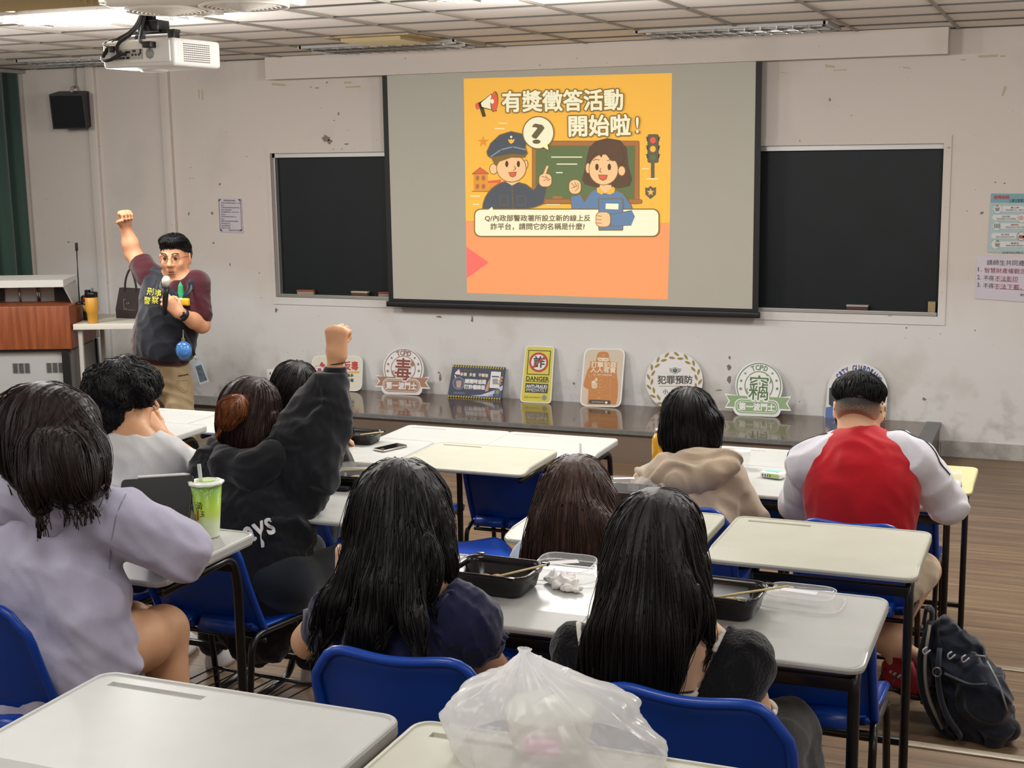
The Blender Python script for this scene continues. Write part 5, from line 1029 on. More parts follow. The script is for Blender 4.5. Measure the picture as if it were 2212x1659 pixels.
# ---- E: black hoodie, raised fist
t = person('person in a black hoodie with half-up ponytail, right fist raised high', (-2.37, 3.75, F2))
Hc, N = P3(546, 893, 3.88), P3(546, 985, 3.84); SL, SR = P3(458, 1022, 3.80), P3(622, 1000, 3.82); C = P3(545, 1130, 3.78); HP = P3(560, 1330, 3.74)
eR, wR = P3(690, 876, 3.92), P3(727, 772, 3.95); eL, wL = P3(420, 1130, 3.95), np.array((-2.5, 4.05, 1.06))
b = Blob(); head(b, Hc, (.15, 1, .05), s=.98); b.chain([(Hc + (0, -.02, -.05), .052), (N, .055)], .03); b.chain([(SL, .045), (N + (0, 0, -.05), .06), (SR, .045)], .04); b.chain([(N + (0, 0, -.1), .11), (HP, .12)], .04, (1, .7, 1)); b.chain([(SR, .045), (eR, .037), (P3(722, 800, 3.945), .028)], .02); b.chain([(SL, .045), (eL, .035), (wL, .024)], .02)
hb = Blob(); up = np.array((.02, .06, 1.)); hb.cone(P3(721, 815, 3.94), wR + (0, 0, .012), .0285, .026, .01); hand(hb, wR, up, (0, 1, -.05), -1, (1.45, 1.55, 1.0), 1.02, (.9, .6), spread=.05, k=.006); hb2 = Blob(); hand(hb2, wL, (.3, .9, 0), (0, 0, -1), 1, (.3, .4, .3), .95)
flesh('body', [(b, .006), (hb, .0032), (hb2, .0045)], SK3, t)
hd = Blob(); hd.chain([(SL, .078), (N + (0, 0, -.06), .08), (SR, .085)], .05, (1, .9, 1)); hd.chain([(N + (0, 0, -.11), .15), (C, .185), (lerp(C, HP, .6), .172), (HP, .165)], .06, (1, .74, 1)); hd.chain([(SR, .085), (lerp(SR, eR, .5), .092), (eR, .080), (P3(712, 838, 3.935), .062), (P3(724, 808, 3.945), .040)], .04); hd.chain([(P3(640, 1120, 3.8), .07), (P3(672, 1020, 3.83), .075), (P3(712, 920, 3.9), .07)], .06, (1, .7, 1)); hd.chain([(SL, .078), (eL, .065), (wL, .042)], .03)
hd.disp(wob(.006, 26, 31, (1, 1, .4))); hd.disp(wob(.003, 55, 32)); hd.cut(P3(725, 803, 3.945), up); flesh('hoodie', hd, BHOOD, t, .0065)
cu = Blob(); cu.cone(P3(719, 826, 3.942), P3(725, 795, 3.947), .044, .037, .01); cu.cut(P3(726, 792, 3.947), up); flesh('cuff', cu, BHOOD, t, .005)
wb = P3(727, 785, 3.948); MB().tube([Vector(wb + (.0285 * math.cos(q), .0285 * math.sin(q), .004 * math.cos(q)) - t.location) for q in [2 * PI * k / 24 for k in range(25)]], .0022, 6).build('hair_tie', BLK, t)
ho = Blob(); ho.chain([(P3(470, 960, 3.86), .04), (P3(492, 1000, 3.76), .05), (P3(545, 1012, 3.74), .055), (P3(595, 985, 3.77), .05), (P3(618, 950, 3.86), .038)], .04); ho.chain([(P3(500, 1015, 3.74), .045), (P3(545, 1038, 3.72), .04), (P3(580, 1010, 3.74), .045)], .04); ho.disp(wob(.004, 40, 33)); flesh('hood', ho, BHOOD, t, .006)
A = Art(lambda x, y: Vector(hit(hd, [(500 + x / 10, 1120 + y / 10)], 3.70, .004)[0]), (0, -1, 0), org(t), .0008); A.text('ays', 640, 330, 640, 520, M('print_white', 'e6e6e6', .7), 1, ang=-.38, bold=.02); A.text('r', 240, 500, 130, 250, M('print_white'), 1, ang=-.35, bold=.02); A.build('back_lettering', t)
hr = Blob(); R = frame((.15, 1, .05)); hr.ell(Hc + R @ np.array((0, -.012, .03)), (.096, .106, .098), R, .02); hr.ell(Hc + (0, -.025, -.04), (.094, .085, .10), None, .04); hr.chain([(Hc + (-.01, -.05, -.04), .08), (P3(540, 945, 3.80), .07)], .04, (1, .7, 1)); hr.chain([(P3(585, 920, 3.86), .04), (P3(592, 960, 3.84), .014)], .03); hr.ell(Hc + (0, .12, -.05), (.065, .06, .11), None, .01, op=-1)
hr.disp(lambda X, Y, Z: .0014 * np.sin(X * 360 + 6 * np.sin(Z * 11))); hr.field(.0055)
tie = P3(512, 868, 3.76); po = Blob(); po.chain([(P3(520, 864, 3.79), .020), (tie, .020), (P3(500, 885, 3.72), .030), (P3(490, 908, 3.71), .024)], .02, (1.25, .8, 1)); po.field(.005)
st_ = [grow(hr, 650, .2, .011, 9, flow=(-.25, -.1, -1), crown=P3(548, 815, 3.88), away=.5, off=.001, r0=.0014), grow(hr, 90, .24, .012, 10, off=.004, r0=.0009, wave=.0008, sel=lambda V: V[:, 2] < Hc[2])]
hair_obj(t, [hr], st_, H_RED)
hair_obj(t, [po], [grow(po, 420, .12, .008, 11, flow=(-.45, -.1, -1), off=.001, r0=.0013), grow(po, 160, .13, .008, 12, flow=(-.5, -.1, -1), off=.004, r0=.0009)], hair_m('pony', '9a5a30', '5e331b'), 'ponytail')
MB().lathe([(.020, -.006), (.026, 0), (.020, .006)], 16, mat=Matrix.Translation(Vector(P3(517, 866, 3.775) - org(t))) @ Vector((-.6, -.7, -.25)).to_track_quat('Z', 'Y').to_matrix().to_4x4()).build('hair_band', BLK, t); lower(t, -2.37, 3.72, F2, DENIM)

# ---- F: dark shirt behind the raised arm
t = person('person with short black hair in a charcoal shirt, behind the raised black sleeve', (-2.97, 4.95, F1))
Hc, N = P3(640, 842, 5.02), P3(630, 915, 4.98); SL, SR = P3(560, 958, 4.96), P3(712, 962, 4.98); C = P3(640, 1040, 4.95); HP = np.array((-2.98, 4.93, F1 + .5)); eR, wR = P3(752, 1060, 5.08), np.array((-3.02, 5.30, .89)); eL, wL = P3(535, 1060, 5.1), np.array((-3.1, 5.35, .89))
b = Blob(); head(b, Hc, (-.1, 1, -.05)); b.chain([(Hc + (0, -.02, -.05), .056), (N, .058)], .03); b.chain([(SL, .05), (N + (0, 0, -.05), .06), (SR, .05)], .04); b.chain([(N + (0, 0, -.1), .12), (HP, .13)], .04, (1, .7, 1)); b.chain([(SR, .05), (eR, .038), (wR, .027)], .02); b.chain([(SL, .05), (eL, .038), (wL, .027)], .02)
hb = Blob(); hand(hb, wR, (-.3, .9, 0), (0, 0, -1), -1, (.3, .4, .3)); hb2 = Blob(); hand(hb2, wL, (.3, .9, 0), (0, 0, -1), 1, (.3, .4, .3)); flesh('body', [(b, .007), (hb, .005), (hb2, .005)], SK1, t)
tp = Blob(); tp.chain([(SL, .064), (N + (0, 0, -.055), .066), (SR, .064)], .04, (1, .95, 1)); tp.chain([(N + (0, 0, -.11), .14), (C, .16), (HP, .165)], .06, (1, .74, 1)); tp.chain([(SR, .066), (lerp(SR, eR, .85), .066)], .03); tp.chain([(SL, .066), (lerp(SL, eL, .8), .064)], .03); tp.chain([(N + (0, .0, .005), .064), (N + (0, .03, .09), .06)], .01, op=-1); tp.disp(wob(.005, 26, 41)); flesh('shirt', tp, DTEE, t, .007)
hr = Blob(); R = frame((-.1, 1, -.05)); hr.ell(Hc + R @ np.array((0, -.012, .035)), (.094, .108, .092), R, .02); hr.ell(Hc + (0, -.045, -.02), (.088, .065, .085), None, .04); hr.ell(Hc + (0, .13, -.05), (.07, .07, .11), None, .01, op=-1); hr.field(.0055)
hair_obj(t, [hr], [grow(hr, 700, .13, .010, 13, crown=P3(650, 785, 5.0), away=.8, off=.002, r0=.0019, wave=.0006)], H_NAT); strip([P3(603, 893, 4.955), P3(602, 905, 4.95), P3(603, 918, 4.955)], .004, WHITE, 'mask_strap', t, 6, .4); lower(t, -2.98, 4.92, F1, DENIM)

# ---- G: long brown hair
t = person('person with long straight brown hair in a pale blue top, behind the clear-lidded box', (-1.30, 3.62, F2))
Hc, N = P3(1246, 1078, 3.68), P3(1240, 1178, 3.65); SL, SR = P3(1148, 1212, 3.63), P3(1338, 1228, 3.63); C = P3(1240, 1260, 3.61); HP = np.array((-1.29, 3.58, F2 + .5)); eR, wR = P3(1385, 1290, 3.75), np.array((-1.15, 3.98, 1.06)); eL, wL = P3(1112, 1280, 3.75), np.array((-1.42, 3.95, 1.06))
b = Blob(); head(b, Hc, (.05, 1, -.2), s=.97); b.chain([(Hc + (0, -.02, -.05), .05), (N, .05)], .03); b.chain([(SL, .045), (N + (0, 0, -.04), .055), (SR, .045)], .04); b.chain([(N + (0, 0, -.08), .11), (HP, .12)], .04, (1, .7, 1)); b.chain([(SR, .045), (eR, .035), (wR, .024)], .02); b.chain([(SL, .045), (eL, .035), (wL, .024)], .02)
hb = Blob(); hand(hb, wR, (-.3, .9, 0), (0, 0, -1), -1, (.3, .4, .3), .92); hb2 = Blob(); hand(hb2, wL, (.3, .9, 0), (0, 0, -1), 1, (.3, .4, .3), .92); flesh('body', [(b, .007), (hb, .005), (hb2, .005)], SK1, t)
tp = Blob(); tp.chain([(SL, .058), (N + (0, 0, -.05), .062), (SR, .058)], .04, (1, .9, 1)); tp.chain([(N + (0, 0, -.09), .125), (C, .14), (HP, .15)], .06, (1, .74, 1)); tp.chain([(SL, .058), (eL, .056)], .03); tp.chain([(SR, .058), (eR, .056)], .03); tp.disp(wob(.004, 30, 51)); flesh('blouse', tp, PBLUE, t, .0065)
hr = Blob(); R = frame((.05, 1, -.2)); hr.ell(Hc + R @ np.array((0, -.012, .03)), (.098, .108, .102), R, .02); hr.ell(Hc + (0, -.02, -.04), (.102, .09, .11), None, .04); hr.chain([(Hc + (0, -.05, -.05), .098), (P3(1238, 1170, 3.55), .108), (P3(1225, 1230, 3.53), .12)], .04, (1, .42, 1)); hr.chain([(P3(1300, 1080, 3.66), .045), (P3(1318, 1160, 3.6), .035), (P3(1310, 1240, 3.56), .03)], .03, (1, .7, 1)); hr.chain([(P3(1190, 1120, 3.62), .05), (P3(1160, 1190, 3.58), .035)], .03)
hr.ell(Hc + (0, .12, -.05), (.065, .06, .11), None, .01, op=-1); hr.disp(lambda X, Y, Z: .0016 * np.sin(X * 360 + 6 * np.sin(Z * 10))); hr.field(.006)
cr = P3(1240, 1000, 3.66); hair_obj(t, [hr], [grow(hr, 850, .38, .014, 15, crown=cr, away=.55, off=.001, r0=.0014, coll=tp), grow(hr, 100, .4, .014, 16, crown=cr, away=.7, off=.004, r0=.0009, wave=.0006, coll=tp)], H_BRN); lower(t, -1.29, 3.56, F2, DENIM)

# ---- H: beige hooded jacket
t = person('person with black bob hair in a beige hooded jacket, seen from behind', (-1.27, 4.97, F1))
Hc, N = P3(1488, 908, 5.05), P3(1490, 985, 5.02); SL, SR = P3(1405, 1048, 4.98), P3(1568, 1035, 5.0); C = P3(1488, 1110, 4.96); HP = np.array((-1.28, 4.95, F1 + .5)); eR, wR = P3(1622, 1130, 5.08), np.array((-1.22, 5.34, .89)); eL, wL = P3(1372, 1135, 5.08), np.array((-1.42, 5.36, .89))
b = Blob(); head(b, Hc, (.12, 1, -.3), s=.97); b.chain([(Hc + (0, -.02, -.05), .05), (N + (0, 0, -.03), .052)], .03); b.chain([(SL, .045), (N + (0, 0, -.07), .055), (SR, .045)], .04); b.chain([(N + (0, 0, -.12), .11), (HP, .12)], .04, (1, .7, 1)); b.chain([(SR, .045), (eR, .035), (wR, .024)], .02); b.chain([(SL, .045), (eL, .035), (wL, .024)], .02)
hb = Blob(); hand(hb, wR, (-.3, .9, 0), (0, 0, -1), -1, (.3, .4, .3), .92); hb2 = Blob(); hand(hb2, wL, (.3, .9, 0), (0, 0, -1), 1, (.3, .4, .3), .92); flesh('body', [(b, .007), (hb, .005), (hb2, .005)], SK1, t)
tp = Blob(); tp.chain([(SL, .07), (N + (0, 0, -.08), .08), (SR, .072)], .05, (1, .9, 1)); tp.chain([(N + (0, 0, -.13), .15), (C, .175), (HP, .18)], .06, (1, .74, 1)); tp.chain([(SL, .07), (lerp(SL, eL, .6), .068), (eL, .062), (lerp(eL, wL, .9), .04)], .03); tp.chain([(SR, .072), (lerp(SR, eR, .6), .07), (eR, .064), (lerp(eR, wR, .9), .04)], .03); tp.disp(wob(.005, 26, 61)); flesh('jacket', tp, BEIGE, t, .007)
ho = Blob(); ho.chain([(P3(1382, 1022, 4.98), .022), (P3(1420, 1030, 4.91), .040), (P3(1475, 1040, 4.875), .050), (P3(1530, 1028, 4.88), .048), (P3(1575, 1000, 4.93), .034), (P3(1592, 988, 5.0), .022)], .04, (1, .7, 1)); ho.chain([(P3(1435, 1003, 4.94), .035), (P3(1490, 1003, 4.915), .042), (P3(1545, 992, 4.95), .034)], .05, (1, .7, 1)); ho.ell(N + (0, .02, .05), (.06, .075, .09), None, .02, op=-1); ho.disp(wob(.004, 40, 62, (.5, 1, 1.4))); flesh('hood', ho, BEIGE, t, .0055)
hr = Blob(); R = frame((.12, 1, -.3)); hr.ell(Hc + R @ np.array((0, -.012, .03)), (.098, .108, .100), R, .02); hr.ell(Hc + (0, -.02, -.045), (.100, .085, .095), None, .04); hr.chain([(Hc + (0, -.04, -.06), .085), (P3(1488, 962, 4.98), .07)], .04, (1, .65, 1)); hr.chain([(P3(1535, 910, 5.03), .045), (P3(1546, 955, 5.01), .016)], .03); hr.ell(Hc + (.02, .12, -.05), (.065, .06, .11), None, .01, op=-1); hr.disp(lambda X, Y, Z: .0016 * np.sin(X * 360 + 6 * np.sin(Z * 10))); hr.field(.0055)
cr = P3(1485, 850, 5.03); hair_obj(t, [hr], [grow(hr, 750, .27, .012, 17, crown=cr, away=.6, off=.001, r0=.0016), grow(hr, 90, .3, .012, 18, crown=cr, away=.9, off=.005, r0=.001, wave=.0008)], H_BLK); lower(t, -1.28, 4.93, F1, DENIM)

# ---- I: red and white jacket
t = person('person with faded black hair and mask straps in a red and white jersey jacket', (-.66, 4.98, F1))
Hc, N = P3(1856, 885, 5.06), P3(1862, 950, 5.0); SL, SR = P3(1752, 1005, 4.98), P3(1968, 1000, 5.0); C = P3(1862, 1060, 4.96); HP = np.array((-.645, 4.93, F1 + .5)); eR, wR = P3(2046, 1085, 5.12), np.array((-.52, 5.42, .895)); eL, wL = P3(1722, 1090, 5.12), np.array((-.80, 5.42, .895))
b = Blob(); Lh = head(b, Hc, (.04, 1, -.45), s=1.06); b.chain([(Hc + (0, -.03, -.03), .064), (N + (0, 0, -.02), .062)], .03); b.chain([(SL, .05), (N + (0, 0, -.05), .065), (SR, .05)], .04); b.chain([(N + (0, 0, -.1), .13), (HP, .14)], .04, (1, .7, 1)); b.chain([(SR, .05), (eR, .04), (wR, .028)], .02); b.chain([(SL, .05), (eL, .04), (wL, .028)], .02)
lg = Blob(); kR = P3(1992, 1232, 5.12); lg.chain([(HP + (.10, .05, 0), .08), (kR, .062), (P3(1925, 1360, 5.08), .05), (P3(1938, 1432, 5.0), .036)], .03); kL = np.array((-.72, 5.3, F1 + .5)); lg.chain([(HP - (.08, 0, 0), .085), (kL, .06), (P3(1890, 1375, 5.05), .046), (P3(1985, 1425, 5.0), .034)], .03)
hb = Blob(); hand(hb, wR, (-.3, .9, 0), (0, 0, -1), -1, (.3, .4, .3)); hb2 = Blob(); hand(hb2, wL, (.3, .9, 0), (0, 0, -1), 1, (.3, .4, .3)); flesh('body', [(b, .0065), (lg, .008), (hb, .005), (hb2, .005)], SK1, t)
tp = Blob(); tp.chain([(P3(1795, 1005, 4.98), .072), (N + (0, 0, -.07), .086), (P3(1930, 1003, 5.0), .072)], .05, (1, .9, 1)); tp.chain([(N + (0, -.01, -.12), .165), (C, .187), (HP, .175)], .06, (1, .70, 1)); tp.disp(wob(.0028, 30, 171, (.4, 1, 1))); flesh('jacket_body', tp, REDJ, t, .007)
for nm, S_, e, w_, px0 in (('sleeve', SR, eR, wR, 1), ('sleeve', SL, eL, wL, -1)):
    sl_ = Blob(); nn = N + (px0 * .045, -.005, -.03); sl_.chain([(nn, .060), (lerp(nn, S_, .55), .080), (S_ + (px0 * .005, 0, 0), .078), (lerp(S_, e, .5), .070), (e, .066), (lerp(e, w_, .5), .055), (lerp(e, w_, .95), .040)], .04, (1, .95, 1)); sl_.disp(wob(.006, 28, 72 + px0)); sl_.ell(N + (0, .03, .06), (.06, .08, .09), None, .015, op=-1); flesh(nm, sl_, WJ, t, .0065)
    sp_ = on(sl_, dense([lerp(nn, S_, .6) + (0, -.0, .1), S_ + (px0 * .06, 0, .05), lerp(S_, e, .4) + (px0 * .08, 0, .02)], 6), .001); strip(sp_, .003, M('stripe_dark', '3b4250', .8), 'shoulder_stripe', t, 5)
co = Blob(); co.chain([(N + (-.062, .01, -.005), .030), (N + (-.035, -.045, -.002), .033), (N + (.035, -.045, -.002), .033), (N + (.062, .01, -.005), .030)], .03, (1, .8, 1)); flesh('collar', co, WJ, t, .0055)
sh = Blob(); sh.chain([(HP + (.05, 0, .02), .12), (HP + (.11, .05, 0), .10), (lerp(HP + (.10, .05, 0), kR, .8), .082)], .04); sh.chain([(HP - (.05, 0, -.02), .12), (lerp(HP - (.08, 0, 0), kL, .8), .08)], .04); sh.disp(wob(.004, 35, 75)); flesh('shorts', sh, cloth_m('cream', 'cdbfa6'), t, .008)
for a_, f2 in (((1938, 1440), (.25, -.3)), ((1975, 1440), (.6, .2))):
    c = P3(a_[0], a_[1] + 6, 5.0) - org(t); rr = Matrix.Rotation(math.atan2(-f2[0], f2[1]), 4, 'Z'); mt = Matrix.Translation(Vector(c)) @ rr
    sb = MB(); sb.loops([[mt @ Vector((.045 * math.cos(q) * s_, (.15 if math.sin(q) > 0 else .08) * math.sin(q) * s_, z)) for q in [2 * PI * k / 20 for k in range(20)]] for s_, z in ((.96, -.05), (1, -.03), (.96, .005), (.7, .035), (.62, .055))]); so_ = sb.build('shoe', M('shoe_red', 'a8202c', .5), t)
    ls = MB(); [ls.tube([mt @ Vector((-.045, .02 + .025 * k, .0)), mt @ Vector((0, .025 + .025 * k, .045 - .006 * k)), mt @ Vector((.045, .02 + .025 * k, 0))], .009, 6, flat=.5) for k in range(4)]; ls.build('shoe_laces', SHOEW, so_)
    MB().loops([[mt @ Vector((.048 * math.cos(q), (.155 if math.sin(q) > 0 else .085) * math.sin(q), z)) for q in [2 * PI * k / 20 for k in range(20)]] for z in (-.062, -.046)]).build('sole', SHOEB, so_)
R = frame((.04, 1, -.45)); hr = Blob(); zc = P3(1855, 878, 4.94)[2]; hr.ell(Lh(0, -.005, .050), (.083, .100, .080), R, .02)
for sx in (-1, 1): hr.chain([(Lh(sx * .050, -.06, .050), .026), (Lh(sx * .052, .03, .075), .024)], .02)
hr.ell(Lh(0, -.06, .055), (.08, .05, .055), R, .03); hr.ell(Lh(0, .115, -.03), (.08, .07, .09), R, .01, op=-1); hr.cut((0, 0, zc), (0, 0, -1)); hr.field(.005)
hair_obj(t, [hr], [grow(hr, 1500, .040, .006, 19, flow=(0, .1, .6), off=.005, r0=.0016, sel=lambda V: V[:, 2] > zc + .008), grow(hr, 500, .022, .005, 20, off=.002, r0=.0014, drop=.008, sel=lambda V: V[:, 2] < zc + .03)], H_SHT)
fd = Blob(); fd.ell(Lh(0, -.030, -.006), np.array((.0815, .0865, .072)), R, .02); fd.cut(Lh(0, .0, -.06), R @ np.array((0, -.3, -1))); fd.cut(Lh(0, .02, 0), R @ np.array((0, 1, 0)))
fm = M('skin_fade', 'a07a62', .6); 
if not fm.get('grad'):
    nt = fm.node_tree; bs = nt.nodes['Principled BSDF']; ge = nt.nodes.new('ShaderNodeNewGeometry'); se = nt.nodes.new('ShaderNodeSeparateXYZ'); nt.links.new(ge.outputs['Position'], se.inputs[0]); no = nt.nodes.new('ShaderNodeTexNoise'); no.inputs['Scale'].default_value = 260; nt.links.new(ge.outputs['Position'], no.inputs['Vector'])
    ma = nt.nodes.new('ShaderNodeMath'); ma.operation = 'MULTIPLY_ADD'; ma.inputs[1].default_value = .05; nt.links.new(no.outputs['Fac'], ma.inputs[0]); nt.links.new(se.outputs[2], ma.inputs[2])
    mr = nt.nodes.new('ShaderNodeMapRange'); mr.inputs[1].default_value = P3(1855, 928, 4.94)[2] + .025; mr.inputs[2].default_value = P3(1855, 872, 4.94)[2] + .025; nt.links.new(ma.outputs[0], mr.inputs[0])
    mx = nt.nodes.new('ShaderNodeMix'); mx.data_type = 'RGBA'; nt.links.new(mr.outputs[0], mx.inputs[0]); mx.inputs[6].default_value = (*lin('d5a584'), 1); mx.inputs[7].default_value = (*lin('1b1718'), 1); nt.links.new(mx.outputs[2], bs.inputs['Base Color']); fm['grad'] = 1
flesh('clipped_nape_hair', fd, fm, t, .0055)
for sx in (-1, 1): strip([Lh(sx * .074, .03, -.02), Lh(sx * .080, -.015, .022), Lh(sx * .078, -.028, -.01), Lh(sx * .072, -.012, -.05), Lh(sx * .062, .03, -.075)], .0035, BLK, 'mask_strap', t, 6)
# ---- J: the presenter
IY = 7.1
t = person('presenter in black vest and maroon shirt, right fist raised, speaking into a microphone', (-4.68, IY, 0)); PX = at_y(372, 760, IY).x; t.location = (PX, IY, 0); t.matrix_world = Matrix.Translation((PX, IY, 0))
def I(px, py, dy=0.0): return P3(px, py, IY + dy)
Hc = I(378, 556); vd = np.array(EYE) - Hc; vd[2] = 0; vd /= np.linalg.norm(vd); rt = np.array((-vd[1], vd[0], 0)) * -1   # vd: towards the viewer; rt: picture right
rt = np.array((.927, .374, 0)); fwd = vd * .93 - rt * .30 + np.array((0, 0, -.12))
N = I(388, 606, .03); SR, SL = I(322, 596, .0), I(424, 612, .02); eR, wR = I(288, 548, .05), I(270, 487, .02); eL, wL = I(436, 702, -.03), I(388, 676, -.20)
C = I(370, 660, .02); B_ = I(352, 735, .02); HP = I(346, 775, .03); kR, kL = I(322, 905, .0), I(392, 905, .02); aR, aL = Z_(I(318, 905, .02), .09), Z_(I(398, 905, .05), .09)
b = Blob(); Lh = head(b, Hc, fwd, s=1.10); R = frame(fwd)
for sx in (-1, 1):
    b.ell(Lh(sx * .040, .062, -.025), np.array((.024, .016, .022)), R, .02)                 # cheeks
    b.cone(Lh(sx * .014, .086, .030), Lh(sx * .048, .074, .034), .0065, .0055, .012)        # brow ridge
    b.ell(Lh(sx * .031, .089, .012), np.array((.015, .011, .009)), R, .008, op=-1)          # eye sockets
    b.ell(Lh(sx * .031, .0765, .012), np.array((.0135, .011, .0085)), R, .004)
b.cone(Lh(-.018, .082, -.058), Lh(.018, .082, -.058), .006, .006, .008); b.cone(Lh(-.014, .080, -.072), Lh(.014, .080, -.072), .0065, .0065, .008); b.cone(Lh(-.016, .092, -.0645), Lh(.016, .092, -.0645), .0028, .0028, .004, op=-1)
b.chain([(Hc + (0, 0, -.05), .066), (N, .068)], .04); b.chain([(SR, .06), (N + (0, 0, -.04), .08), (SL, .06)], .05); b.chain([(N + (0, 0, -.1), .14), (B_, .16), (HP, .15)], .05, (1, .8, 1))
b.chain([(SR, .062), (lerp(SR, eR, .5), .058), (eR, .050), (lerp(eR, wR, .35), .050), (wR, .033)], .025); b.chain([(SL, .062), (lerp(SL, eL, .5), .056), (eL, .048), (lerp(eL, wL, .35), .047), (wL, .033)], .025)
hb = Blob(); hb.cone(lerp(eR, wR, .8), wR, .036, .033, .01); hand(hb, wR, I(270, 455, -.02) - wR, vd * .9 + rt * .3, 1, (1.3, 1.5, .9), 1.10, (.7, .5), spread=.05, k=.006)
mc0, mc1 = I(359, 606, -.30), I(356, 672, -.245); mx = (mc1 - mc0) / np.linalg.norm(mc1 - mc0)
hl = Blob(); hl.cone(lerp(eL, wL, .8), wL, .036, .033, .01); hand(hl, wL, I(358, 648, -.235) - wL, -vd * .75 - rt * .15 + np.array((0, 0, -.1)), 1, ((.75, 1.25, .8), (.7, 1.3, .9), (.7, 1.3, .9), (.75, 1.3, .9)), 1.08, (.5, .35), spread=.1, k=.006)
flesh('body', [(b, .0055), (hb, .0036), (hl, .0036)], skin_m('presenter', 'c48d6b'), t)
O = np.array(t.location)
# face details
for sx in (-1, 1):
    MB().lathe([(0, .0112), (.006, .0096), (.0095, .006)], 14, mat=Matrix.Translation(Vector(Lh(sx * .031, .0782, .012) - O)) @ Matrix(np.hstack([np.stack([R[:, 0], R[:, 2], R[:, 1]], 1), np.zeros((3, 1))]).tolist()).to_4x4()).build('eye', M('eye_dark', '241a18', .25), t)
    strip([Lh(sx * .014, .0945, .036), Lh(sx * .03, .092, .042), Lh(sx * .050, .080, .038)], .0032, M('brow_black', '1c1616', .8), 'eyebrow', t, 6)
strip([Lh(-.017, .0895, -.0645), Lh(0, .0935, -.0635), Lh(.017, .0895, -.0645)], .0030, M('mouth_dark', '5a2622', .5), 'mouth', t, 6); strip([Lh(-.015, .0895, -.0705), Lh(0, .0925, -.072), Lh(.015, .0895, -.0705)], .0038, M('lip', 'a5635a', .5), 'lip', t, 6)
gl = MB(); GM = M('spectacle_wire', '6b5550', .3, .8)
for sx in (-1, 1): gl.tube([Vector(Lh(sx * .033 + .0235 * math.cos(q), .100 - .004 * abs(math.cos(q)), .008 + .021 * math.sin(q)) - O) for q in [2 * PI * k / 22 for k in range(23)]], .0012, 5); gl.tube([Vector(Lh(sx * .056, .094, .014) - O), Vector(Lh(sx * .078, .05, .014) - O), Vector(Lh(sx * .083, -.01, .008) - O)], .0013, 5)
gl.tube([Vector(Lh(-.0095, .100, .012) - O), Vector(Lh(0, .104, .015) - O), Vector(Lh(.0095, .100, .012) - O)], .0012, 5); gl.build('glasses', GM, t)
hr = Blob(); hr.ell(Lh(0, -.022, .050), np.array((.0815, .096, .074)) * 1.08, R, .02); hr.ell(Lh(0, -.055, .01), np.array((.080, .058, .07)) * 1.06, R, .03); hr.ell(Lh(0, .02, .100), (.078, .075, .036), R, .03); hr.ell(Lh(0, .125, -.002), (.094, .085, .070), R, .006, op=-1); hr.field(.0045)
hair_obj(t, [hr], [grow(hr, 900, .035, .005, 30, flow=tuple(R[:, 1] * .5 + np.array((0, 0, .6))), off=.003, r0=.0017, drop=.02, sel=lambda V: V[:, 2] > Hc[2] + .05), grow(hr, 500, .03, .005, 31, off=.001, r0=.0015, drop=.004)], H_SHT)
# maroon shirt
tp = Blob(); tp.chain([(SR, .078), (N + (0, 0, -.06), .092), (SL, .078)], .05, (1, .95, 1)); tp.chain([(N + (0, 0, -.12), .16), (C, .18), (B_, .19), (HP + (0, 0, .02), .178)], .06, (1, .80, 1))
tp.chain([(SR, .080), (lerp(SR, eR, .55), .078)], .03); tp.cut(lerp(SR, eR, .62), eR - SR); tp.chain([(SL, .080), (lerp(SL, eL, .75), .074)], .03); tp.chain([(N + (0, 0, -.01), .070), (N + vd * .05 + (0, 0, .06), .075)], .01, op=-1); tp.disp(wob(.004, 28, 81)); tp.cut(HP + (0, 0, -.01), (-.12, 0, -1)); flesh('shirt', tp, MAROON, t, .0065)
vs = Blob(); vs.chain([(I(335, 600, .0), .080), (N + (0, 0, -.075), .104), (I(422, 616, .02), .094)], .05, (1, .98, 1)); vs.chain([(N + (0, 0, -.13), .172), (C, .192), (B_, .203), (HP + (0, 0, .04), .192)], .06, (1, .82, 1)); vs.cut(I(308, 610), (-1, -.45, .1)); vs.cut(I(442, 640), (1, .40, .05)); vs.cut(HP + (0, 0, .025), (-.12, 0, -1)); vs.chain([(N + (0, 0, .0), .075), (N + vd * .10 + (0, 0, .02), .06), (N + vd * .22 + (0, 0, -.06), .035)], .02, op=-1); vs.disp(wob(.005, 26, 82)); flesh('vest', vs, VEST, t, .006)
for sx, p0, p1, p2 in ((-1, I(352, 594, .06), I(344, 618, -.20), I(362, 642, -.26)), (1, I(412, 600, .08), I(414, 626, -.18), I(392, 647, -.25))): MB().grid(lambda u, v: tuple(lerp(lerp(p0, p1, u), lerp(p0 + (sx * .05, 0, -.03), p2 + (sx * .03, 0, .02), u), v) + vd * .02 * math.sin(PI * v) - O), 8, 5).build('collar_flap', VEST, t, solid=.006)
A = Art(lambda x, y: Vector(hit(vs, [(240 + x / 5.925, 420 + y / 5.925)], IY - .1, .003)[0]), tuple(vd), O, .0008); YV = M('vest_yellow', 'd6cf4e', .7)
for c_, x, y in (('刑', 508, 1245), ('事', 608, 1262), ('警', 468, 1358), ('察', 570, 1352)): A.text(c_, x, y, 84, 92, YV, 1, ang=.12, bold=.0)
A.build('vest_lettering', t)
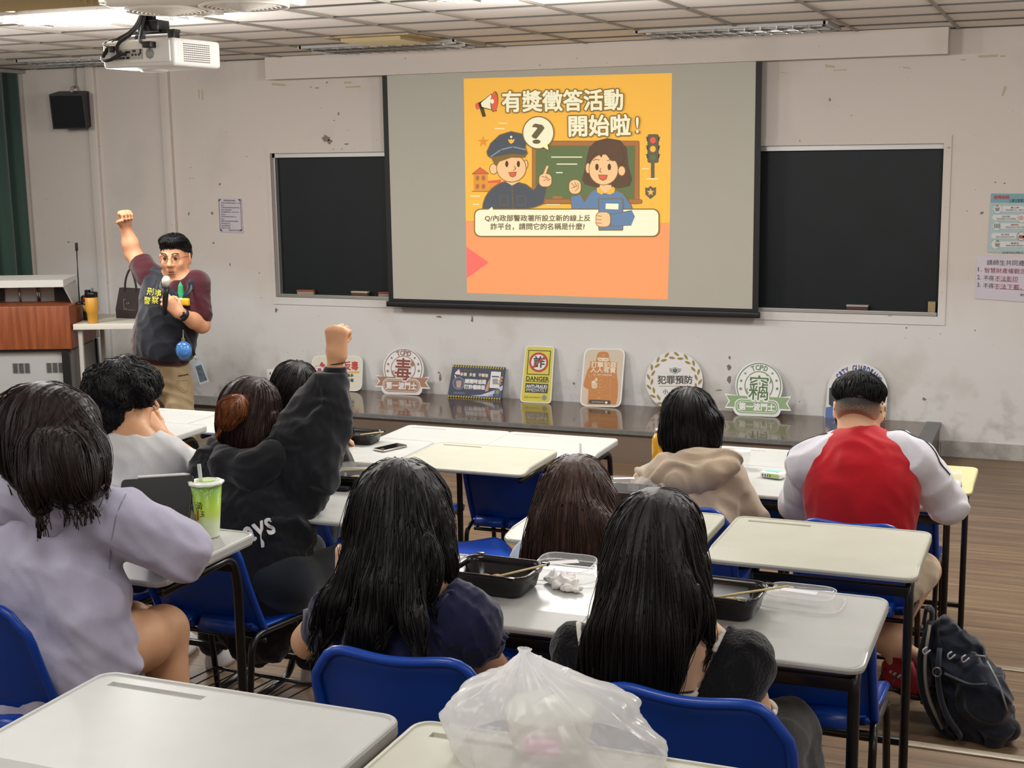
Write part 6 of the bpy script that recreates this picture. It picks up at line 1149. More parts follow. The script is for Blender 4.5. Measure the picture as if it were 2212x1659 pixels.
pa = Blob(); q0 = hit(vs, [(391, 632)], IY - .1, .004)[0]; pa.chain([(q0 + (0, 0, .03), .016), (q0 + (0, 0, -.03), .022), (q0 + rt * -.03 + (0, 0, -.06), .014)], .015); pa.cone(q0 + (0, 0, .04), q0 + (0, 0, .06), .010, .004, .01); flesh('green_charm', pa, M('plush_green', '2f8a5c', .9), t, .004)
q1 = hit(vs, [(401, 652)], IY - .1, .010)[0]; bx = MB().box((0, 0, 0), (.05, .03, .045), .008); bx.build('charm_pouch', M('pouch_yellow', 'd8a92c', .6), t, loc=Vector(q1 - O)); MB().box((0, 0, 0), (.02, .034, .05), .008).build('charm_pouch_flap', M('pouch_white', 'd9d6cc', .6), t, loc=Vector(q1 + rt * -.03 - O))
# trousers, belt things, shoes
pt = Blob(); pt.chain([(HP + (0, 0, -.02), .165), (HP + (0, 0, -.10), .165)], .05, (1, .85, 1)); hR, hL = HP + rt * -.085 + (0, 0, -.1), HP + rt * .085 + (0, 0, -.1); pt.chain([(hR, .105), (kR, .082), (aR + (0, 0, .02), .07)], .03); pt.chain([(hL, .105), (kL, .082), (aL + (0, 0, .02), .07)], .03); pt.disp(wob(.006, 26, 83)); flesh('trousers', pt, KHAKI, t, .007)
zp = hit(pt, dense2([(385, 812), (405, 809)], 5), IY - .05, .002); strip(zp, .005, BLK, 'pocket_zip', t, 6, .6); pf = hit(pt, dense2([(383, 822), (405, 820), (405, 842), (395, 847), (384, 838), (383, 822)], 5), IY - .05, .0); strip(pf, .0035, KHAKI, 'cargo_pocket_edge', t, 5)
for a_ in (aR, aL):
    c = Vector(Z_(a_, 0) - O); dv = Vector(vd); sd = Vector((dv.y, -dv.x, 0)); MB().loops([[c + sd * .05 * s_ * math.cos(q) + dv * ((.17 if math.sin(q) > 0 else .09) * math.sin(q) * s_) + Vector((0, 0, z)) for q in [2 * PI * k / 18 for k in range(18)]] for s_, z in ((.95, .003), (1, .03), (.92, .06), (.62, .10))]).build('shoe', SHOEB, t)
wt = MB(); wx_ = (eL - wL) / np.linalg.norm(eL - wL); wc = wL + wx_ * .03
q = Vector(wx_).to_track_quat('Z', 'Y').to_matrix().to_4x4(); wt.lathe([(.036, -.012), (.040, -.010), (.040, .010), (.036, .012)], 20, mat=Matrix.Translation(Vector(wc - O)) @ q); wo = wt.build('watch_strap', BLK, t); MB().lathe([(.0, .009), (.019, .009), (.022, .006), (.022, 0), (0, 0)], 18, mat=Matrix.Translation(Vector(wc + vd * .037 - O)) @ Vector(vd).to_track_quat('Z', 'Y').to_matrix().to_4x4()).build('watch_face', M('watch_black', '0b1010', .15), wo)
# held microphone (a thing of its own)
m_ = thing('handheld_microphone', 'black handheld microphone with pale grille held at the presenter\'s mouth', 'microphone', Vector(mc0)); mm = Matrix.Translation((0, 0, 0)) @ Vector(mx).to_track_quat('Z', 'Y').to_matrix().to_4x4()
MB().lathe([(.0, -.028), (.018, -.022), (.026, -.004), (.026, .012), (.021, .030), (0, .03)], 20, mat=mm).build('grille', M('mic_grille', 'c6c2b2', .5, bump=.3, bscale=500), m_); MB().lathe([(.0215, .028), (.0215, .045), (.018, .05)], 18, mat=mm).build('ring', M('mic_ring', '3a3a3c', .4), m_); MB().lathe([(.019, .045), (.0175, .12), (.015, .23), (0, .23)], 18, mat=mm).build('handle', M('mic_black', '15161a', .35), m_)
# things hanging from the belt
p0 = hit(vs, [(394, 712)], IY - .05, .006)[0]; p1 = I(397, 757, -.16)
m_ = thing('key_charm', 'glossy blue round key charm hanging at the presenter\'s hip', 'charm', Vector(p1)); MB().lathe([(0, -.062), (.03, -.055), (.052, -.02), (.054, .008), (.044, .038), (.022, .055), (0, .058)], 24, sy=.7).build('shell', M('charm_blue', '3f79b8', .12, coat=.6, var=.25, vscale=30), m_); MB().tube([(0, 0, .055), Vector(p0 - p1)], .004, 6).tube([Vector((.012 * math.cos(k), 0, .066 + .012 * math.sin(k))) for k in np.linspace(0, 6.3, 14)], .002, 5).build('strap', M('charm_cord', '8f8468', .6), m_)
p2 = I(414, 745, -.12); m_ = thing('lanyard_tag', 'clear card holder tag on a black lanyard swinging from the presenter\'s belt', 'tag', Vector(I(433, 803, -.10))); lo_ = np.array(m_.location)
MB().tube([Vector(p0 - lo_), Vector(p2 - lo_), Vector(I(420, 768, -.11) - lo_)], .011, 6, flat=.3).build('lanyard', BLK, m_); MB().tube([Vector(I(420, 768, -.11) - lo_), Vector(I(424, 778, -.105) - lo_)], .004, 6).build('clip', CHROME, m_)
cd = np.array(I(441, 826, -.1) - I(425, 779, -.1)); cd /= np.linalg.norm(cd); cs = np.cross(vd, cd); cs /= np.linalg.norm(cs); k0 = I(425, 779, -.1) - lo_; ca = [k0 - cs * .028, k0 + cs * .028, k0 + cs * .03 + cd * .145, k0 - cs * .03 + cd * .145]; MB().prism([Vector(p) for p in ca], Vector(vd * .006)).build('card_holder', M('card_clear', '8f9aa0', .15, alpha=.75), m_, fixn=True); ca = [k0 - cs * .018 + cd * .03 + vd * .008, k0 + cs * .018 + cd * .03 + vd * .008, k0 + cs * .022 + cd * .13 + vd * .008, k0 - cs * .022 + cd * .13 + vd * .008]; MB().prism([Vector(p) for p in ca], Vector(vd * .001)).build('card_print', M('card_dark', '3c4650', .4, var=.6, vscale=60), m_, fixn=True)
# ------------------------------------------------------------------ crime-prevention placards leaning on the wall along the stage
SGN_W = M('sign_white', 'd9d8d6', .45)
class Sign:
    """a placard: pixel outlines from one crop of the photograph are laid on its own leaning plane"""
    def __init__(s, lab, ox, oy, sc_, base, top):
        s.f = lambda x, y: (ox + x / sc_, oy + y / sc_); p = at_z(*s.f(*base), SZ + .001); q = at_y(*s.f(*top), 9.965)
        s.P = Vector((0, p.y, SZ + .001)); d = Vector((0, 9.965 - p.y, q.z - SZ)); d.normalize(); s.n = Vector((0, -d.z, d.y)); s.t = thing('leaning_sign', lab, 'sign', (p.x, p.y, SZ), 0, 'crime-prevention placards along the stage')
        s.o = Vector(s.t.location); s.A = Art(s.map, s.n, s.o, .0006)
    def map(s, x, y):
        d = ray(*s.f(x, y)); return EYE + d * ((s.P - EYE).dot(s.n) / d.dot(s.n))
    def board(s, pts, mat=None): MB().prism([s.map(*p) - s.o for p in pts], -s.n * .012).build('board', mat or SGN_W, s.t, fixn=True)
    def done(s): s.A.build('print', s.t)
def qrr(TL, TR, BR, BL, r, n=5):
    """rounded quadrilateral"""
    c = [Vector(p) for p in (TL, TR, BR, BL)]; out = []
    for i in range(4):
        a = c[i] + (c[i - 1] - c[i]).normalized() * r; b = c[i] + (c[(i + 1) % 4] - c[i]).normalized() * r
        out += [tuple(a * (1 - t) ** 2 + c[i] * 2 * t * (1 - t) + b * t * t) for t in [k / n for k in range(n + 1)]]
    return out
# 1 anti-drug tablet shaped sign, half hidden
s = Sign('cream rounded placard with red lettering, half hidden behind the raised fist', 660, 740, 7.9, (520, 822), (540, 228))
s.board(qrr((112, 222), (980, 225), (958, 832), (85, 815), 130)); A = s.A; RD = M('sign_red', 'b3322f', .5); GDL = M('sign_gold', 'c4a04a', .5); SBK = M('sign_black', '3a3a36', .5)
A.poly(qrr((128, 236), (965, 238), (944, 818), (102, 800), 120), M('sign_cream', 'd0cbba', .5), 1); A.text('反毒', 780, 398, 235, 150, RD, 3, bold=.04); A.text('向', 520, 398, 130, 150, RD, 3, bold=.04); A.poly([(700, 492), (922, 496), (921, 524), (700, 520)], GDL, 2)
A.text('識多', 760, 562, 125, 55, SBK, 3, bold=.04); A.text('拒毒', 762, 645, 120, 58, SBK, 3, bold=.04); A.ring(725, 725, 26, 30, 7, SBK, 3); A.poly([(240, 400), (262, 345), (285, 330), (312, 370), (345, 380), (310, 420)], RD, 3); A.poly(rrect(160, 405, 290, 545, 26), M('sign_pill', 'd8cfd0', .5), 2); A.ell(240, 478, 36, 40, M('sign_plum', '9c3350', .5), 3); A.ring(225, 420, 70, 26, 7, M('sign_plum'), 3); s.done()
# 2 and 7 round badge signs with ribbon
def badge(lab, ox, oy, sc_, K, main, dark, txt, big, shade):
    (cx, cy), R1, (lx0, lx1, ly0, ly1) = K['c'], K['R'], K['plate']
    s = Sign(lab, ox, oy, sc_, ((lx0 + lx1) / 2, K['bot']), (cx, cy - R1)); A = s.A; m = K['m']; sk = K['sk']
    Y = lambda x, y: (x, y + sk * (x - cx))
    rb = K['rib']   # ribbon x0,x1,y0,y1, notch
    out = arc(cx, cy, R1 - 4, R1, PI * .86, PI * 2.14, 30); out = [Y(*p) for p in out] + [Y(rb[1] + m, rb[2] - m), Y(rb[1] - rb[4] + m, (rb[2] + rb[3]) / 2), Y(rb[1] + m, rb[3] + m), Y(lx1 + m, rb[3] + m)] + [Y(*p) for p in arc(lx1 - 60, K['bot'] - 110, 60 + m, 110, 0, PI / 2, 5)] + [Y(*p) for p in arc(lx0 + 60, K['bot'] - 110, 60 + m, 110, PI / 2, PI, 5)] + [Y(lx0 - m, rb[3] + m), Y(rb[0] - m, rb[3] + m), Y(rb[0] + rb[4] - m, (rb[2] + rb[3]) / 2), Y(rb[0] - m, rb[2] - m)]
    s.board(out)
    r1 = K['r1']; A.ring(cx, cy, r1, r1 * 1.03, 13, dark, 2, PI * .80, PI * 2.18, 46); ri = K['ri']; A.ell(cx, cy, ri, ri * 1.03, dark, 2, 40); A.ell(cx, cy, ri - 13, ri * 1.03 - 13, SGN_W, 3, 40)
    wd = [(cx + (ri - 14) * math.cos(q), cy + (ri - 14) * 1.03 * math.sin(q)) for q in np.linspace(-.95, -.25, 8)]; A.poly(wd + [(cx, cy + 40), (cx - 50, cy + 10)], main, 4); wd = [(cx + (ri - 14) * math.cos(q), cy + (ri - 14) * 1.03 * math.sin(q)) for q in np.linspace(PI - 1.0, PI - .2, 8)]; A.poly(wd + [(cx, cy - 20), (cx + 30, cy + 60)], main, 4)
    A.arctext('TCPD', cx + 4, cy, (r1 + ri) / 2, -.33, .37, K['ls'] * .56, K['ls'] * .80, dark, 4, .03)
    for a_, r_ in ((-.82, 25), (-1.28, 30), (-1.72, 33), (.82, 25), (1.28, 30), (1.72, 33)): A.star(cx + (r1 + ri) / 2 * math.sin(a_), cy - (r1 + ri) / 2 * math.cos(a_), r_ * K['ss'], dark, 4, a_ * .2)
    A.poly([Y(rb[0], rb[2]), Y(lx0 + 50, rb[2]), Y(lx0 + 50, rb[3]), Y(rb[0], rb[3]), Y(rb[0] + rb[4], (rb[2] + rb[3]) / 2)], main, 5); A.poly([Y(rb[1], rb[2]), Y(rb[1] - rb[4], (rb[2] + rb[3]) / 2), Y(rb[1], rb[3]), Y(lx1 - 50, rb[3]), Y(lx1 - 50, rb[2])], main, 5); A.poly([Y(lx0 + 40, rb[2]), Y(lx1 - 40, rb[2]), Y(lx1 - 40, ly0 + 40), Y(lx0 + 40, ly0 + 40)], main, 5)
    for ins, mm, l in ((0, SGN_W, 6), (12, main, 7), (28, SGN_W, 8), (35, main, 9)): A.poly([Y(*p) for p in rrect(lx0 + ins, ly0 + ins, lx1 - ins, ly1 - ins, (ly1 - ly0) * .42 - ins * .6, 6)], mm, l)
    A.text(txt, (lx0 + lx1) / 2, (ly0 + ly1) / 2 + sk * ((lx0 + lx1) / 2 - cx), (lx1 - lx0) * .80, (ly1 - ly0) * .48, SGN_W, 11, ang=math.atan(sk), bold=.045); A.text(big, *K['bigc'], *K['bigs'], SGN_W, 10, bold=.07, ang=.05); A.text(big, *K['bigc'], *K['bigs'], shade, 11, bold=.02 if big == '毒' else .004, ang=.05); s.done()
badge('round badge placard with dark red character on a brown ribbon', 660, 740, 7.9, dict(c=(1668, 445), R=352, bot=888, plate=(1320, 1962, 615, 862), m=26, sk=.035, rib=(1215, 2098, 592, 748, 62), r1=325, ri=212, ls=105, ss=1, bigc=(1668, 455), bigs=(270, 370)), M('badge_brown', '9c745c', .5), M('badge_brown_dark', '85675c', .5), '第一波鬥士', '毒', M('badge_maroon', '7e3a2a', .5))
badge('round badge placard with dark green character on a green ribbon', 1550, 770, 5.82, dict(c=(520, 372), R=302, bot=752, plate=(215, 775, 540, 735), m=22, sk=.045, rib=(112, 905, 505, 645, 48), r1=282, ri=182, ls=78, ss=.8, bigc=(518, 395), bigs=(245, 310)), M('badge_green', '7d9a6b', .5), M('badge_green_dark', '5f7d5a', .5), '第一波鬥士', '竊', M('badge_forest', '3e6429', .5))
# 3 navy tracking sign
s = Sign('wide navy placard with yellow-black hazard stripes and white lettering', 950, 740, 8.193, (620, 990), (690, 415)); A = s.A
TL, TR, BR, BL = (232, 388), (1160, 435), (1085, 1015), (135, 960); s.board(qrr(TL, TR, BR, BL, 22), M('sign_navy', '33384f', .45)); U = lambda u, v: tuple((Vector(TL) * (1 - u) + Vector(TR) * u) * (1 - v) + (Vector(BL) * (1 - u) + Vector(BR) * u) * v); HY, HB = M('hazard_yellow', 'b9ab3e', .5), M('hazard_black', '2c2c24', .5); NV = M('sign_navy')
for v0, v1 in ((0, .072), (.945, 1.0)):
    A.poly([U(0, v0), U(1, v0), U(1, v1), U(0, v1)], HB, 1)
    for k in range(21): A.poly([U(k / 21 + .012, v0), U(k / 21 + .034, v0), U(k / 21 + .022, v1), U(k / 21, v1)], HY, 2)
A.poly([U(.42, .98 * .94), U(.62, .88), U(.85, .72), U(1, .55), U(1, .72), U(.8, .86), U(.62, .93)], M('sign_lilac', 'b7bcd6', .5), 2); A.poly([U(.45, .942), U(.65, .925), U(.85, .84), U(1, .70), U(1, .942)], M('sign_blue', '3d4876', .5), 3)
A.ell(335, 720, 106, 112, M('sign_steel', '8e98a6', .5), 2); A.ell(335, 720, 96, 102, M('sign_slate', '4b566a', .5), 3); FST = M('sign_fist', 'b99a8c', .5)
for k in range(4): A.poly(rrect(293 + k * 23, 672, 314 + k * 23, 740, 9), FST, 4)
A.poly([(294, 735), (384, 735), (372, 775), (366, 800), (306, 800), (300, 775)], FST, 4)
A.poly([(268, 540), (340, 470), (368, 570), (275, 560)], SGN_W, 3); A.poly([(340, 468), (356, 470), (382, 565), (368, 572)], M('sign_rose', 'b0606c', .5), 4); A.poly([(258, 580), (280, 575), (292, 620), (275, 625)], SGN_W, 3)
for tx, cx_, cy_, w_ in (('多疑', 425, 562, 110), ('多查', 582, 570, 112), ('不輕信', 772, 580, 172)): A.text(tx, cx_, cy_, w_, 60, M('sign_ivory', 'd8cfae', .5), 4, ang=.05, bold=.04)
A.text('請隨時追蹤', 635, 690, 375, 78, SGN_W, 4, ang=.05, bold=.045); A.text('打詐儀錶板', 620, 788, 372, 80, SGN_W, 4, ang=.05, bold=.045); A.poly([(385, 470), (580, 480), (578, 515), (383, 505)], M('sign_olive', '4a4a3c', .5), 2)
A.poly(qrr((912, 512), (1088, 520), (1055, 812), (878, 800), 16), SGN_W, 4); A.poly([(925, 590), (1050, 596), (1048, 618), (922, 612)], NV, 5); SKS = M('sign_hand', 'b88d6c', .5); A.poly([(890, 640), (870, 800), (860, 860), (800, 870), (830, 760), (860, 690)], SKS, 5)
for k in range(3): A.ell(1090 - k * 16, 622 + k * 55, 34, 22, SKS, 5, 16)
A.poly(rrect(935, 640, 1030, 740, 8), M('sign_greyish', '8d9096', .5), 5); A.text('POLICE', 862, 928, 160, 50, SGN_W, 5, ang=-.07, bold=.03, skew=.2); A.ell(1022, 880, 52, 68, M('sign_crest', '566058', .5), 5, 20); A.ell(1022, 876, 26, 34, M('sign_crest2', '8a9080', .5), 6, 16); A.text('CRIME PREVENTION', 345, 895, 200, 26, M('sign_steel'), 4, ang=.03); s.done()
# 4 danger sign
s = Sign('tall yellow danger placard with a red no-fraud circle', 950, 740, 8.193, (1690, 1068), (1770, 65)); A = s.A; DY, DK_ = M('danger_yellow', 'c9bd3f', .45), M('danger_ink', '34341f', .5)
s.board(qrr((1520, 52), (2030, 66), (1968, 1082), (1418, 1052), 72)); A.poly(qrr((1535, 68), (2012, 82), (1950, 1064), (1438, 1036), 62), DY, 1); A.line([(1577, 136), (1962, 152), (1930, 572), (1546, 556)], 15, DK_, 2, True)
A.ell(1752, 350, 170, 175, M('danger_red', 'b03a30', .5), 3, 40); A.ell(1752, 350, 132, 136, SGN_W, 4, 36); A.text('詐', 1762, 344, 190, 200, DK_, 5, bold=.03, ang=.03); A.line([(1650, 440), (1856, 258)], 34, M('danger_red'), 6)
A.text('DANGER', 1732, 642, 400, 78, DK_, 3, ang=.04, bold=.03); A.line([(1522, 684), (1925, 704)], 11, DK_, 3); A.poly([(1520, 716), (1922, 736), (1908, 900), (1506, 882)], M('danger_slate', '2f322f', .5), 2); A.text('ANTI-FRAUD', 1716, 778, 372, 56, SGN_W, 4, ang=.04, bold=.03); A.text('IMMEDIATELY', 1712, 842, 362, 56, SGN_W, 4, ang=.04)
A.ring(1528, 966, 30, 20, 7, DK_, 3); A.text('CRIME PREVENTION', 1675, 972, 215, 24, DK_, 3, ang=.02); A.poly([(1810, 950), (1850, 925), (1892, 952), (1892, 1000), (1850, 1032), (1806, 1000)], M('danger_crest', '7f8478', .5), 3); s.done()
# 5 orange target figure
s = Sign('tall rounded orange placard with a masked target figure', 1230, 740, 7.373, (480, 1025), (560, 95)); A = s.A; OR, BG = M('target_orange', 'b8793c', .5), M('target_beige', 'c5b6a2', .5); TW = M('target_cream', 'dcc9ae', .5)
s.board(qrr((238, 92), (892, 98), (818, 1034), (160, 1012), 118)); A.poly(qrr((258, 108), (870, 114), (798, 1016), (182, 996), 106), BG, 1)
A.poly([(448, 180), (470, 152), (535, 143), (600, 152), (628, 185), (642, 300), (760, 320), (752, 480), (776, 660), (770, 860), (742, 990), (285, 985), (300, 850), (305, 748), (240, 712), (222, 680), (250, 560), (290, 440), (330, 370), (330, 300), (420, 296)], OR, 2); A.poly([(440, 262), (462, 238), (625, 246), (632, 288), (600, 302), (470, 292)], TW, 3); A.line([(470, 262), (520, 275)], 8, OR, 4); A.line([(560, 276), (606, 265)], 8, OR, 4)
A.text('打擊犯罪', 548, 355, 400, 92, TW, 5, ang=.03, bold=.035, outline=OR, ow=.05); A.text('人人有責', 538, 438, 400, 88, TW, 5, ang=.03, bold=.035, outline=OR, ow=.05); A.text('第一波鬥士防範隊招募', 535, 517, 290, 28, TW, 5, ang=.02, bold=.02)
for r_ in (60, 110, 160): A.ring(500, 602, r_, r_, 4, M('target_line', 'cf9a62', .5), 3)
for tx, x, y, h_ in (('10', 540, 206, 42), ('5', 312, 526, 40), ('5', 705, 550, 30), ('10', 500, 602, 34), ('9', 490, 665, 26), ('8', 486, 712, 24), ('6', 480, 788, 30), ('10', 470, 880, 40)): A.text(tx, x, y, h_ * len(tx) * .62, h_, M('target_pale', 'd9ab78', .5), 4)
A.line([(320, 835), (650, 850)], 4, M('target_line'), 3); A.line([(655, 560), (650, 940)], 4, M('target_line'), 3); A.poly(rrect(355, 605, 445, 730, 30), TW, 5); A.poly([(405, 600), (430, 548), (452, 600), (440, 650)], TW, 5)
for k in range(3): A.line([(362, 655 + k * 24), (432, 660 + k * 24)], 5, OR, 6)
A.poly(qrr((315, 908), (660, 922), (655, 985), (310, 970), 26), SBK, 5); A.text('CRIME PREVENTION', 452, 948, 190, 22, TW, 6, ang=.04); A.ell(588, 956, 24, 20, TW, 6, 14); s.done()
# 6 laurel disc
s = Sign('round white placard with a gold laurel wreath, behind the black bob hair', 1230, 740, 7.373, (1660, 1068), (1690, 150)); A = s.A; GO, IN = M('laurel_gold', '95803f', .5), M('laurel_ink', '4d4a40', .5)
s.board(arc(1668, 606, 455, 462, 0, 2 * PI, 56)[:-1])
for k in range(30):
    a_ = -2.75 + 5.5 * k / 29; r_ = 378 + (34 if k % 2 else -24); cx_, cy_ = 1668 + r_ * math.sin(a_), 610 - r_ * 1.04 * math.cos(a_); di = 1 if a_ > -.04 else -1; q = a_ + di * (-.0 + (.55 if k % 2 else -.25)) ; ux, uy = math.cos(q), math.sin(q)
    L_, W_ = 56, 21; A.poly([(cx_ + ux * L_ * t_ - uy * W_ * s_, cy_ + uy * L_ * t_ + ux * W_ * s_) for t_, s_ in ((-1, 0), (-.5, .8), (.1, 1), (.6, .6), (1, 0), (.6, -.6), (.1, -1), (-.5, -.8))], GO, 2)
A.text('犯罪預防', 1682, 592, 552, 132, IN, 3, bold=.025, ang=.0); A.line([(1425, 694), (1938, 694)], 7, GO, 3); A.text('小', 1530, 780, 80, 78, IN, 3, bold=.02); A.text('尖', 1665, 775, 90, 80, IN, 3, bold=.02); A.text('兵', 1800, 775, 90, 80, IN, 3, bold=.02)
A.ell(1684, 444, 54, 54, M('laurel_grey', '8d9290', .5), 3); A.ell(1684, 444, 43, 43, SGN_W, 4); A.ell(1684, 444, 34, 34, M('laurel_dark', '3c4240', .5), 5); A.ell(1684, 440, 14, 14, M('laurel_grey'), 6, 14)
for sx in (-1, 1):
    A.poly([(1684 + sx * 48, 412), (1684 + sx * 98, 414), (1684 + sx * 90, 436), (1684 + sx * 84, 456), (1684 + sx * 70, 472), (1684 + sx * 46, 474)], M('laurel_grey'), 3)
    for k in range(2): A.line([(1684 + sx * 52, 434 + 20 * k), (1684 + sx * (88 - 9 * k), 434 + 20 * k)], 5, SGN_W, 4)
s.done()
# 8 city guardians arch
s = Sign('arched white placard lettered city guardians, behind the short faded hair', 1550, 770, 5.82, (1740, 790), (1760, 90)); A = s.A; CB = M('guard_blue', '3a4a86', .5)
s.board(arc(1757, 420, 378, 340, PI, 2 * PI, 30) + [(2128, 560), (2112, 800), (1342, 785), (1368, 560)]); A.arctext('CITY GUARDIANS', 1762, 470, 318, -.84, .98, 40, 78, CB, 3, .03, ry=322); A.text('of TAICHUNG', 1772, 216, 196, 34, CB, 3, ang=.08, bold=.03)
A.poly([(1405, 400), (1470, 375), (1480, 560), (1450, 640), (1400, 600)], M('guard_dark', '3c4148', .5), 3); A.poly([(1362, 640), (1480, 620), (1600, 780), (1352, 782)], M('guard_azure', '5a77ad', .5), 3); A.poly([(2060, 640), (2118, 645), (2108, 795), (2040, 792)], M('guard_maroon', '6c2f38', .5), 3); A.poly([(2080, 550), (2108, 520), (2110, 580), (2086, 580)], M('guard_dark'), 3); A.poly([(1440, 700), (1500, 740), (1560, 690), (1640, 780), (1520, 785)], SGN_W, 4); s.done()
# ------------------------------------------------------------------ things on the desks
D6, D5, D4, D2, D1 = F4 + .729, F3 + .729, F2 + .729, F1 + .729, F0 + .729
BOXM = M('bento_black', '101012', .22, spec=.6); CLEAR = M('clear_plastic', 'eef0f0', .06, spec=.7, trans=.0, alpha=.16); CHOP = M('chopstick_wood', 'c9b98a', .6)
def bento(px, py, z, lab, w=.185, d=.135, h=.045, rz=0.0, food=None, lid=False, sticks=None, group='black takeaway meal boxes'):
    c = at_z(px, py, z); t = thing('meal_box', lab, 'meal box', (c.x, c.y, z + .0005), rz, group)
    def lp(s_, zz, k=0.0): return [(x * (1 - k), y * (1 - k), zz) for x, y in rrect(-w / 2 * s_, -d / 2 * s_, w / 2 * s_, d / 2 * s_, .035 * s_, 5)]
    m = MB(); rib = lambda L: [(x * (1 + .012 * (i % 2)), y * (1 + .012 * (i % 2)), z_) for i, (x, y, z_) in enumerate(L)]
    m.loops([lp(.80, 0), rib(lp(.86, .004)), rib(lp(.94, h * .72)), lp(.99, h * .75), lp(1.04, h), lp(1.04, h + .004), lp(.98, h + .004), lp(.96, h * .8), lp(.88, .008), lp(.82, .005)], True)
    for sx, sy in ((.5, .42), (-.38, .56), (.36, -.54)): m.box((sx * w * 1.02, sy * d, h + .002), (.02, .014, .008), .002)
    m.build('tray', BOXM, t)
    if food:
        for nm, col, pts in food:
            b = MB()
            for x, y, r, sx in pts: b.lathe([(r * math.sin(q) * (1 + .25 * math.sin(7 * q)), -r * .8 * math.cos(q)) for q in np.linspace(.01, PI - .01, 7)], 9, (x, y, .010 + r * .7), sx=sx, sy=1 / sx)
            b.build(nm, M('food_' + nm, col, .5, var=.35, vscale=60), t)
    if lid:
        m = MB(); m.loops([lp(1.05, h + .005), lp(1.05, h + .010), lp(.94, h + .012), lp(.82, h + .030), lp(.70, h + .032)], True, cap0=False); m.build('clear_lid', CLEAR, t)
    if sticks: 
        for a_, b_ in sticks: MB().tube([a_, b_], [.0038, .0026], 6).build('chopstick', CHOP, t)
    return t
def stick(p0, p1, off=0.0): return Vector(p0), Vector(p1)
b_ = bento(1072, 1270, D5, 'black meal box with chewed bones, between navy sleeve and crumpled tissue', .205, .15, .052, -.03, [('bones', 'b98a68', [(-.03, .005, .014, 1.6), (-.005, .018, .013, 1.2), (.012, .0, .013, 2.0), (.022, -.012, .016, 1.1), (-.045, .010, .010, 1.4)]), ('crumbs', 'd8c9a8', [(.05, .03, .004, 1), (.06, .015, .003, 1), (.045, -.01, .003, 1)])], sticks=[((-.02, -.05, .03), (.125, .022, .066))])
b_ = bento(1556, 1318, D5, 'black meal box with vegetables, half hidden by the long straight hair', .195, .15, .052, -.03, [('carrot', 'c4452a', [(.0, .0, .010, 1.3), (-.02, .01, .009, 1)]), ('egg', 'd6b45c', [(.018, .012, .014, 1.3), (.035, .002, .012, 1.2), (-.01, .018, .012, 1)]), ('cabbage', 'cfd3b8', [(.055, -.012, .013, 1.4), (.04, .035, .010, 1.8)])], sticks=[((-.03, -.062, .04), (.15, .030, .066))])
def lid(px, py, z, lab, w, d, rz, lw, la, tilt=0.0):
    c = at_z(px, py, z); t = thing('box_lid', lab, 'lid', (c.x, c.y, z + .001), rz, 'clear plastic meal-box lids')
    lp = lambda s_, zz: [(x, y, zz + tilt * (y + d / 2)) for x, y in rrect(-w / 2 * s_, -d / 2 * s_, w / 2 * s_, d / 2 * s_, .04 * s_, 6)]
    m = MB().loops([lp(1.06, .001), lp(1.06, .005), lp(1.0, .006), lp(.97, .014), lp(.90, .016), lp(.84, .026), lp(.80, .027), lp(.78, .024)], True, cap0=False); m.build('shell', CLEAR, t)
    MB().tube([Vector(p) for p in lp(1.06, .004)] + [Vector(lp(1.06, .004)[0])], .0011, 5).tube([Vector(p) for p in lp(.84, .027)] + [Vector(lp(.84, .027)[0])], .0009, 5).build('rim', M('clear_edge', 'f2f4f4', .1, alpha=.55), t)
    MB().box((-.005, 0, .0265 + tilt * d / 2), (lw, .022, .0006), rot=Matrix.Rotation(la, 3, 'Z') @ Matrix.Rotation(math.atan(tilt), 3, 'X')).build('label', PAPER, t)
lid(1222, 1243, D5, 'clear lid lying under the crumpled tissue, left of the straight black hair', .175, .135, .0, .075, .55, .10)
lid(1730, 1302, D5, 'clear lid with white label on the desk edge at right', .185, .135, -.02, .085, -.06)
# crumpled tissue
def tissue(px, py, z, lab, s_, seed, name='crumpled_tissue'):
    c = at_z(px, py, z); t = thing(name, lab, 'tissue', (c.x, c.y, z + .002)); bl = Blob(); o = np.array((c.x, c.y, z + .004)); r = np.random.default_rng(seed)
    for k in range(9): q = r.uniform(-1, 1, 2) * np.array((.055, .022)) * s_; bl.ell(o + np.array((q[0], q[1], .008 * s_)), np.array((.022, .016, .014)) * s_ * r.uniform(.6, 1.1), frame((r.uniform(-1, 1), 1, r.uniform(-.5, .5))), .012)
    bl.disp(wob(.006 * s_, 95 / s_, seed)); bl.cut((c.x, c.y, z + .0012), (0, 0, -1)); flesh('paper', bl, M('tissue_white', 'e9e7e4', .9), t, .0025)
tissue(1202, 1262, D5, 'crumpled white tissue beside the black meal box with bones', 1.0, 5)
tissue(1232, 1277, D5, 'small twisted end of white tissue near the desk front', .42, 8)
bento(1352, 1085, D4, 'meal box under a clear lid with white label, between the brown and black hair', .185, .135, .045, 0, [('noodles', 'd9cfbc', [(-.03, -.02, .014, 1.5), (.02, -.02, .014, 1.3), (-.05, .02, .012, 1), (.04, .02, .012, 1.4)])], lid=True)
c = at_z(1352, 1085, D4); tag(MB().box((0, 0, 0), (.07, .022, .0006), rot=Matrix.Rotation(.4, 3, 'Z')).build('price_label', PAPER, None, (c.x - .01, c.y + .01, D4 + .079)), 'white label stuck on the clear lid between the brown and black hair', 'label')
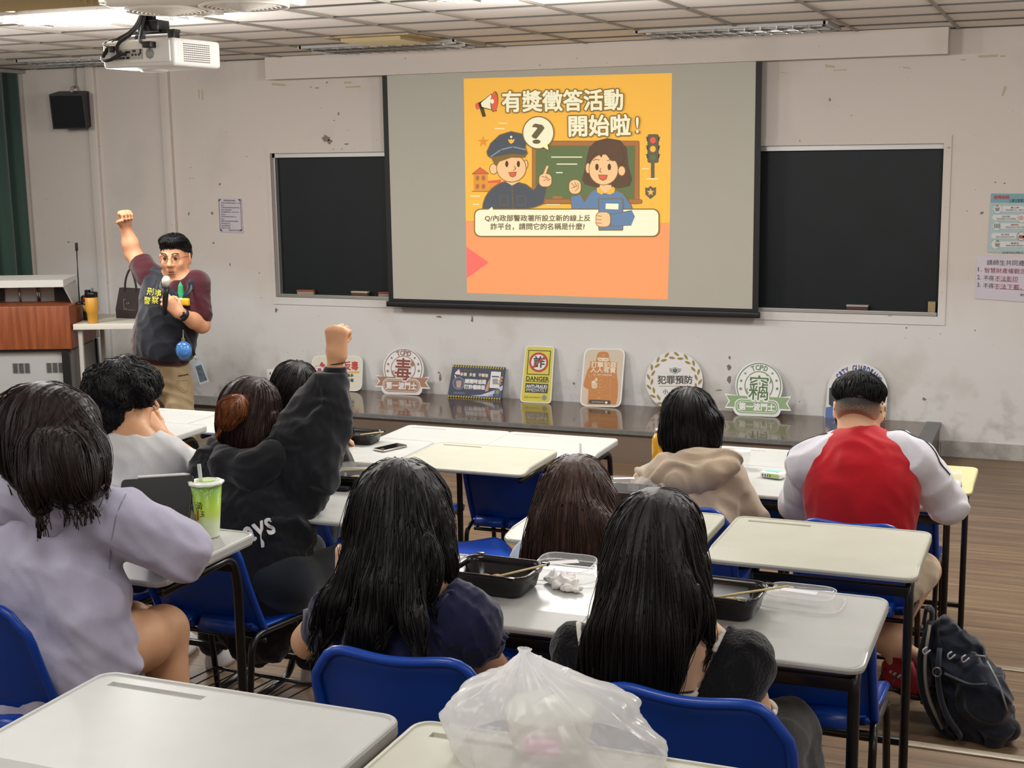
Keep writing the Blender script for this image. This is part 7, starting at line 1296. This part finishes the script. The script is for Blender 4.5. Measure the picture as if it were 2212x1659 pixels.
bento(772, 1050, D4, 'half-open meal box with chopsticks, above the wavy black hair', .17, .13, .045, .1, [('rice', 'cdb98c', [(0, 0, .02, 1.5), (.04, .01, .02, 1.3)])], lid=True, sticks=[((-.08, .02, .052), (.06, .05, .06)), ((-.06, 0, .052), (.06, .03, .06))])
bento(778, 955, D2, 'black meal box with one chopstick beside the raised black sleeve', .19, .135, .045, .0, [('rice', '2b2320', [(0, 0, .014, 1.5)])], sticks=[((.03, -.05, .046), (.11, .03, .05))])
c = at_z(715, 1047, D4); t = thing('tablet_folio', 'black folio case on the desk right of the black hoodie', 'case', (c.x, c.y, D4 + .001), .12)
MB().loops([[(x, y, z_) for x, y in rrect(-.10 + i_, -.085 + i_, .10 - i_, .085 - i_, .012)] for i_, z_ in ((.002, 0), (0, .003), (0, .012), (.003, .015))]).build('cover', M('folio_black', '1d1e21', .5), t); [MB().box((0, yy, .0155), (.18, .0012, .0008)).build('crease', M('folio_line', '34363a', .5), t) for yy in (-.03, .03)]
c = at_z(718, 1043, D4 + .016); t = thing('wrapped_cable', 'white earphone cable bundled on the black folio case', 'cable', (c.x, c.y, D4 + .0185), -.5)
MB().tube([(.03 * math.sin(q) * (1 if q < PI else .9), .010 * math.sin(2 * q) + .002 * math.sin(9 * q), .002 * math.sin(5 * q)) for q in np.linspace(0, 2 * PI, 40)], .0018, 6).build('loop', M('cable_white', 'dcdcd8', .4), t); MB().tube([(.028 * math.sin(q + .3), .012 * math.sin(2 * q + .5), .003) for q in np.linspace(0, 2 * PI, 40)], .0018, 6).build('loop', M('cable_white'), t)
c = at_z(843, 969, D2); t = thing('smartphone', 'black smartphone lying on the desk beyond the black meal box', 'phone', (c.x, c.y, D2 + .001), -.35)
MB().loops([[(x, y, z_) for x, y in rrect(-.037 + i_, -.077 + i_, .037 - i_, .077 - i_, .010)] for i_, z_ in ((.001, 0), (0, .001), (0, .007), (.001, .008))]).build('body', M('phone_steel', 'b5b0a4', .25, .9), t); MB().prism([(x, y, .0081) for x, y in rrect(-.0345, -.0745, .0345, .0745, .009)], (0, 0, .0006)).build('screen', M('glass_black', '08080a', .06), t, fixn=True)
# tissue pack, clear cup, juice bottle, straw cup
c = at_z(1670, 1032, D2); t = thing('tissue_pack', 'small green and white tissue pack lying on the desk in front of the beige jacket', 'tissue pack', (c.x, c.y, D2 + .001), -.25)
MB().box((0, 0, .013), (.095, .052, .024), .009, seg=3).build('pack', M('pack_white', 'd5dcd6', .4), t); MB().box((-.005, .008, .0262), (.06, .03, .001)).build('aqua_print', M('pack_aqua', '8cc5c0', .4), t); MB().box((.012, -.0265, .014), (.05, .001, .014)).build('green_print', M('pack_green', 'a5c06a', .4), t); [MB().box((-.034 + k * .011, -.0266, .012), (.005, .001, .010)).build('letter_mark', M('pack_ink', '4c5a50', .4), t) for k in range(4)]
c = at_z(1603, 1010, D2); t = thing('clear_cup', 'clear plastic cup at the right sleeve of the beige jacket', 'cup', (c.x, c.y, D2 + .001))
MB().lathe([(.026, 0), (.036, .07), (.038, .072), (.036, .074)], 22).build('cup_wall', CLEAR, t, solid=.001); MB().lathe([(.0365, .070), (.039, .072), (.0365, .075)], 22).build('rim', M('clear_edge', 'f2f4f4', .1, alpha=.55), t)
yb = 5.5; c = at_y(1424, 960, yb); t = thing('juice_bottle', 'yellow juice bottle with silver cap left of the black bob hair', 'bottle', (c.x, yb, D2 + .001)); zt_ = at_y(1424, 925, yb).z - D2
MB().lathe([(0, 0), (.029, 0), (.031, .01), (.031, zt_ * .72), (.022, zt_ * .84), (.016, zt_ * .88), (0, zt_ * .88)], 22).build('body', M('juice_yellow', 'd09a1e', .2, coat=.4), t); MB().lathe([(.017, zt_ * .87), (.017, zt_), (0, zt_)], 18).build('cap', CHROME, t)
ys = 4.02; c = at_y(1257, 985, ys); t = thing('drink_cup', 'drink cup hidden by the brown hair, its white straw sticking up', 'cup', (c.x, ys, D4 + .001)); h_ = at_y(1257, 958, ys).z - D4
MB().lathe([(0, 0), (.032, 0), (.045, .16), (0, .16)], 24).build('cup', M('cup_pale', 'd6d2c4', .4), t); MB().lathe([(.047, .158), (.047, .166), (0, .168)], 24).build('lid', WHITE, t); MB().tube([(0, 0, .05), (-.004, 0, h_)], .0062, 10).build('straw', M('straw_white', 'e8e6e0', .3), t)
c = at_z(2052, 1050, D1); t = thing('clear_box', 'small clear plastic box on the yellowed desk at the jersey sleeve', 'box', (c.x, c.y, D1 + .001), .2); MB().box((0, 0, .03), (.09, .07, .06), .008).build('shell', CLEAR, t); MB().tube([(x, y, .06) for x, y in rrect(-.046, -.036, .046, .036, .012)] + [(.034, -.036, .06)], .0016, 5).build('rim', M('clear_edge'), t)
# green bubble-tea style cup
c = at_z(451, 1158, D5); t = thing('drink_cup', 'tall green and white paper drink cup with straw on the laptop desk', 'cup', (c.x, c.y, D5 + .0005)); ht = at_y(446, 1048, c.y - .02).z - D5; r0, r1 = .030, .0435
cm = M('cup_print', 'ffffff', .35)
nt = cm.node_tree; tc_ = nt.nodes.new('ShaderNodeTexCoord'); se_ = nt.nodes.new('ShaderNodeSeparateXYZ'); rp_ = nt.nodes.new('ShaderNodeValToRGB'); mr_ = nt.nodes.new('ShaderNodeMapRange'); mr_.inputs[2].default_value = ht; nt.links.new(tc_.outputs['Object'], se_.inputs[0]); nt.links.new(se_.outputs[2], mr_.inputs[0]); nt.links.new(mr_.outputs[0], rp_.inputs[0]); nt.links.new(rp_.outputs[0], nt.nodes['Principled BSDF'].inputs['Base Color'])
e_ = rp_.color_ramp.elements; e_[0].position = .0; e_[0].color = (*lin('dfe6cf'), 1); e_[1].position = 1; e_[1].color = (*lin('6ea33a'), 1)
for p_, c_ in ((.28, 'd3e2b4'), (.45, 'b9d457'), (.62, 'a8cc3c')): x_ = rp_.color_ramp.elements.new(p_); x_.color = (*lin(c_), 1)
MB().lathe([(0, 0), (r0, 0), (r0, .004), (r1, ht), (0, ht)], 40).build('paper_cup', cm, t)
MB().loops([[((r1 + e + .0018 * math.cos(9 * q)) * math.cos(q), (r1 + e + .0018 * math.cos(9 * q)) * math.sin(q), z_) for q in [2 * PI * k / 48 for k in range(48)]] for e, z_ in ((.0, ht - .004), (.006, ht), (.005, ht + .005), (-.004, ht + .007), (-.005, ht + .004))]).build('sealed_lid', M('lid_film', 'e6ebdc', .25), t)
MB().prism([(x - .008, y, ht + .0045) for x, y in arc(0, .010, .026, .018, 0, 2 * PI, 20)[:-1]], (0, 0, .0006)).build('lid_print', M('cup_green', '9cc44a', .4), t, fixn=True)
MB().tube([(-.014, .0, ht - .03), (-.020, .0, ht + .052)], .0055, 12).build('straw', M('straw_clear', 'd9dedb', .15, alpha=.6), t)
def cupmap(x, y):
    px, py = 400 + x / 8.73, 1000 + y / 8.73
    for Y in np.linspace(c.y - .06, c.y + .02, 60):
        p = at_y(px, py, Y); z_ = p.z - D5
        if math.hypot(p.x - c.x, p.y - c.y) < r0 + (r1 - r0) * z_ / ht + .0004: return p
    return at_y(px, py, c.y - .03)
A = Art(cupmap, (.45, -.85, .1), t.location, .0003); LW_ = M('leaf_white', 'e8efd8', .4); CI = M('cup_ink', '33402a', .5)
for x0, y0, x1, y1 in ((150, 500, 215, 560), (160, 560, 230, 545), (230, 545, 238, 600), (185, 560, 190, 600), (290, 480, 300, 545), (300, 545, 345, 540), (440, 520, 360, 560), (460, 540, 365, 590), (440, 600, 350, 600), (490, 500, 470, 580), (520, 480, 505, 550), (400, 640, 285, 655), (410, 600, 425, 720), (470, 570, 480, 650), (380, 560, 340, 620), (300, 600, 250, 640), (230, 655, 150, 690), (150, 680, 170, 740), (660, 620, 620, 650), (670, 680, 585, 728), (640, 640, 660, 710), (400, 1140, 440, 1118)):
    v = Vector((x1 - x0, y1 - y0)); l_ = v.length; v /= l_; n_ = Vector((-v.y, v.x)) * max(5, l_ * .10); m_ = (Vector((x0, y0)) + Vector((x1, y1))) / 2; A.poly([(x0, y0), tuple(m_ + n_), (x1, y1), tuple(m_ - n_)], LW_, 1)
A.text('清', 268, 812, 118, 150, CI, 2, ang=.05, bold=.015); A.text('玉', 322, 968, 90, 100, CI, 2, ang=.05, bold=.015); A.poly(rrect(222, 893, 258, 1085, 14), M('cup_seal', 'c5622e', .5), 1); A.text('清玉 手作茶飲', 395, 1455, 280, 24, CI, 2); A.line([(258, 1484), (548, 1480)], 3, CI, 2); A.build('cup_lettering', t)
# tablet on its stand with a pencil on top
yb = 3.0; bl_, br_ = at_z(283, 1172, D5), at_z(404, 1172, D5); tl_, tr_ = at_y(300, 1026, 3.12), at_y(420, 1040, 3.12)
cx_ = (bl_ + br_) / 2; t = thing('tablet', 'black tablet propped up on the desk beside the green cup', 'tablet', (cx_.x, cx_.y, D5)); o = Vector(t.location)
X_ = (tr_ - tl_).normalized(); U_ = ((tl_ + tr_) / 2 - (bl_ + br_) / 2); hh = U_.length; U_.normalize(); Nn = X_.cross(U_).normalized(); X_ = U_.cross(Nn).normalized() * 1; wv = .235
Nn = Nn if Nn.y < 0 else -Nn
def tp_(u, v, d_=0): return X_ * u + U_ * (v + .004) + Nn * d_
MB().loops([[tp_(x, y, d_) for x, y in rrect(-wv / 2 - .03 + i_, i_, wv / 2 - .03 - i_, hh - i_, .012)] for i_, d_ in ((.001, -.006), (0, -.005), (0, 0), (.001, .001))]).build('body', M('tablet_grey', '3a3b3d', .35, .6), t, fixn=True)
MB().prism([tp_(x, y, .0012) for x, y in rrect(-wv / 2 - .027, .003, wv / 2 - .033, hh - .003, .010)], Nn * .0005).build('screen', M('tablet_glass', '060607', .35, spec=.25), t, fixn=True)
MB().prism([tp_(wv / 2 - .034, .0, -.006), tp_(wv / 2 - .034, hh * .5, -.006), tp_(wv / 2 - .034, .0, -.006) + Vector((0, .10, 0))], -X_ * .14).build('stand', M('stand_tan', '8e8474', .6), t, fixn=True)
s_ = thing('stylus', 'white stylus pencil lying along the top edge of the tablet', 'stylus', o + tp_(-.01, hh + .0045, -.003)); MB().tube([-X_ * .085, X_ * .066, X_ * .083], [.0042, .0042, .0008], 10).build('barrel', WHITE, s_)
c = at_z(330, 1112, D5 + .02); t = thing('smartphone', 'grey-edged smartphone between the lilac sleeve and the tablet', 'phone', (c.x, c.y, D5 + .001), .4); MB().box((0, 0, .012), (.072, .14, .008), .003).build('body', M('phone_grey', '77787a', .3, .6), t); MB().box((0, 0, .0165), (.067, .134, .001)).build('screen', M('glass_black'), t); MB().box((0, .03, .004), (.05, .05, .008)).build('grip', PLAST, t)
# ------------------------------------------------------------------ plastic bag on the nearest desk
FILM = M('bag_film', 'f2f2f4', .22, spec=.5)
nt = FILM.node_tree; out = nt.nodes['Material Output']; pb = nt.nodes['Principled BSDF']; tr_n = nt.nodes.new('ShaderNodeBsdfTransparent'); tl_n = nt.nodes.new('ShaderNodeBsdfTranslucent'); tl_n.inputs[0].default_value = (.9, .9, .92, 1); m1 = nt.nodes.new('ShaderNodeMixShader'); m2 = nt.nodes.new('ShaderNodeMixShader'); m1.inputs[0].default_value = .5; m2.inputs[0].default_value = .34
nt.links.new(pb.outputs[0], m1.inputs[1]); nt.links.new(tl_n.outputs[0], m1.inputs[2]); nt.links.new(m1.outputs[0], m2.inputs[1]); nt.links.new(tr_n.outputs[0], m2.inputs[2]); nt.links.new(m2.outputs[0], out.inputs[0])
c = at_z(1165, 1620, D6); t = thing('plastic_bag', 'crumpled translucent white plastic bag standing on the nearest right-hand desk', 'bag', (c.x, c.y, D6 + .001))
YB_ = c.y; B = lambda px, py, dy=0.0: P3(px, py, YB_ + dy); O = np.array(t.location)
c0_, kn_ = B(1178, 1650), B(1131, 1400, .02); c0_[2] = D6 + .002; rq = np.random.default_rng(12)
PR = [(0, 1.0, 1.0), (.12, 1.05, 1.04), (.30, .98, .98), (.48, .74, .80), (.64, .50, .60), (.78, .27, .36), (.90, .10, .15), (.96, .045, .06), (1.0, .07, .05)]
pl = [(int(n_), rq.uniform(0, 6.3), a_) for n_, a_ in ((5, .06), (8, .055), (13, .05), (21, .035), (34, .02))]
wr_ = wob(1.0, 30, 91); wr2 = wob(1.0, 70, 93)
def film(u, v):
    q = 2 * PI * u; cq, sq_ = math.cos(q), math.sin(q); i = max(k for k in range(len(PR) - 1) if PR[k][0] <= v + 1e-9); f_ = (v - PR[i][0]) / (PR[i + 1][0] - PR[i][0]); sx = PR[i][1] * (1 - f_) + PR[i + 1][1] * f_; sy_ = PR[i][2] * (1 - f_) + PR[i + 1][2] * f_
    ax_ = .185 if cq > 0 else .138; pleat = 1 + (.25 + 1.3 * v) * sum(a_ * (abs(math.sin(n_ * q / 2 + ph)) * 2 - 1.2) for n_, ph, a_ in pl)
    bulge = 1 + (.16 * math.exp(-((v - .5) / .16) ** 2) * max(0, -cq) + .30 * math.exp(-((v - .46) / .10) ** 2) * max(0, math.cos(q - .9)) ** 4 - .12 * math.exp(-((v - .36) / .12) ** 2) * max(0, math.cos(q + .2)) ** 2)
    p = lerp(c0_, kn_, v ** .92) + np.array((cq * ax_ * sx * pleat * bulge, sq_ * .125 * sy_ * pleat, 0))
    n_ = float(wr_(p[0], p[1], p[2])) * .007 + float(wr2(p[0], p[1], p[2])) * .0028; amp_ = min(1, v * 6) * (1 - .7 * v)
    p = p + np.array((cq, sq_, .3)) * n_ * amp_; p[2] = max(p[2], D6 + .002); return tuple(p - O)
m = MB().grid(film, 150, 64, closed_u=True)
e0, e1, e2, e3, e4 = B(1136, 1435, .0), B(1222, 1452, .03), B(1250, 1520, .02), B(1200, 1560, .0), B(1140, 1500, -.02)
m.grid(lambda u, v: tuple(lerp(lerp(e0, e1, u), lerp(e4, e2, u), v) + np.array((0, .018 * math.sin(9 * u + 4 * v) + .012 * math.sin(17 * v + 5 * u), .008 * math.sin(6 * u + 11 * v))) - O), 24, 20); m.build('film', FILM, t)
c2 = at_z(1160, 1650, D6); t = thing('food_tub', 'round cream and pink food tub inside the plastic bag', 'tub', (c2.x, c2.y + .06, D6 + .004))
MB().lathe([(0, 0), (.058, 0), (.068, .05), (.070, .052), (.070, .056)], 28).build('tub', M('tub_cream', 'd8d2b8', .5), t); MB().lathe([(.071, .055), (.071, .062), (.060, .068), (0, .070)], 28).build('tub_lid', M('tub_lid', 'd6d8c8', .3), t); MB().box((.01, -.064, .026), (.055, .012, .03), .005).build('pink_label', M('tub_pink', 'c94a86', .5), t)
# ------------------------------------------------------------------ backpack on the lower step
cb = at_z(2120, 1592, F1); t = thing('backpack', 'dark navy backpack slumped on the floor at the right beside the desk legs', 'backpack', (cb.x, cb.y + .02, F1)); yk = cb.y + .02; K = lambda px, py, dy=0.0: P3(px, py, yk + dy)
BPM = cloth_m('pack_navy', '1d2433', .6, .3, .2, 120); BPD = cloth_m('pack_dark', '12151d', .6)
bl = Blob(); bl.chain([(K(2035, 1365), .060), (K(2065, 1430), .098), (K(2100, 1510), .118), (K(2125, 1560), .112)], .05, (1, .85, 1)); bl.chain([(K(2040, 1395, .03), .07), (K(2050, 1500, .05), .09), (K(2090, 1560, .04), .09)], .04, (1, .8, 1)); bl.disp(wob(.010, 26, 95)); bl.disp(wob(.004, 60, 96)); bl.cut((cb.x, cb.y, F1 + .002), (0, 0, -1)); flesh('main_compartment', bl, BPM, t, .006)
pk = Blob(); pk.chain([(K(2095, 1440, -.07), .05), (K(2125, 1510, -.09), .075), (K(2150, 1570, -.08), .070)], .04, (1, .7, 1)); pk.disp(wob(.007, 36, 97)); pk.cut((cb.x, cb.y, F1 + .002), (0, 0, -1)); flesh('front_pocket', pk, BPM, t, .006)
bs_ = Blob(); bs_.chain([(K(2180, 1575, -.06), .04), (K(2140, 1595, -.06), .035)], .03); bs_.cut((cb.x, cb.y, F1 + .001), (0, 0, -1)); flesh('base_patch', bs_, BPD, t, .006)
O = Vector(t.location)
def strap(pts, r, nm, mat, flat=.35): MB().tube([Vector(p) - O for p in bend([Vector(p) for p in pts], .12, 6)], r, 8, flat=flat).build(nm, mat, t)
strap([K(2010, 1340, -.03), K(1984, 1420, -.07), K(1990, 1500, -.09), K(2025, 1570, -.08), K(2060, 1592, -.06)], .030, 'shoulder_strap', BPD); strap([K(2008, 1350, -.05), K(1996, 1430, -.095), K(2003, 1505, -.11), K(2035, 1572, -.10)], .018, 'strap_lining', M('pack_lining', '7b7672', .8)); strap([K(2030, 1400, -.08), K(2024, 1470, -.12), K(2040, 1540, -.12), K(2075, 1590, -.10)], .026, 'shoulder_strap', BPM)
strap([K(1996, 1345, -.02), K(2001, 1312, -.03), K(2014, 1318, -.03), K(2012, 1350, -.03)], .020, 'top_handle', BPD)
for pts in ([K(2132, 1428, -.10), K(2160, 1480, -.16), K(2176, 1535, -.16)], [K(2108, 1416, -.09), K(2128, 1418, -.11)]): strap(pts, .0035, 'zip', M('zip_grey', '8b8f96', .5), 1)
for q0 in ((2002, 1398), (2056, 1408), (2086, 1415)): strap([K(q0[0], q0[1], -.125), K(q0[0] - 10, q0[1] + 6, -.14), K(q0[0] - 6, q0[1] + 18, -.135), K(q0[0] + 8, q0[1] + 6, -.13)], .003, 'zip_cord', M('cord_grey', 'a5a6a8', .5), 1)
strap([K(2040, 1455, -.135), K(2095, 1480, -.15), K(2130, 1478, -.16)], .010, 'compression_strap', BPD); MB().tube([Vector(K(2024, 1452, -.14) - np.array(O)) + Vector((.014 * math.cos(q), 0, .016 * math.sin(q))) for q in np.linspace(0, 2 * PI, 18)], .003, 6).build('ring', M('ring_grey', '6e7176', .4, .6), t)
